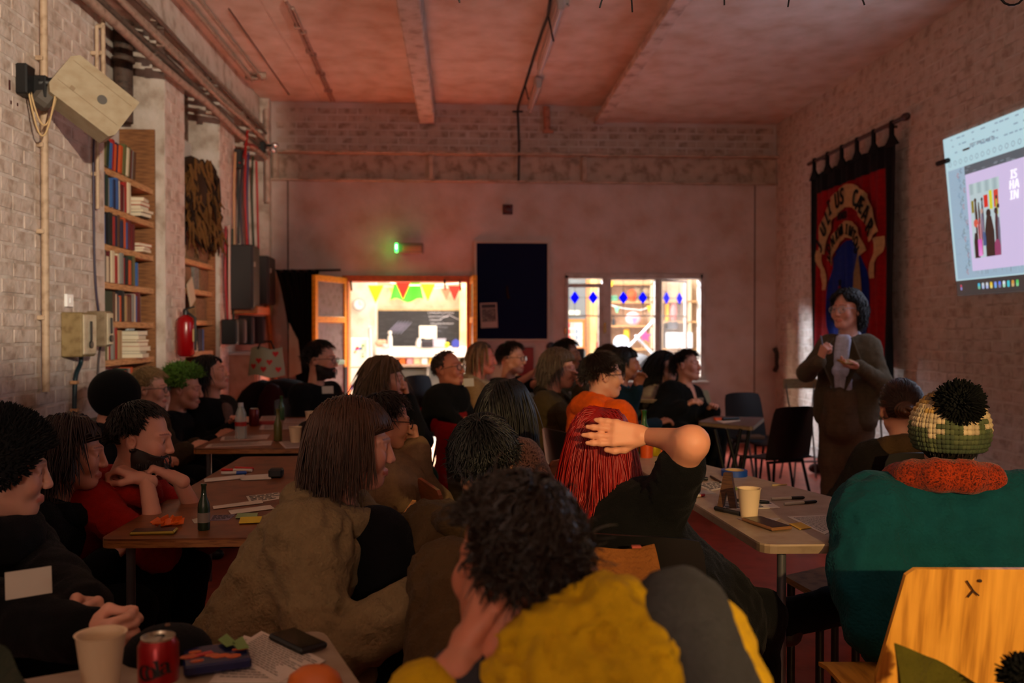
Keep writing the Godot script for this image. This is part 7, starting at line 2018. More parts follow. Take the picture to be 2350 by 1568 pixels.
	var redh := {"col": Color(0.6, 0.07, 0.04), "gloss": 0.38, "seed": 26, "style": "fall", "n": 4800, "len": 0.47, "r": 0.003, "grav": 1.3, "steps": 12, "sides": 3, "lift": 0.011, "low": -0.5, "vary": 0.18, "shoulder": 1.0, "stray": 0.05, "curl": 0.004, "wave": 9.0, "tip": Color(1.25, 1.5, 1.1)}
	person({"label": "woman with long bright red hair in a black T-shirt, one hand raised to her head", "h": h, "yaw": 140, "hyaw": 150, "hp": 2, "hr": 6, "skin": Color(0.86, 0.6, 0.48), "top": black, "topname": "shirt", "cell": 0.0105, "girth": 1.3, "sh": 0.21, "seat": 0.42, "sleeve": 0.3, "lean": 0.02, "side": 0.24, "wrinkle": 0.008, "hs": 0.98, "thick": 0.02, "arm": 1.06, "tilt": 0.2,
		"nochair": true, "rs": at(1530, 1150, 2.5), "re": at(1588, 1016, 2.3), "rw": at(1490, 1002, 2.5), "rd": Vector3(-1, 0.1, -0.05), "rn": Vector3(-0.1, -0.2, -1), "lw": at(1450, 1250, 2.9), "hands": ["relaxed", "flat"], "legs": black,
		"extra": [[at(1480, 1330, 2.6), at(1600, 1430, 2.6), 0.2, 0.2]], "hair": [redh]})
	h = at(1165, 945, 3.75)
	person({"label": "woman with dark clipped-back hair in a pale floral blouse", "h": h, "yaw": 120, "hyaw": 140, "hp": 2, "skin": pale, "top": speckled(Color(0.62, 0.47, 0.38), Color(0.16, 0.09, 0.07)), "topname": "blouse", "cell": 0.013, "girth": 1.1, "hs": 1.02, "side": 0.12, "lean": 0.0,
		"hair": [{"col": Color(0.05, 0.035, 0.03), "seed": 27, "style": "fall", "n": 2400, "len": 0.26, "r": 0.0045, "sides": 3, "grav": 0.9, "steps": 9, "lift": 0.014, "low": -0.5, "vary": 0.2, "shoulder": 1.0}]})
	h = at(1112, 1062, 2.5)
	person({"label": "person with cropped black hair in a tan jacket, back to the camera", "h": h, "yaw": 150, "hyaw": 165, "hp": 4, "skin": Color(0.62, 0.42, 0.33), "top": cloth(Color(0.33, 0.25, 0.15), 26), "cell": 0.012, "girth": 1.1, "seat": 0.42, "hs": 1.0, "wrinkle": 0.014, "thick": 0.03, "collar": cloth(Color(0.3, 0.22, 0.13), 26), "collar_r": 0.04, "collar_w": 0.095, "side": -0.04, "stool": true, "extra": [[at(1030, 1330, 2.15), at(1090, 1600, 1.95), 0.1, 0.16], [at(1130, 1400, 2.1), at(1160, 1600, 1.95), 0.12, 0.16]],
		"hair": [{"col": Color(0.035, 0.03, 0.028), "gloss": 0.5, "seed": 28, "style": "flow", "n": 3200, "len": 0.03, "r": 0.0035, "sides": 3, "grav": 0.2, "steps": 4, "lift": 0.012, "low": -0.62, "mess": 0.7}]})
	# --- nearest: curly head and yellow hood
	h = at(1165, 1292, 1.34)
	var yel := cloth(Color(0.78, 0.62, 0.06), 30)
	person({"label": "person with wavy dark hair and a yellow hood, nearest the camera, head on hand", "h": h, "nk": at(1335, 1450, 1.27), "yaw": 185, "hyaw": 205, "hp": 16, "hr": 16, "skin": Color(0.74, 0.46, 0.35), "top": cloth(Color(0.2, 0.2, 0.22), 30), "topname": "back_panel", "sleeves": yel, "cell": 0.0095, "seat": 0.38, "girth": 0.95, "sh": 0.19, "lean": -0.06, "side": -0.1, "tilt": -0.45, "hs": 0.95, "thick": 0.02, "wrinkle": 0.007, "sleeve": 0.86,
		"rs": at(1610, 1480, 1.24), "rw": at(1640, 2200, 1.2), "rp": Vector3(0.3, 0, 1), "ls": at(1230, 1690, 1.2), "lw": at(1062, 1510, 1.24), "ld": Vector3(0.3, 0.8, -0.6), "ln": Vector3(1, 0.1, -0.3), "lp": Vector3(-0.2, -1, 0.4), "hands": ["relaxed", "relaxed"],
		"extra": [[at(1560, 1420, 1.2), at(1600, 1620, 1.16), 0.07, 0.09]],
		"collar": yel, "collarname": "hood", "collar_r": 0.03, "collar_w": 0.088, "hood_amp": 0.022, "hood": [[at(1270, 1520, 1.2), at(1400, 1440, 1.2), 0.07, 0.065], [at(1390, 1440, 1.18), at(1470, 1530, 1.14), 0.06, 0.055], [at(1240, 1570, 1.18), at(1430, 1600, 1.12), 0.075, 0.07]],
		"hair": [{"col": Color(0.13, 0.085, 0.05), "gloss": 0.38, "seed": 29, "style": "flow", "n": 3800, "len": 0.062, "r": 0.0036, "grav": 0.22, "steps": 8, "sides": 3, "lift": 0.014, "low": -0.62, "ear": 0.2, "earclear": true, "mess": 1.5, "curl": 0.006, "wave": 6.0, "vary": 0.3, "stray": 0.05, "whorl": Vector3(0.1, 0.8, -0.6), "tip": Color(1.5, 1.35, 1.1)}]})
	# --- the right side
	h = at(2066, 940, 4.1)
	person({"label": "woman with hair in a bun and a fur-trimmed dark jacket, below the speaker", "h": h, "yaw": 175, "hyaw": 166, "hp": 0, "skin": fair, "top": cloth(Color(0.08, 0.055, 0.045), 26), "cell": 0.013, "girth": 1.1, "seat": 0.42, "hs": 1.08, "wrinkle": 0.01, "thick": 0.028,
		"bun": Color(0.3, 0.17, 0.08), "collar": cloth(Color(0.3, 0.22, 0.13), 18), "collarname": "fur_trim", "collar_r": 0.055, "collar_w": 0.1,
		"hair": [{"col": Color(0.2, 0.11, 0.06), "seed": 30, "style": "back", "target": Vector3(0.01, 0.02, -0.14), "n": 1800, "len": 0.26, "r": 0.0032, "sides": 3, "steps": 10, "lift": 0.01, "low": -0.6}]})
	h = at(2178, 1006, 2.62)
	var knit := speckled(Color(0.62, 0.2, 0.06), Color(0.2, 0.06, 0.04), 16)
	var teal := cloth(Color(0.03, 0.27, 0.3), 22)
	person({"label": "person in an orange knitted scarf and dark teal shawl, back to the camera", "h": h, "yaw": 160, "hyaw": 156, "hp": 2, "skin": fair, "top": teal, "topname": "shawl", "cell": 0.0105, "girth": 1.45, "sh": 0.235, "seat": 0.42, "nk": at(2168, 1112, 2.58), "thick": 0.032, "wrinkle": 0.012, "fold": 6.0, "lean": 0.06, "side": 0.03, "coat": true, "nochair": true,
		"extra": [[at(2010, 1190, 2.6), at(2330, 1190, 2.6), 0.13, 0.13], [at(2000, 1200, 2.55), at(1985, 1330, 2.5), 0.11, 0.1], [at(1990, 1300, 2.5), at(2010, 1440, 2.4), 0.1, 0.09], [at(2330, 1200, 2.6), at(2330, 1320, 2.5), 0.12, 0.12]],
		"ls": at(2020, 1190, 2.55), "le": at(1992, 1350, 2.45), "lw": at(2070, 1430, 2.7), "rs": at(2320, 1190, 2.55), "re": at(2345, 1350, 2.5), "rw": at(2260, 1430, 2.75), "collar": knit, "collarname": "scarf", "collar_r": 0.046, "collar_w": 0.125, "collar_y": 0.01, "legs": black, "lf": at(1800, 1420, 2.9), "toe": Vector3(-1, 0, -0.2),
		"hair": [{"col": Color(0.1, 0.06, 0.04), "style": "fall", "n": 500, "len": 0.03, "r": 0.004, "steps": 4, "front": 2.0, "low": -0.6, "seed": 33}]})
	bobble_hat(h, Basis(Vector3.UP, deg_to_rad(156)))
	# --- the speaker
	h = at(1942, 712, 6.0)
	speaker_person(h)
	finish_people()

func bobble_hat(h: Vector3, b: Basis) -> void:
	var o := thing("bobble_hat", "chunky striped bobble hat with a dark pompom on the person in the teal shawl", "hat", h)
	o.basis = b.scaled_local(Vector3.ONE * 0.88)
	var m := MB.new()
	var cols := [Color(0.05, 0.07, 0.03), Color(0.08, 0.1, 0.04), Color(0.5, 0.4, 0.24), Color(0.55, 0.42, 0.24), Color(0.45, 0.27, 0.07), Color(0.2, 0.14, 0.08), Color(0.12, 0.1, 0.07)]
	var cols2 := []
	m.colored = true
	var r := RandomNumberGenerator.new(); r.seed = 2
	var ribs := 30
	for i in ribs:   # plump knitted ribs running from the brim to the crown
		var a := TAU * i / ribs
		for j in 15:
			var t := j / 15.0
			var el := lerpf(-0.5, 1.42, t)
			var d := Vector3(cos(a) * cos(el), sin(el), sin(a) * cos(el))
			var c := Vector3(0, 0.035, -0.02) + d * Vector3(0.122, 0.128, 0.134)
			var b0 := m.v.size()
			var q := Vector3(-sin(a), 0, cos(a))
			var wd := 0.0132 * (0.3 + cos(el))
			for s in [-1.0, 1.0]:
				var tf := Transform3D(Basis(q, d, q.cross(d)) * Basis(Vector3.UP, 0.5 * s), c + q * wd * 0.45 * s)
				m.ball(Vector3.ZERO, Vector3(wd * 0.75, 0.011, 0.0125), 6, tf)
			var k := clampf(t * 6.5 + r.randf_range(-0.7, 0.7) + sin(i * 1.3) * 0.4, 0, 6)
			var cc: Color = cols[int(k)] * r.randf_range(0.75, 1.15)
			for z in range(b0, m.v.size()): m.c[z] = cc
	obj("knit", m, hairm(Color(1, 1, 1), 0.95), o)
	m = MB.new(); m.ball(Vector3(0, 0.035, -0.02), Vector3(0.118, 0.124, 0.13), 20); obj("lining", m, cloth(Color(0.1, 0.08, 0.05)), o)
	m = MB.new()
	var pc := Vector3(-0.02, 0.128, -0.115)
	for i in 900:
		var y := 1.0 - (i + 0.5) / 450.0
		var a := i * 2.39996
		var d := Vector3(sqrt(1 - y * y) * cos(a), y, sqrt(1 - y * y) * sin(a))
		var e := d + Vector3(r.randfn(0, 0.25), r.randfn(0, 0.25), r.randfn(0, 0.25))
		m.tube(PackedVector3Array([pc + d * 0.035, pc + d * 0.058 + e * 0.006, pc + d * 0.062 + e * 0.018]), [0.004, 0.0048, 0.002], 4, false)
	m.ball(pc, Vector3.ONE * 0.05, 12)
	obj("pompom", m, cloth(Color(0.03, 0.035, 0.025)), o)

func speaker_person(h: Vector3) -> void:
	var tweed := cloth(Color(0.36, 0.32, 0.25), 60)
	var yaw := -36.0
	var sp := {"label": "standing speaker in glasses, tweed jacket and striped shirt, holding a pen and cards", "h": h, "yaw": yaw, "hyaw": -56.0, "hp": -3, "hs": 1.08, "skin": Color(0.84, 0.6, 0.52), "top": tweed, "topname": "jacket", "cell": 0.011, "stand": true, "seat": 0.83, "girth": 1.1, "sh": 0.158, "lean": 0.0, "wrinkle": 0.006, "thick": 0.012,
		"rw": at(1880, 830, 5.75), "lw": at(1972, 842, 5.72), "rd": Vector3(0.25, 1, 0.35), "ld": Vector3(-1, 0.1, 0.3), "rn": Vector3(1, 0, -0.2), "ln": Vector3(0, 1, 0.2), "hands": ["relaxed", "fist"], "rp": Vector3(-0.8, -1, -0.2), "lp": Vector3(0.9, -1, -0.1),
		"legs": cloth(Color(0.4, 0.33, 0.26), 60), "lf": at(1973, 1195, 5.95), "rf": at(1908, 1195, 6.02), "shoes": Color(0.2, 0.12, 0.08),
		"collar": cloth(Color(0.75, 0.77, 0.86), 60), "collarname": "shirt", "collar_r": 0.018, "collar_w": 0.066, "collar_y": 0.0, "glasses": Color(0.6, 0.6, 0.62), "leg_extra": [[rel(h, yaw, 0.06, -0.75, 0.01), rel(h, yaw, 0.075, -1.05, 0.01), 0.115, 0.09], [rel(h, yaw, -0.06, -0.75, 0.01), rel(h, yaw, -0.075, -1.05, 0.01), 0.115, 0.09], [rel(h, yaw, 0.02, -0.6, 0.115), rel(h, yaw, 0.02, -0.8, 0.1), 0.085, 0.09], [rel(h, yaw, -0.03, -0.6, 0.115), rel(h, yaw, -0.03, -0.8, 0.1), 0.085, 0.09]],
		"cut": [[rel(h, yaw, 0, -0.17, 0.13), rel(h, yaw, 0, -0.62, 0.21), 0.05, 0.075]],
		"hood": [[rel(h, yaw, 0.02, -0.2, 0.08), rel(h, yaw, 0.03, -0.42, 0.138), 0.034, 0.036], [rel(h, yaw, -0.02, -0.2, 0.08), rel(h, yaw, -0.03, -0.42, 0.138), 0.034, 0.036], [rel(h, yaw, 0.035, -0.42, 0.138), rel(h, yaw, 0.035, -0.58, 0.14), 0.036, 0.034], [rel(h, yaw, -0.035, -0.42, 0.138), rel(h, yaw, -0.035, -0.58, 0.14), 0.036, 0.034]],
		"extra": [[rel(h, yaw, 0.09, -0.6, 0.02), rel(h, yaw, 0.1, -0.74, 0.02), 0.115, 0.112], [rel(h, yaw, -0.1, -0.6, 0.0), rel(h, yaw, -0.11, -0.72, 0.0), 0.11, 0.105]],
		"hair": [hair_bob(Color(0.07, 0.05, 0.045), 31, 620, 0.12)]}
	sp.hair[0].front = 0.72; sp.hair[0].gloss = 0.65
	sp.hair[0].r = 0.0075; sp.hair[0].curl = 0.008
	var o := person(sp)
	var m := MB.new()   # lapels
	for e in [1.0, -1.0]:
		var a := rel(h, yaw, 0.06 * e, -0.19, 0.11) - o.position; var b := rel(h, yaw, 0.03 * e, -0.55, 0.2) - o.position; var c := rel(h, yaw, 0.13 * e, -0.34, 0.165) - o.position
		m.poly([a, b, c], sp.fwd); m.poly([a, b, c], -sp.fwd)
		m.tube(PackedVector3Array([a, c, b]), 0.007, 6)
	obj("lapel", m, tweed, o)
	var w: Vector3 = sp.arms[0][2]
	m = MB.new(); m.box(Transform3D(Basis(Vector3.UP, 0.4) * Basis(Vector3.RIGHT, 0.3), w + Vector3(-0.1, 0.035, 0.05)), Vector3(0.12, 0.012, 0.075), 0.002)
	solo("cue_card", m, mat(Color(0.6, 0.42, 0.16), 0.6), "small stack of tan cue cards in the speaker's left hand", "card")
	w = sp.arms[1][2]
	m = MB.new(); m.rod(w + Vector3(0.02, 0.05, 0.03), w + Vector3(0.01, 0.17, 0.0), 0.005, 6)
	solo("pen", m, mat(Color(0.35, 0.35, 0.42), 0.3), "slim pen pointing up in the speaker's right hand", "pen")

# ---------------------------------------------------------------- tables and chairs
func table(called: String, label: String, pg: PackedVector2Array, y: float, top: Material, edge: Material, legs: Array, fold := false) -> Node3D:
	var c := Vector2.ZERO
	for q in pg: c += q / pg.size()
	var o := thing(called, label, "table", Vector3(c.x, 0, c.y))
	# rounded corners
	var rp := PackedVector2Array()
	var n := pg.size()
	for i in n:
		var p := pg[i]; var a := (pg[(i + n - 1) % n] - p).normalized(); var b := (pg[(i + 1) % n] - p).normalized()
		var r := 0.045
		for k in 5:
			var t := k / 4.0
			rp.push_back((p + a * r).lerp(p, t).lerp(p.lerp(p + b * r, t), t) - c)
	var flip := PackedVector2Array()
	for q in rp: flip.push_back(Vector2(q.x, -q.y))
	var tf := Transform3D(Basis(Vector3(1, 0, 0), Vector3(0, 0, -1), Vector3(0, 1, 0)), Vector3(0, y - 0.003, 0))
	var m := MB.new(); m.prism(tf, flip, 0.006); obj("tabletop", m, top, o)
	tf.origin.y = y - 0.017
	m = MB.new(); m.prism(tf, flip, 0.022); obj("edge", m, edge, o)
	for l in legs:
		m = MB.new(); m.rod(Vector3(l[0].x - c.x, 0.0, l[0].y - c.y), Vector3(l[1].x - c.x, y - 0.025, l[1].y - c.y), 0.014, 10)
		obj("leg", m, mat(Color(0.05, 0.05, 0.055) if fold else Color(0.4, 0.4, 0.42), 0.35, 0.6), o)
	return o

func make_chair(called: String, label: String, seat_m: Material, leg_m: Material, kind: int) -> Node3D:
	# faces +z; kind 0 moulded shell, 1 bent plywood
	var o := thing(called, label, "chair")
	var m := MB.new()
	var hw := 0.2
	if kind == 0:
		m.grid(8, 6, func(u: float, v: float) -> Vector3:
			var x := (u - 0.5) * 2.0
			return Vector3(x * hw * (1.0 - 0.05 * v), 0.45 + 0.018 * x * x + 0.014 * sin(v * PI) * -1.0 - (0.02 * maxf(0.0, 0.25 - v) * 4.0), 0.21 - v * 0.4), 0.008)
		obj("seat", m, seat_m, o)
		m = MB.new()
		m.grid(8, 8, func(u: float, v: float) -> Vector3:
			var x := (u - 0.5) * 2.0
			var w := hw * (1.0 - 0.12 * v * v) * (1.0 if v < 0.9 else 0.96)
			return Vector3(x * w, 0.452 + v * 0.38 - (0.012 * x * x * x * x if v > 0.9 else 0.0), -0.185 - v * 0.07 + 0.03 * x * x), 0.008)
		obj("backrest", m, seat_m, o)
	else:
		m.grid(6, 6, func(u: float, v: float) -> Vector3: return Vector3((u - 0.5) * 2.0 * hw, 0.45 - 0.01 * sin(v * PI) - 0.02 * maxf(0.0, 0.2 - v) * 5.0, 0.2 - v * 0.38), 0.011)
		obj("seat", m, seat_m, o)
		m = MB.new()
		var pg := PackedVector2Array([Vector2(-0.2, -0.06), Vector2(0.2, -0.06), Vector2(0.205, 0.02), Vector2(0.155, 0.27), Vector2(0.135, 0.285), Vector2(-0.135, 0.285), Vector2(-0.155, 0.27), Vector2(-0.205, 0.02)])
		m.prism(Transform3D(Basis(Vector3.RIGHT, -0.16), Vector3(0, 0.535, -0.2)), pg, 0.012)
		obj("backrest", m, seat_m, o)
	for s in [-1.0, 1.0]:
		m = MB.new(); m.rod(Vector3(s * 0.19, 0.0, 0.21), Vector3(s * 0.16, 0.44, 0.15), 0.011, 8); obj("leg", m, leg_m, o)
		m = MB.new()
		if kind == 0: m.rod(Vector3(s * 0.19, 0.0, -0.24), Vector3(s * 0.16, 0.44, -0.13), 0.011, 8)
		else: m.tube(PackedVector3Array([Vector3(s * 0.19, 0.0, -0.26), Vector3(s * 0.18, 0.44, -0.17), Vector3(s * 0.17, 0.6, -0.195)]), 0.011, 8)
		obj("leg", m, leg_m, o)
	m = MB.new(); m.rod(Vector3(-0.16, 0.43, 0.15), Vector3(0.16, 0.43, 0.15), 0.01, 8); m.rod(Vector3(-0.16, 0.43, -0.13), Vector3(0.16, 0.43, -0.13), 0.01, 8); obj("seat_frame", m, leg_m, o)
	return o

func tables_and_chairs() -> void:
	var woodtop := wood(Color(0.50, 0.29, 0.15), 0.35, 0.6)
	var edge := wood(Color(0.62, 0.4, 0.2), 0.5)
	var white := paint(Color(0.66, 0.58, 0.5), 0.4, 0.05, 1.5, 0.05)
	var wedge := paint(Color(0.5, 0.42, 0.34), 0.5, 0.1, 2.0, 0.1)
	var rect := func(x0: float, x1: float, z0: float, z1: float) -> PackedVector2Array: return PackedVector2Array([Vector2(x0, z0), Vector2(x1, z0), Vector2(x1, z1), Vector2(x0, z1)])
	var four := func(x0: float, x1: float, z0: float, z1: float) -> Array:
		var out := []
		for x in [x0 + 0.07, x1 - 0.07]:
			for z in [z0 - 0.07, z1 + 0.07]: out.append([Vector2(x, z), Vector2(x, z)])
		return out
	table("wooden_table", "long brown wooden table in front of the man in the red hoodie", rect.call(-1.09, -0.33, -2.76, -4.55), 0.73, woodtop, edge, four.call(-1.09, -0.33, -2.76, -4.55))
	table("wooden_table", "farther brown wooden table with bottles, by the left bookcases", rect.call(-1.43, -0.62, -4.86, -6.6), 0.73, woodtop, edge, four.call(-1.43, -0.62, -4.86, -6.6))
	table("white_table", "white tapering table on the right, strewn with pens and cards", PackedVector2Array([Vector2(0.89, -2.58), Vector2(1.64, -2.56), Vector2(0.98, -4.72), Vector2(0.78, -4.72)]), 0.73, white, wedge, [[Vector2(1.0, -2.72), Vector2(1.0, -2.72)], [Vector2(1.5, -2.7), Vector2(1.5, -2.7)], [Vector2(0.86, -4.6), Vector2(0.86, -4.6)]])
	var c := Vector2(-0.29, -1.90)
	var u := Vector2(0.35, 0.94).normalized(); var v := Vector2(-0.9, 0.44).normalized()
	table("white_table", "white table corner at the bottom left, under the paper cup and the can", PackedVector2Array([c, c + u * 0.9, c + u * 0.9 + v * 1.3, c + v * 1.3]), 0.73, white, wedge, [[c + u * 0.1 + v * 0.1, c + u * 0.1 + v * 0.1], [c + u * 0.8 + v * 0.1, c + u * 0.8 + v * 0.1], [c + u * 0.1 + v * 1.2, c + u * 0.1 + v * 1.2]])
	table("white_table", "small pale table at the back, before the two dark-haired women by the window", PackedVector2Array([Vector2(1.35, -7.35), Vector2(1.62, -7.2), Vector2(2.05, -7.35), Vector2(1.9, -7.75), Vector2(1.4, -7.8)]), 0.8, white, wedge, [[Vector2(1.5, -7.6), Vector2(1.5, -7.6)], [Vector2(1.8, -7.5), Vector2(1.8, -7.5)]])
	# folding table with crossed legs
	var A := on_y(1600, 968, 0.68); var B := on_y(1728, 980, 0.68); var C := on_y(1755, 958, 0.68); var D := on_y(1640, 955, 0.68)
	var fl := []
	for q in [[1640, 985, 1690, 1075], [1700, 985, 1655, 1085], [1720, 985, 1682, 1085], [1668, 985, 1722, 1068]]:
		var a := at(q[0], q[1], 6.3); var b := at(q[2], q[3], 6.1)
		fl.append([Vector2(b.x, b.z), Vector2(a.x, a.z)])
	table("folding_table", "small folding table with crossed black legs near the black chairs", PackedVector2Array([Vector2(A.x, A.z), Vector2(B.x, B.z), Vector2(C.x, C.z), Vector2(D.x, D.z)]), 0.68, paint(Color(0.42, 0.34, 0.32), 0.4, 0.1, 2.0, 0.05), wedge, fl, true)
	# stools by the right wall
	for q in [[1848, 1000, 7.9, "slim metal bar stool standing left of the speaker"], [2008, 1000, 7.6, "slim metal bar stool half hidden behind the speaker"]]:
		var p := at(q[0], q[1], q[2]); p.y = 0
		var o := thing("bar_stool", q[3], "stool", p)
		var sm := paint(Color(0.34, 0.4, 0.26), 0.5, 0.1, 2.0, 0.05)
		var lm := mat(Color(0.42, 0.42, 0.4), 0.35, 0.7)
		var m := MB.new(); m.lathe(Transform3D(), [Vector2(0, 0.6), Vector2(0.17, 0.6), Vector2(0.19, 0.615), Vector2(0.17, 0.63), Vector2(0, 0.625)], 20); obj("seat", m, sm, o)
		m = MB.new(); m.grid(8, 2, func(a: float, b: float) -> Vector3: return Vector3(sin((a - 0.5) * 2.4) * 0.19, 0.83 + b * 0.09, -cos((a - 0.5) * 2.4) * 0.19), 0.01); obj("backrest", m, wood(Color(0.6, 0.5, 0.36)), o)
		for k in 4:
			var d := Vector3(cos(TAU * (k + 0.5) / 4), 0, sin(TAU * (k + 0.5) / 4))
			m = MB.new(); m.rod(d * 0.13 + Vector3(0, 0.6, 0), d * 0.24, 0.009, 8)
			if d.z < 0: m.rod(d * 0.14 + Vector3(0, 0.6, 0), d * 0.19 + Vector3(0, 0.88, 0), 0.008, 8)
			obj("leg", m, lm, o)
		m = MB.new()
		for k in 4: m.rod(Vector3(cos(TAU * (k + 0.5) / 4), 0, sin(TAU * (k + 0.5) / 4)) * 0.21 + Vector3(0, 0.2, 0), Vector3(cos(TAU * (k + 1.5) / 4), 0, sin(TAU * (k + 1.5) / 4)) * 0.21 + Vector3(0, 0.2, 0), 0.008, 8)
		obj("footrest", m, lm, o)
	# chairs
	var bl := mat(Color(0.03, 0.032, 0.04), 0.4); var steel := mat(Color(0.5, 0.5, 0.5), 0.3, 0.9); var dark := mat(Color(0.05, 0.05, 0.05), 0.4, 0.3)
	var ply := wood(Color(0.93, 0.68, 0.28), 0.4, 0.25, true)
	var p := at(1742, 1060, 7.3); p.y = 0
	var ch := make_chair("plastic_chair", "black plastic chair against the back wall, facing the room", bl, dark, 0)
	ch.position = p; ch.rotation.y = 0.35
	p = at(1772, 1040, 6.35); p.y = 0
	dup(ch, p, -2.75, "black plastic chair turned away from the camera, nearer the speaker")
	p = at(1662, 1000, 7.7); p.y = 0
	var ch2 := make_chair("plastic_chair", "pale cream plastic chair behind the person in the loose black coat", mat(Color(0.62, 0.6, 0.46), 0.5), steel, 0)
	ch2.position = p; ch2.rotation.y = 0.9
	# the plywood chair at the lower right, behind the teal shawl
	p = on_y(2225, 1300, 0.82); p.y = 0
	var wc := make_chair("plywood_chair", "bright yellow plywood chair at the lower right, behind the teal shawl", ply, steel, 1)
	wc.position = p + Vector3(0.02, 0, -0.24); wc.rotation.y = PI - 0.06
	var ink := MB.new(); ink.tube(PackedVector3Array([Vector3(0.018, 0.79, -0.254), Vector3(0.0, 0.765, -0.25), Vector3(-0.012, 0.755, -0.249)]), 0.0018, 5); ink.tube(PackedVector3Array([Vector3(0.0, 0.768, -0.2505), Vector3(0.013, 0.75, -0.248)]), 0.0018, 5); ink.ball(Vector3(-0.012, 0.79, -0.254), Vector3(0.005, 0.004, 0.002), 8)
	obj("pen_mark", ink, mat(Color(0.2, 0.12, 0.05)), wc)
	# plywood chairs of the audience, seen edge on or from behind
	var orange := wood(Color(0.55, 0.28, 0.12), 0.4, 0.5)
	var jc := dup(ch, at(1470, 1300, 2.52) * Vector3(1, 0, 1), 2.85, "dark plastic chair under the hung brown jacket")
	jc.position.y = 0.0
	var specs := [[904, 1130, 2.75, -1.65, "pale plywood chair back seen edge on, right of the tan coat", ply], [1012, 1120, 3.2, 1.85, "red-brown plywood chair of the person in the sand jumper", orange], [1292, 1010, 3.85, -2.3, "orange-brown plywood chair behind the floral blouse", orange]]
	for s in specs:
		p = at(s[0], s[1], s[2]); p.y = 0
		var k := make_chair("plywood_chair", s[4], s[5], steel, 1)
		k.position = p; k.rotation.y = s[3]
		k.position -= k.basis * Vector3(0, 0, -0.2)
func paper_cup(h0: float, r0: float, p: Vector3, label: String) -> void:
	var m := MB.new(); m.lathe(Transform3D(), [Vector2(0, 0.004), Vector2(r0 * 0.72, 0.0), Vector2(r0, h0 - 0.004), Vector2(r0 + 0.003, h0), Vector2(r0 - 0.002, h0 - 0.001), Vector2(r0 * 0.71, 0.006), Vector2(0, 0.006)], 28)
	solo("paper_cup", m, mat(Color(0.86, 0.76, 0.62), 0.7), label, "cup", "", p)
func beer_bottle(p: Vector3, c: Color, label: String, tag_: bool, k := 1.0) -> void:
	var o := thing("bottle", label, "bottle", p)
	var m := MB.new(); m.lathe(Transform3D(Basis().scaled(Vector3.ONE * k), Vector3.ZERO), [Vector2(0, 0.0), Vector2(0.028, 0.0), Vector2(0.031, 0.006), Vector2(0.031, 0.115), Vector2(0.028, 0.135), Vector2(0.015, 0.17), Vector2(0.0125, 0.2), Vector2(0.0125, 0.222), Vector2(0.0145, 0.224), Vector2(0.0145, 0.236), Vector2(0.011, 0.238), Vector2(0.0, 0.236)], 24)
	var g: StandardMaterial3D = mat(c, 0.08).duplicate(); g.clearcoat_enabled = true; g.clearcoat = 1.0; g.backlight_enabled = true; g.backlight = c
	obj("glass", m, g, o)
	if tag_:
		m = MB.new(); m.lathe(Transform3D(Basis().scaled(Vector3.ONE * k), Vector3.ZERO), [Vector2(0.0314, 0.04), Vector2(0.0314, 0.09)], 24)
		obj("label", m, mat(Color(0.5, 0.45, 0.4), 0.6), o)
func drinks_can(p: Vector3, c: Color, label: String, turn := 0.0) -> Node3D:
	var o := thing("drinks_can", label, "can", p, turn)
	var m := MB.new(); m.lathe(Transform3D(), [Vector2(0.026, 0.001), Vector2(0.033, 0.012), Vector2(0.033, 0.102), Vector2(0.0265, 0.114)], 32); obj("body", m, mat(c, 0.3, 0.4), o)
	m = MB.new(); m.lathe(Transform3D(), [Vector2(0, 0.004), Vector2(0.02, 0.004), Vector2(0.0262, 0.0)], 28); obj("base", m, mat(Color(0.72, 0.68, 0.6), 0.3, 0.9), o); m = MB.new(); m.lathe(Transform3D(), [Vector2(0.0268, 0.113), Vector2(0.0275, 0.1165), Vector2(0.025, 0.117), Vector2(0.0235, 0.112), Vector2(0, 0.1125)], 28); obj("lid", m, mat(Color(0.72, 0.68, 0.6), 0.3, 0.9), o)
	m = MB.new(); m.lathe(Transform3D(Basis(), Vector3(0, 0.1128, -0.011)), [Vector2(0.009, 0), Vector2(0.008, 0.0006), Vector2(0, 0.0006)], 14); obj("opening", m, mat(Color(0.02, 0.02, 0.02), 0.8), o)
	m = MB.new(); m.box(Transform3D(Basis(), Vector3(0, 0.1145, 0.008)), Vector3(0.012, 0.0015, 0.022), 0.0006); obj("tab", m, mat(Color(0.7, 0.68, 0.62), 0.3, 0.9), o)
	return o
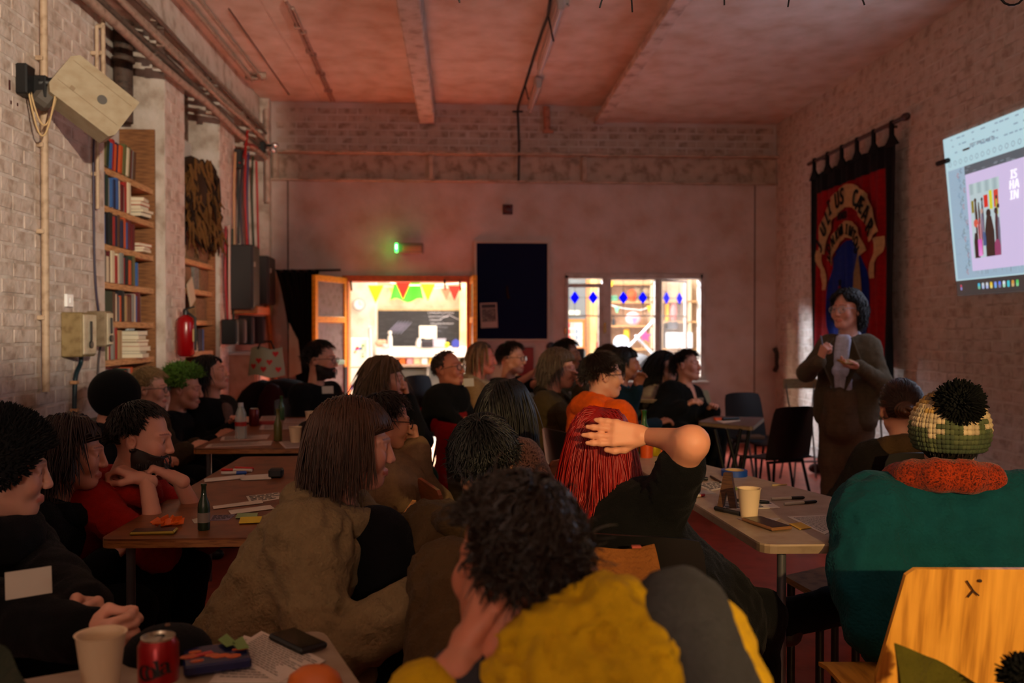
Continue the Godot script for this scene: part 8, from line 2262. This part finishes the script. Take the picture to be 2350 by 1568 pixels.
func sheet(quad: Array, y: float, c: Color, label: String, cat := "paper", print := 0, called := "paper_sheet", group := "") -> void:
	# a sheet of paper whose corners are picked on the table top; printed lines or blots lie on it
	var p := []
	for q in quad: p.append(on_y(q[0], q[1], y))
	var ce: Vector3 = (p[0] + p[1] + p[2] + p[3]) * 0.25
	var o := thing(called, label, cat, ce, 0.0, group)
	var m := MB.new()
	var up := []; var dn := []
	for q in p: up.append(q - ce + Vector3(0, 0.0016, 0)); dn.append(q - ce + Vector3(0, 0.0002, 0))
	m.poly(up, Vector3.UP); m.poly(dn, Vector3.DOWN)
	for i in 4: m.poly([up[i], up[(i + 1) % 4], dn[(i + 1) % 4], dn[i]], up[i])
	obj("sheet", m, mat(c, 0.85), o)
	if print > 0:
		m = MB.new()
		var r := RandomNumberGenerator.new(); r.seed = print
		var rows := 15 if print < 50 else 5
		for i in rows:
			var v := 0.08 + 0.86 * i / rows
			var u := 0.07
			var end := r.randf_range(0.6, 0.94)
			while u < end:
				var w := r.randf_range(0.03, 0.1) if print < 50 else r.randf_range(0.1, 0.25)
				var hgt := 0.018 if print < 50 else 0.1
				var k := []
				for e in [[u, v], [u + w, v], [u + w, v + hgt], [u, v + hgt]]: k.append((up[0] as Vector3).lerp(up[1], e[0]).lerp((up[3] as Vector3).lerp(up[2], e[0]), e[1]) + Vector3(0, 0.0005, 0))
				m.poly(k, Vector3.UP)
				u += w + (0.012 if print < 50 else 0.05)
		obj("print", m, mat(Color(0.2, 0.18, 0.17) if print < 50 else Color(0.08, 0.07, 0.07), 0.8), o)
func slab(quad: Array, y: float, h: float, body: Material, label: String, cat: String, called: String, top: Material = null) -> Node3D:
	var p := []
	for q in quad: p.append(on_y(q[0], q[1], y + h))
	var ce: Vector3 = (p[0] + p[1] + p[2] + p[3]) * 0.25
	var u: Vector3 = ((p[1] - p[0]) + (p[2] - p[3])) * 0.5
	var w: Vector3 = ((p[3] - p[0]) + (p[2] - p[1])) * 0.5
	var o := thing(called, label, cat, Vector3(ce.x, y, ce.z), atan2(-u.z, u.x))
	var m := MB.new(); m.bx(Vector3(0, h * 0.5 + 0.0005, 0), Vector3(u.length(), h, w.length()), minf(0.004, h * 0.4)); obj("body", m, body, o)
	if top:
		m = MB.new(); m.bx(Vector3(0, h + 0.0008, 0), Vector3(u.length() - 0.01, 0.001, w.length() - 0.01), 0.0); obj("screen_glass", m, top, o)
	return o
func pen(a: Array, b: Array, y: float, r: float, c: Color, cap: Color, label: String, group := "") -> void:
	var p := on_y(a[0], a[1], y + r); var q := on_y(b[0], b[1], y + r)
	var o := thing("pen", label, "pen", p, 0.0, group)
	q -= p
	var m := MB.new(); m.tube(PackedVector3Array([Vector3.ZERO, q * 0.62]), r * 0.9, 8); obj("barrel", m, mat(c, 0.4), o)
	m = MB.new(); m.tube(PackedVector3Array([q * 0.6, q * 0.95, q]), [r, r, r * 0.6], 8); obj("cap", m, mat(cap, 0.4), o)

func table_things() -> void:
	var T := 0.73
	var white := Color(0.82, 0.76, 0.7)
	var blackm := mat(Color(0.03, 0.03, 0.035), 0.3)
	# near left table
	paper_cup(0.098, 0.041, on_y(232, 1580, T), "big paper cup beside the red can at the bottom left")
	var can := drinks_can(on_y(364, 1618, T), Color(0.55, 0.02, 0.04), "red cola can with black script lettering at the bottom left", 0.1)
	for i in 4:   # script letters wrapped round the can
		var a := -0.5 + i * 0.34
		letters("Cola"[i], 0.036, 0.0006, mat(Color(0.02, 0.015, 0.015), 0.4), Transform3D(Basis(Vector3.UP, a) * Basis(Vector3.BACK, 0.12), Vector3(sin(a) * 0.0335, 0.065 + i * 0.003, cos(a) * 0.0335)), can, "lettering", "Droid Serif", 700)
	var band := MB.new(); band.lathe(Transform3D(), [Vector2(0.0332, 0.034), Vector2(0.0332, 0.042)], 32); obj("band", band, mat(Color(0.7, 0.65, 0.5), 0.4), can)
	sheet([[560, 1460], [690, 1500], [700, 1568], [480, 1568]], T, white, "sheet of printed text on the white table, under the crisp packet", "paper", 3)
	sheet([[600, 1450], [748, 1518], [640, 1568], [520, 1500]], T + 0.002, white, "second sheet of printed text, below the black phone", "paper", 5)
	slab([[632, 1452], [690, 1436], [740, 1478], [672, 1496]], T + 0.003, 0.012, blackm, "thick black phone lying at the corner of the white table", "phone", "phone", mat(Color(0.02, 0.02, 0.025), 0.12))
	var o := slab([[408, 1482], [560, 1478], [582, 1502], [430, 1540]], T + 0.004, 0.02, mat(Color(0.06, 0.08, 0.26), 0.25), "shiny blue crisp packet with orange pictures beside the red can", "packet", "crisp_packet")
	var m := MB.new()
	var r := RandomNumberGenerator.new(); r.seed = 8
	for i in 7: m.ball(Vector3(r.randf_range(-0.05, 0.05), 0.021, r.randf_range(-0.025, 0.03)), Vector3(r.randf_range(0.012, 0.02), 0.0015, r.randf_range(0.008, 0.014)), 10)
	obj("picture", m, mat(Color(0.75, 0.32, 0.06), 0.3), o)
	m = MB.new(); m.box(Transform3D(Basis(Vector3.UP, 0.3), Vector3(-0.03, 0.0212, 0.0)), Vector3(0.05, 0.002, 0.014), 0.0); obj("stripe", m, mat(Color(0.75, 0.1, 0.08), 0.3), o)
	for q in [[[500, 1470], [520, 1456], [545, 1478], [520, 1486], "left"], [[532, 1476], [556, 1462], [572, 1488], [545, 1492], "right"]]:
		sheet([q[0], q[1], q[2], q[3]], T + 0.03, Color(0.46, 0.56, 0.3), "curled green sticky note above the crisp packet, the %s one" % q[4], "sticky note", 0, "sticky_note")
	m = MB.new(); m.ball(Vector3(0, 0.004, 0), Vector3(0.05, 0.035, 0.03), 12); solo("orange_peel", m, mat(Color(0.8, 0.4, 0.12), 0.5), "orange rounded snack on the sheet at the very bottom edge", "snack", "", on_y(722, 1575, T))
	o = thing("flat_cap", "dark grey cap lying at the back edge of the near white table", "cap", on_y(385, 1500, T))
	m = MB.new(); m.ball(Vector3(0, 0.0, 0), Vector3(0.085, 0.055, 0.085), 20); obj("crown", m, cloth(Color(0.05, 0.048, 0.05)), o)
	m = MB.new(); m.ball(Vector3(0.0, 0.056, 0.0), Vector3(0.006, 0.004, 0.006), 8); obj("button", m, mat(Color(0.4, 0.28, 0.2)), o)
	# wooden table before the red hoodie
	slab([[303, 1213], [400, 1211], [409, 1219], [302, 1223]], T, 0.01, mat(Color(0.6, 0.5, 0.08), 0.4), "black phone in a yellow-edged case on the wooden table", "phone", "phone", blackm)
	beer_bottle(on_y(468, 1216, T), Color(0.01, 0.16, 0.03), "green glass beer bottle at the front of the nearer wooden table", true, 0.62)
	m = MB.new()
	for i in 9: m.box(Transform3D(Basis(Vector3(r.randf(), r.randf(), r.randf()).normalized(), r.randf() * 3.0), Vector3(r.randf_range(-0.035, 0.035), 0.012, r.randf_range(-0.012, 0.012))), Vector3(0.035, 0.003, 0.03), 0.0)
	solo("crumpled_wrapper", m, mat(Color(0.85, 0.36, 0.05), 0.5), "crumpled orange wrapper behind the yellow-edged phone", "wrapper", "", on_y(385, 1206, T))
	sheet([[552, 1188], [603, 1186], [598, 1200], [548, 1202]], T + 0.004, Color(0.85, 0.72, 0.16), "yellow sticky pad at the front of the nearer wooden table", "sticky note", 0, "sticky_note")
	sheet([[545, 1179], [592, 1178], [590, 1187], [540, 1190]], T + 0.002, Color(0.55, 0.62, 0.42), "pale green sticky note behind the yellow pad", "sticky note", 0, "sticky_note")
	sheet([[488, 1184], [540, 1182], [525, 1194], [480, 1196]], T, Color(0.55, 0.48, 0.55), "small printed photo card right of the green beer bottle", "card", 60, "photo_card")
	sheet([[565, 1140], [640, 1131], [646, 1145], [575, 1157]], T + 0.001, white, "sheet with a dark printed heading near the tan coat", "paper", 61)
	sheet([[440, 1194], [478, 1182], [474, 1200], [446, 1202]], T, Color(0.7, 0.66, 0.6), "torn paper label left of the green beer bottle", "paper", 0, "paper_scrap")
	for q in [[[488, 1163], [600, 1148], [604, 1155], [490, 1169], "upper"], [[524, 1173], [620, 1160], [630, 1168], [530, 1181], "lower"], [[468, 1100], [560, 1090], [565, 1098], [470, 1107], "left rear"], [[540, 1094], [624, 1088], [622, 1100], [556, 1103], "right rear"]]:
		sheet([q[0], q[1], q[2], q[3]], T + 0.002, white, "long white card cut-out on the nearer wooden table, the %s one" % q[4], "card", 0, "card_cutout")
	pen([578, 1080], [508, 1079], T, 0.008, Color(0.8, 0.75, 0.7), Color(0.75, 0.06, 0.04), "white marker with a red cap at the far end of the nearer wooden table")
	pen([508, 1086], [566, 1085], T, 0.008, Color(0.8, 0.76, 0.72), Color(0.05, 0.25, 0.6), "white marker with a blue cap in front of the red-capped marker")
	pen([540, 1074], [582, 1076], T, 0.008, Color(0.75, 0.1, 0.06), Color(0.7, 0.06, 0.04), "red marker behind the white markers")
	m = MB.new(); m.bx(Vector3(0, 0.02, 0), Vector3(0.06, 0.04, 0.05), 0.008); solo("pencil_case", m, mat(Color(0.04, 0.04, 0.045), 0.5), "small black case on the wooden table beside the tan hood", "case", "", on_y(634, 1096, T))
	# farther wooden table
	o = thing("bottle", "clear plastic bottle with a red label on the farther wooden table", "bottle", on_y(553, 1007, T))
	m = MB.new(); m.lathe(Transform3D(), [Vector2(0, 0), Vector2(0.03, 0), Vector2(0.034, 0.01), Vector2(0.034, 0.11), Vector2(0.03, 0.15), Vector2(0.014, 0.19), Vector2(0.013, 0.2), Vector2(0, 0.2)], 20); obj("plastic", m, glass(Color(0.8, 0.85, 0.85), 0.35), o)
	m = MB.new(); m.lathe(Transform3D(), [Vector2(0.0345, 0.075), Vector2(0.0345, 0.1)], 20); obj("label", m, mat(Color(0.6, 0.1, 0.08), 0.5), o)
	m = MB.new(); m.lathe(Transform3D(), [Vector2(0.015, 0.19), Vector2(0.015, 0.21), Vector2(0, 0.21)], 14); obj("cap", m, mat(Color(0.7, 0.7, 0.72), 0.4), o)
	drinks_can(on_y(583, 978, T), Color(0.35, 0.03, 0.04), "dark red drinks can behind the clear plastic bottle")
	m = MB.new(); m.bx(Vector3(0, 0.012, 0), Vector3(0.12, 0.024, 0.06), 0.004); solo("red_box", m, mat(Color(0.55, 0.05, 0.06), 0.5), "flat red box on the farther wooden table", "box", "", on_y(615, 975, T))
	beer_bottle(on_y(646, 964, T), Color(0.02, 0.28, 0.06), "green beer bottle at the far end of the farther wooden table", false, 0.72)
	beer_bottle(on_y(638, 1012, T), Color(0.3, 0.3, 0.03), "squat olive yellow bottle on the farther wooden table", false, 0.78)
	paper_cup(0.09, 0.036, on_y(713, 975, T), "paper cup at the far right of the farther wooden table")
	paper_cup(0.09, 0.036, on_y(678, 1016, T), "paper cup beside the squat olive bottle")
	for q in [[[510, 1003], [620, 998], [612, 1008], [505, 1012], "third from the front"], [[480, 1020], [625, 1012], [622, 1022], [470, 1028], "front left"], [[640, 1015], [720, 1008], [722, 1026], [655, 1030], "front right"], [[600, 976], [720, 972], [720, 984], [596, 986], "middle"], [[600, 956], [650, 954], [640, 965], [596, 966], "rear left"], [[655, 962], [720, 960], [716, 970], [650, 971], "rear right"]]:
		sheet([q[0], q[1], q[2], q[3]], T, Color(0.75, 0.66, 0.62), "white sheet on the farther wooden table, the %s one" % q[4], "paper", 7)
	# right white table
	o = thing("tape_roll", "roll of bright blue masking tape on the right white table", "tape", on_y(1685, 1092, T))
	m = MB.new(); m.lathe(Transform3D(), [Vector2(0.042, 0.0), Vector2(0.056, 0.0), Vector2(0.056, 0.025), Vector2(0.042, 0.025)], 28); obj("tape", m, mat(Color(0.02, 0.25, 0.6), 0.5), o)
	m = MB.new(); m.lathe(Transform3D(), [Vector2(0.042, 0.026), Vector2(0.039, 0.026), Vector2(0.039, 0.0), Vector2(0.042, 0.0)], 28); obj("core", m, mat(Color(0.7, 0.58, 0.42), 0.8), o)
	o = thing("wooden_letter", "brown wooden letter A standing on the right white table", "letter", on_y(1670, 1165, T), -0.5)
	m = MB.new(); m.prism(Transform3D(), PackedVector2Array([Vector2(-0.035, 0), Vector2(-0.014, 0), Vector2(-0.002, 0.06), Vector2(0.01, 0.0), Vector2(0.034, 0), Vector2(0.014, 0.125), Vector2(-0.012, 0.125)]), 0.03); obj("body", m, wood(Color(0.34, 0.2, 0.1), 0.6), o)
	paper_cup(0.1, 0.038, on_y(1719, 1188, T), "paper cup beside the wooden letter on the right white table")
	sheet([[1645, 1152], [1760, 1148], [1790, 1166], [1660, 1172]], T, white, "sheet with black printed shapes under the cup and the wooden letter", "paper", 62)
	sheet([[1596, 1112], [1650, 1106], [1672, 1118], [1630, 1128]], T, white, "sheet with a black printed heading left of the wooden letter", "paper", 63)
	sheet([[1594, 1128], [1630, 1126], [1645, 1134], [1600, 1136]], T, Color(0.7, 0.66, 0.62), "blank slip below the sheet with the black heading", "paper")
	sheet([[1807, 1187], [1922, 1182], [1930, 1206], [1893, 1228]], T, white, "lined sheet at the right end of the white table, beside the teal shawl", "paper", 9)
	sheet([[1690, 1190], [1790, 1190], [1775, 1200], [1705, 1196]], T, Color(0.66, 0.6, 0.6), "pale slip under the brown phone", "paper")
	sheet([[1810, 1203], [1838, 1200], [1862, 1212], [1835, 1216]], T + 0.002, Color(0.78, 0.6, 0.05), "yellow sticky note on the right white table", "sticky note", 0, "sticky_note")
	sheet([[1683, 1119], [1700, 1118], [1704, 1124], [1686, 1125]], T + 0.002, Color(0.5, 0.58, 0.2), "small green sticky note behind the cup", "sticky note", 0, "sticky_note")
	slab([[1731, 1188], [1778, 1184], [1787, 1209], [1740, 1213]], T + 0.002, 0.011, mat(Color(0.5, 0.34, 0.2), 0.4), "phone in a brown case on the right white table", "phone", "phone", mat(Color(0.1, 0.08, 0.07), 0.3))
	pen([1770, 1145], [1846, 1142], T, 0.006, Color(0.7, 0.66, 0.6), Color(0.03, 0.03, 0.03), "slim pen with black ends, upper of two at the right of the table")
	pen([1800, 1157], [1874, 1151], T, 0.006, Color(0.7, 0.66, 0.6), Color(0.03, 0.03, 0.03), "slim pen with black ends, lower of two at the right of the table")
	pen([1700, 1180], [1640, 1166], T, 0.0085, Color(0.12, 0.12, 0.12), Color(0.03, 0.03, 0.03), "thick dark marker at the near edge of the right white table")
	pen([1690, 1148], [1766, 1153], T, 0.006, Color(0.05, 0.05, 0.05), Color(0.03, 0.03, 0.03), "black pen lying behind the cup")
	pen([1590, 1140], [1617, 1136], T, 0.006, Color(0.7, 0.65, 0.6), Color(0.55, 0.03, 0.05), "red-capped pen at the left edge of the right white table")
	pen([1592, 1098], [1625, 1099], T, 0.008, Color(0.1, 0.2, 0.45), Color(0.03, 0.04, 0.09), "dark blue marker at the left of the right white table")
	pen([1656, 1108], [1630, 1093], T, 0.005, Color(0.05, 0.05, 0.05), Color(0.03, 0.03, 0.03), "thin black pen pointing away behind the wooden letter")
	pen([1772, 1114], [1806, 1112], T, 0.003, Color(0.7, 0.6, 0.4), Color(0.7, 0.6, 0.4), "thin wooden stick on the clear part of the right table")
	beer_bottle(on_y(1478, 1042, T), Color(0.02, 0.3, 0.06), "green beer bottle behind the raised hand", false, 0.95)
	can = drinks_can(on_y(1501, 1046, T), Color(0.72, 0.62, 0.05), "yellow drinks can behind the raised arm")
	for i in 3:
		var a := -0.3 + i * 0.3
		m = MB.new(); m.box(Transform3D(Basis(Vector3.UP, a), Vector3(sin(a) * 0.0332, 0.075 - i * 0.012, cos(a) * 0.0332)), Vector3(0.012, 0.008, 0.001), 0.0); obj("print", m, mat(Color(0.05, 0.06, 0.03)), can)
	m = MB.new(); m.lathe(Transform3D(), [Vector2(0, 0), Vector2(0.03, 0), Vector2(0.034, 0.1), Vector2(0.03, 0.1), Vector2(0, 0.09)], 20); solo("orange_cup", m, mat(Color(0.8, 0.3, 0.04), 0.5), "orange cup beside the yellow drinks can", "cup", "", on_y(1484, 1050, T))
	# small tables at the back
	paper_cup(0.1, 0.038, on_y(1503, 908, 0.8), "paper cup on the small table before the two dark-haired women")
	m = MB.new(); m.lathe(Transform3D(), [Vector2(0, 0), Vector2(0.07, 0.0), Vector2(0.1, 0.012), Vector2(0.096, 0.013), Vector2(0, 0.004)], 24); solo("plate", m, mat(Color(0.5, 0.44, 0.44), 0.4), "flat plate on the small table by the window", "plate", "", on_y(1533, 911, 0.8))
	sheet([[1640, 965], [1690, 960], [1700, 966], [1660, 972]], 0.683, white, "white sheet on the small folding table", "paper")
	m = MB.new(); m.bx(Vector3(0, 0.01, 0), Vector3(0.09, 0.02, 0.05), 0.006); solo("orange_pad", m, mat(Color(0.8, 0.3, 0.12), 0.5), "orange pad on the small folding table", "pad", "", on_y(1652, 965, 0.683))
	m = MB.new(); m.rod(Vector3.ZERO, Vector3(0.14, 0.0, -0.05), 0.012, 8); solo("marker", m, mat(Color(0.05, 0.05, 0.06), 0.4), "black marker on the small folding table", "pen", "", on_y(1658, 962, 0.697))
	m = MB.new(); m.bx(Vector3(0, 0.014, 0), Vector3(0.2, 0.028, 0.14), 0.004); solo("book", m, mat(Color(0.42, 0.3, 0.2), 0.6), "brown book lying on the seat of the black chair against the wall", "book", "", at(1722, 975, 7.25) * Vector3(1, 0, 1) + Vector3(0, 0.47, 0))

func loose_things() -> void:
	var r := RandomNumberGenerator.new(); r.seed = 17
	# jacket over the back of the red-haired woman's chair
	var j := thing("jacket", "brown jacket hung over the chair back behind the red-haired woman", "jacket", at(1430, 1262, 2.2))
	var P := j.position
	var m := MB.new()
	m.grid(22, 18, func(u: float, v: float) -> Vector3:
		var top := at(lerpf(1322, 1502, u), 1258 + 10 * sin(u * 5.0), 2.2); var bot := at(lerpf(1300, 1560, u), 1560, 2.02)
		return top.lerp(bot, v) - P + Vector3(0, 0.01 * sin(u * 6.0), 0.018 * sin(u * 17.0 + v * 2.0) * v + 0.04 * sqrt(v)), 0.008)
	m.grid(22, 8, func(u: float, v: float) -> Vector3:
		var top := at(lerpf(1322, 1502, u), 1258 + 10 * sin(u * 5.0), 2.2); var bot := at(lerpf(1330, 1520, u), 1420, 2.36)
		return top.lerp(bot, v) - P + Vector3(0, 0.01 * sin(u * 6.0), -0.01 * sin(u * 15.0) * v), 0.008)
	obj("cloth", m, cloth(Color(0.5, 0.3, 0.13), 26), j)
	m = MB.new(); m.bx(at(1460, 1255, 2.19) - P, Vector3(0.024, 0.006, 0.016), 0.001); obj("label", m, mat(Color(0.6, 0.25, 0.2)), j)
	# bag with hearts on a heap of dark coats
	var o := thing("coat_heap", "heap of dark coats piled on a chair in the far left corner", "coats", at(640, 930, 8.6) * Vector3(1, 0, 1))
	m = MB.new()
	for q in [[-0.15, 0.45, 0, 0.3, 0.45, 0.3], [0.2, 0.4, 0.1, 0.25, 0.42, 0.28], [0.05, 0.75, 0, 0.28, 0.16, 0.22], [-0.3, 0.2, 0.1, 0.2, 0.22, 0.2]]: m.ball(Vector3(q[0], q[1], q[2]), Vector3(q[3], q[4], q[5]), 18)
	obj("cloth", m, cloth(Color(0.05, 0.04, 0.045)), o)
	m = MB.new(); m.ball(Vector3(-0.02, 0.5, 0.2), Vector3(0.16, 0.38, 0.14), 16); obj("lining", m, cloth(Color(0.16, 0.02, 0.03)), o)
	o = thing("tote_bag", "pale green bag printed with red hearts in the far left corner", "bag", at(612, 868, 8.4))
	var bag := func(u: float, v: float) -> Vector3: return Vector3((u - 0.5) * (0.34 - 0.06 * v), 0.02 + v * 0.26 + 0.015 * sin(u * 7.0), 0.07 * cos((u - 0.5) * PI) * (1.0 - 0.5 * v))
	m = MB.new(); m.grid(12, 8, bag, 0.006); m.grid(12, 8, func(u: float, v: float) -> Vector3: return (bag.call(1.0 - u, v) as Vector3) * Vector3(1, 1, -1), 0.006)
	obj("bag", m, mat(Color(0.55, 0.6, 0.5), 0.4), o)
	for q in [[0.3, 0.5], [0.62, 0.55], [0.8, 0.82], [0.45, 0.25], [0.15, 0.3], [0.85, 0.25]]:
		var c: Vector3 = bag.call(q[0], q[1])
		m = MB.new(); m.prism(Transform3D(Basis(Vector3.UP, (q[0] - 0.5) * 1.2), c + Vector3(0, 0, 0.006)), PackedVector2Array([Vector2(0, -0.03), Vector2(0.028, 0.004), Vector2(0.024, 0.022), Vector2(0.01, 0.024), Vector2(0, 0.014), Vector2(-0.01, 0.024), Vector2(-0.024, 0.022), Vector2(-0.028, 0.004)]), 0.003)
		obj("heart", m, mat(Color(0.7, 0.04, 0.05), 0.5), o)
	m = MB.new(); m.tube(PackedVector3Array([Vector3(-0.07, 0.27, 0.05), Vector3(-0.04, 0.34, 0.04), Vector3(0.05, 0.34, 0.04), Vector3(0.08, 0.27, 0.05)]), 0.01, 6); obj("handle", m, mat(Color(0.04, 0.04, 0.05)), o)
	# low wooden seat between the white table and the teal shawl
	o = thing("low_stool", "low pale wooden stool between the right white table and the teal shawl", "stool", Vector3.ZERO)
	var pg := PackedVector2Array(); var ctr := on_y(1880, 1335, 0.47)
	o.position = Vector3(ctr.x, 0, ctr.z)
	for q in [[1800, 1322], [1925, 1293], [1985, 1325], [1882, 1368]]:
		var p := on_y(q[0], q[1], 0.47) - ctr
		pg.push_back(Vector2(p.x, -p.z))
	m = MB.new(); m.prism(Transform3D(Basis(Vector3(1, 0, 0), Vector3(0, 0, -1), Vector3(0, 1, 0)), Vector3(0, 0.46, 0)), pg, 0.022); obj("seat", m, wood(Color(0.66, 0.5, 0.32), 0.5), o)
	for q in pg:
		m = MB.new(); m.rod(Vector3(q.x * 0.8, 0, -q.y * 0.8), Vector3(q.x * 0.8, 0.45, -q.y * 0.8), 0.015, 8); obj("leg", m, mat(Color(0.04, 0.04, 0.04), 0.5), o)
	# cloths at the lower corners
	P = at(2130, 1530, 1.62)
	m = MB.new(); m.grid(12, 10, func(u: float, v: float) -> Vector3:
		var a := at(lerpf(2052, 2260, u), 1478 + 110 * pow(u, 1.3), 1.62); var b := at(lerpf(2062, 2260, u), 1700, 1.55)
		return a.lerp(b, v) - P + Vector3(0, 0, 0.015 * sin(u * 9.0 + v * 3.0)), 0.012)
	solo("olive_cloth", m, cloth(Color(0.3, 0.28, 0.06), 26), "olive cloth hanging in front of the yellow plywood chair", "cloth", "", P)
	P = at(2352, 1556, 1.5)
	o = thing("pompom", "black woolly bobble at the bottom right corner", "bobble", P)
	m = MB.new(); m.ball(Vector3.ZERO, Vector3.ONE * 0.03, 14)
	for i in 500:
		var y := 1.0 - (i + 0.5) / 250.0
		var a := i * 2.39996
		var d := Vector3(sqrt(1 - y * y) * cos(a), y, sqrt(1 - y * y) * sin(a))
		m.tube(PackedVector3Array([d * 0.026, d * 0.044 + Vector3(r.randfn(0, 0.003), r.randfn(0, 0.003), r.randfn(0, 0.003))]), [0.003, 0.0015], 3, false)
	obj("wool", m, cloth(Color(0.02, 0.02, 0.022)), o)
	P = at(20, 1540, 1.42)
	m = MB.new(); m.grid(12, 10, func(u: float, v: float) -> Vector3:
		var a := at(lerpf(-120, 78, u), 1440 + 130 * pow(maxf(u, 0.0), 1.5), 1.42); var b := at(lerpf(-120, 100, u), 1700, 1.36)
		return a.lerp(b, v) - P + Vector3(0, 0, 0.02 * sin(u * 8.0 + v * 4.0)), 0.014)
	solo("grey_green_coat", m, cloth(Color(0.2, 0.22, 0.17), 26), "grey green coat hanging at the bottom left corner", "coat", "", P)
	m = MB.new(); m.ball(Vector3.ZERO, Vector3(0.09, 0.05, 0.06), 12)
	solo("brown_shoe_bag", m, cloth(Color(0.25, 0.13, 0.08)), "small brown bag on the floor behind the speaker's feet", "bag", "", on_y(1876, 1075, 0.05))
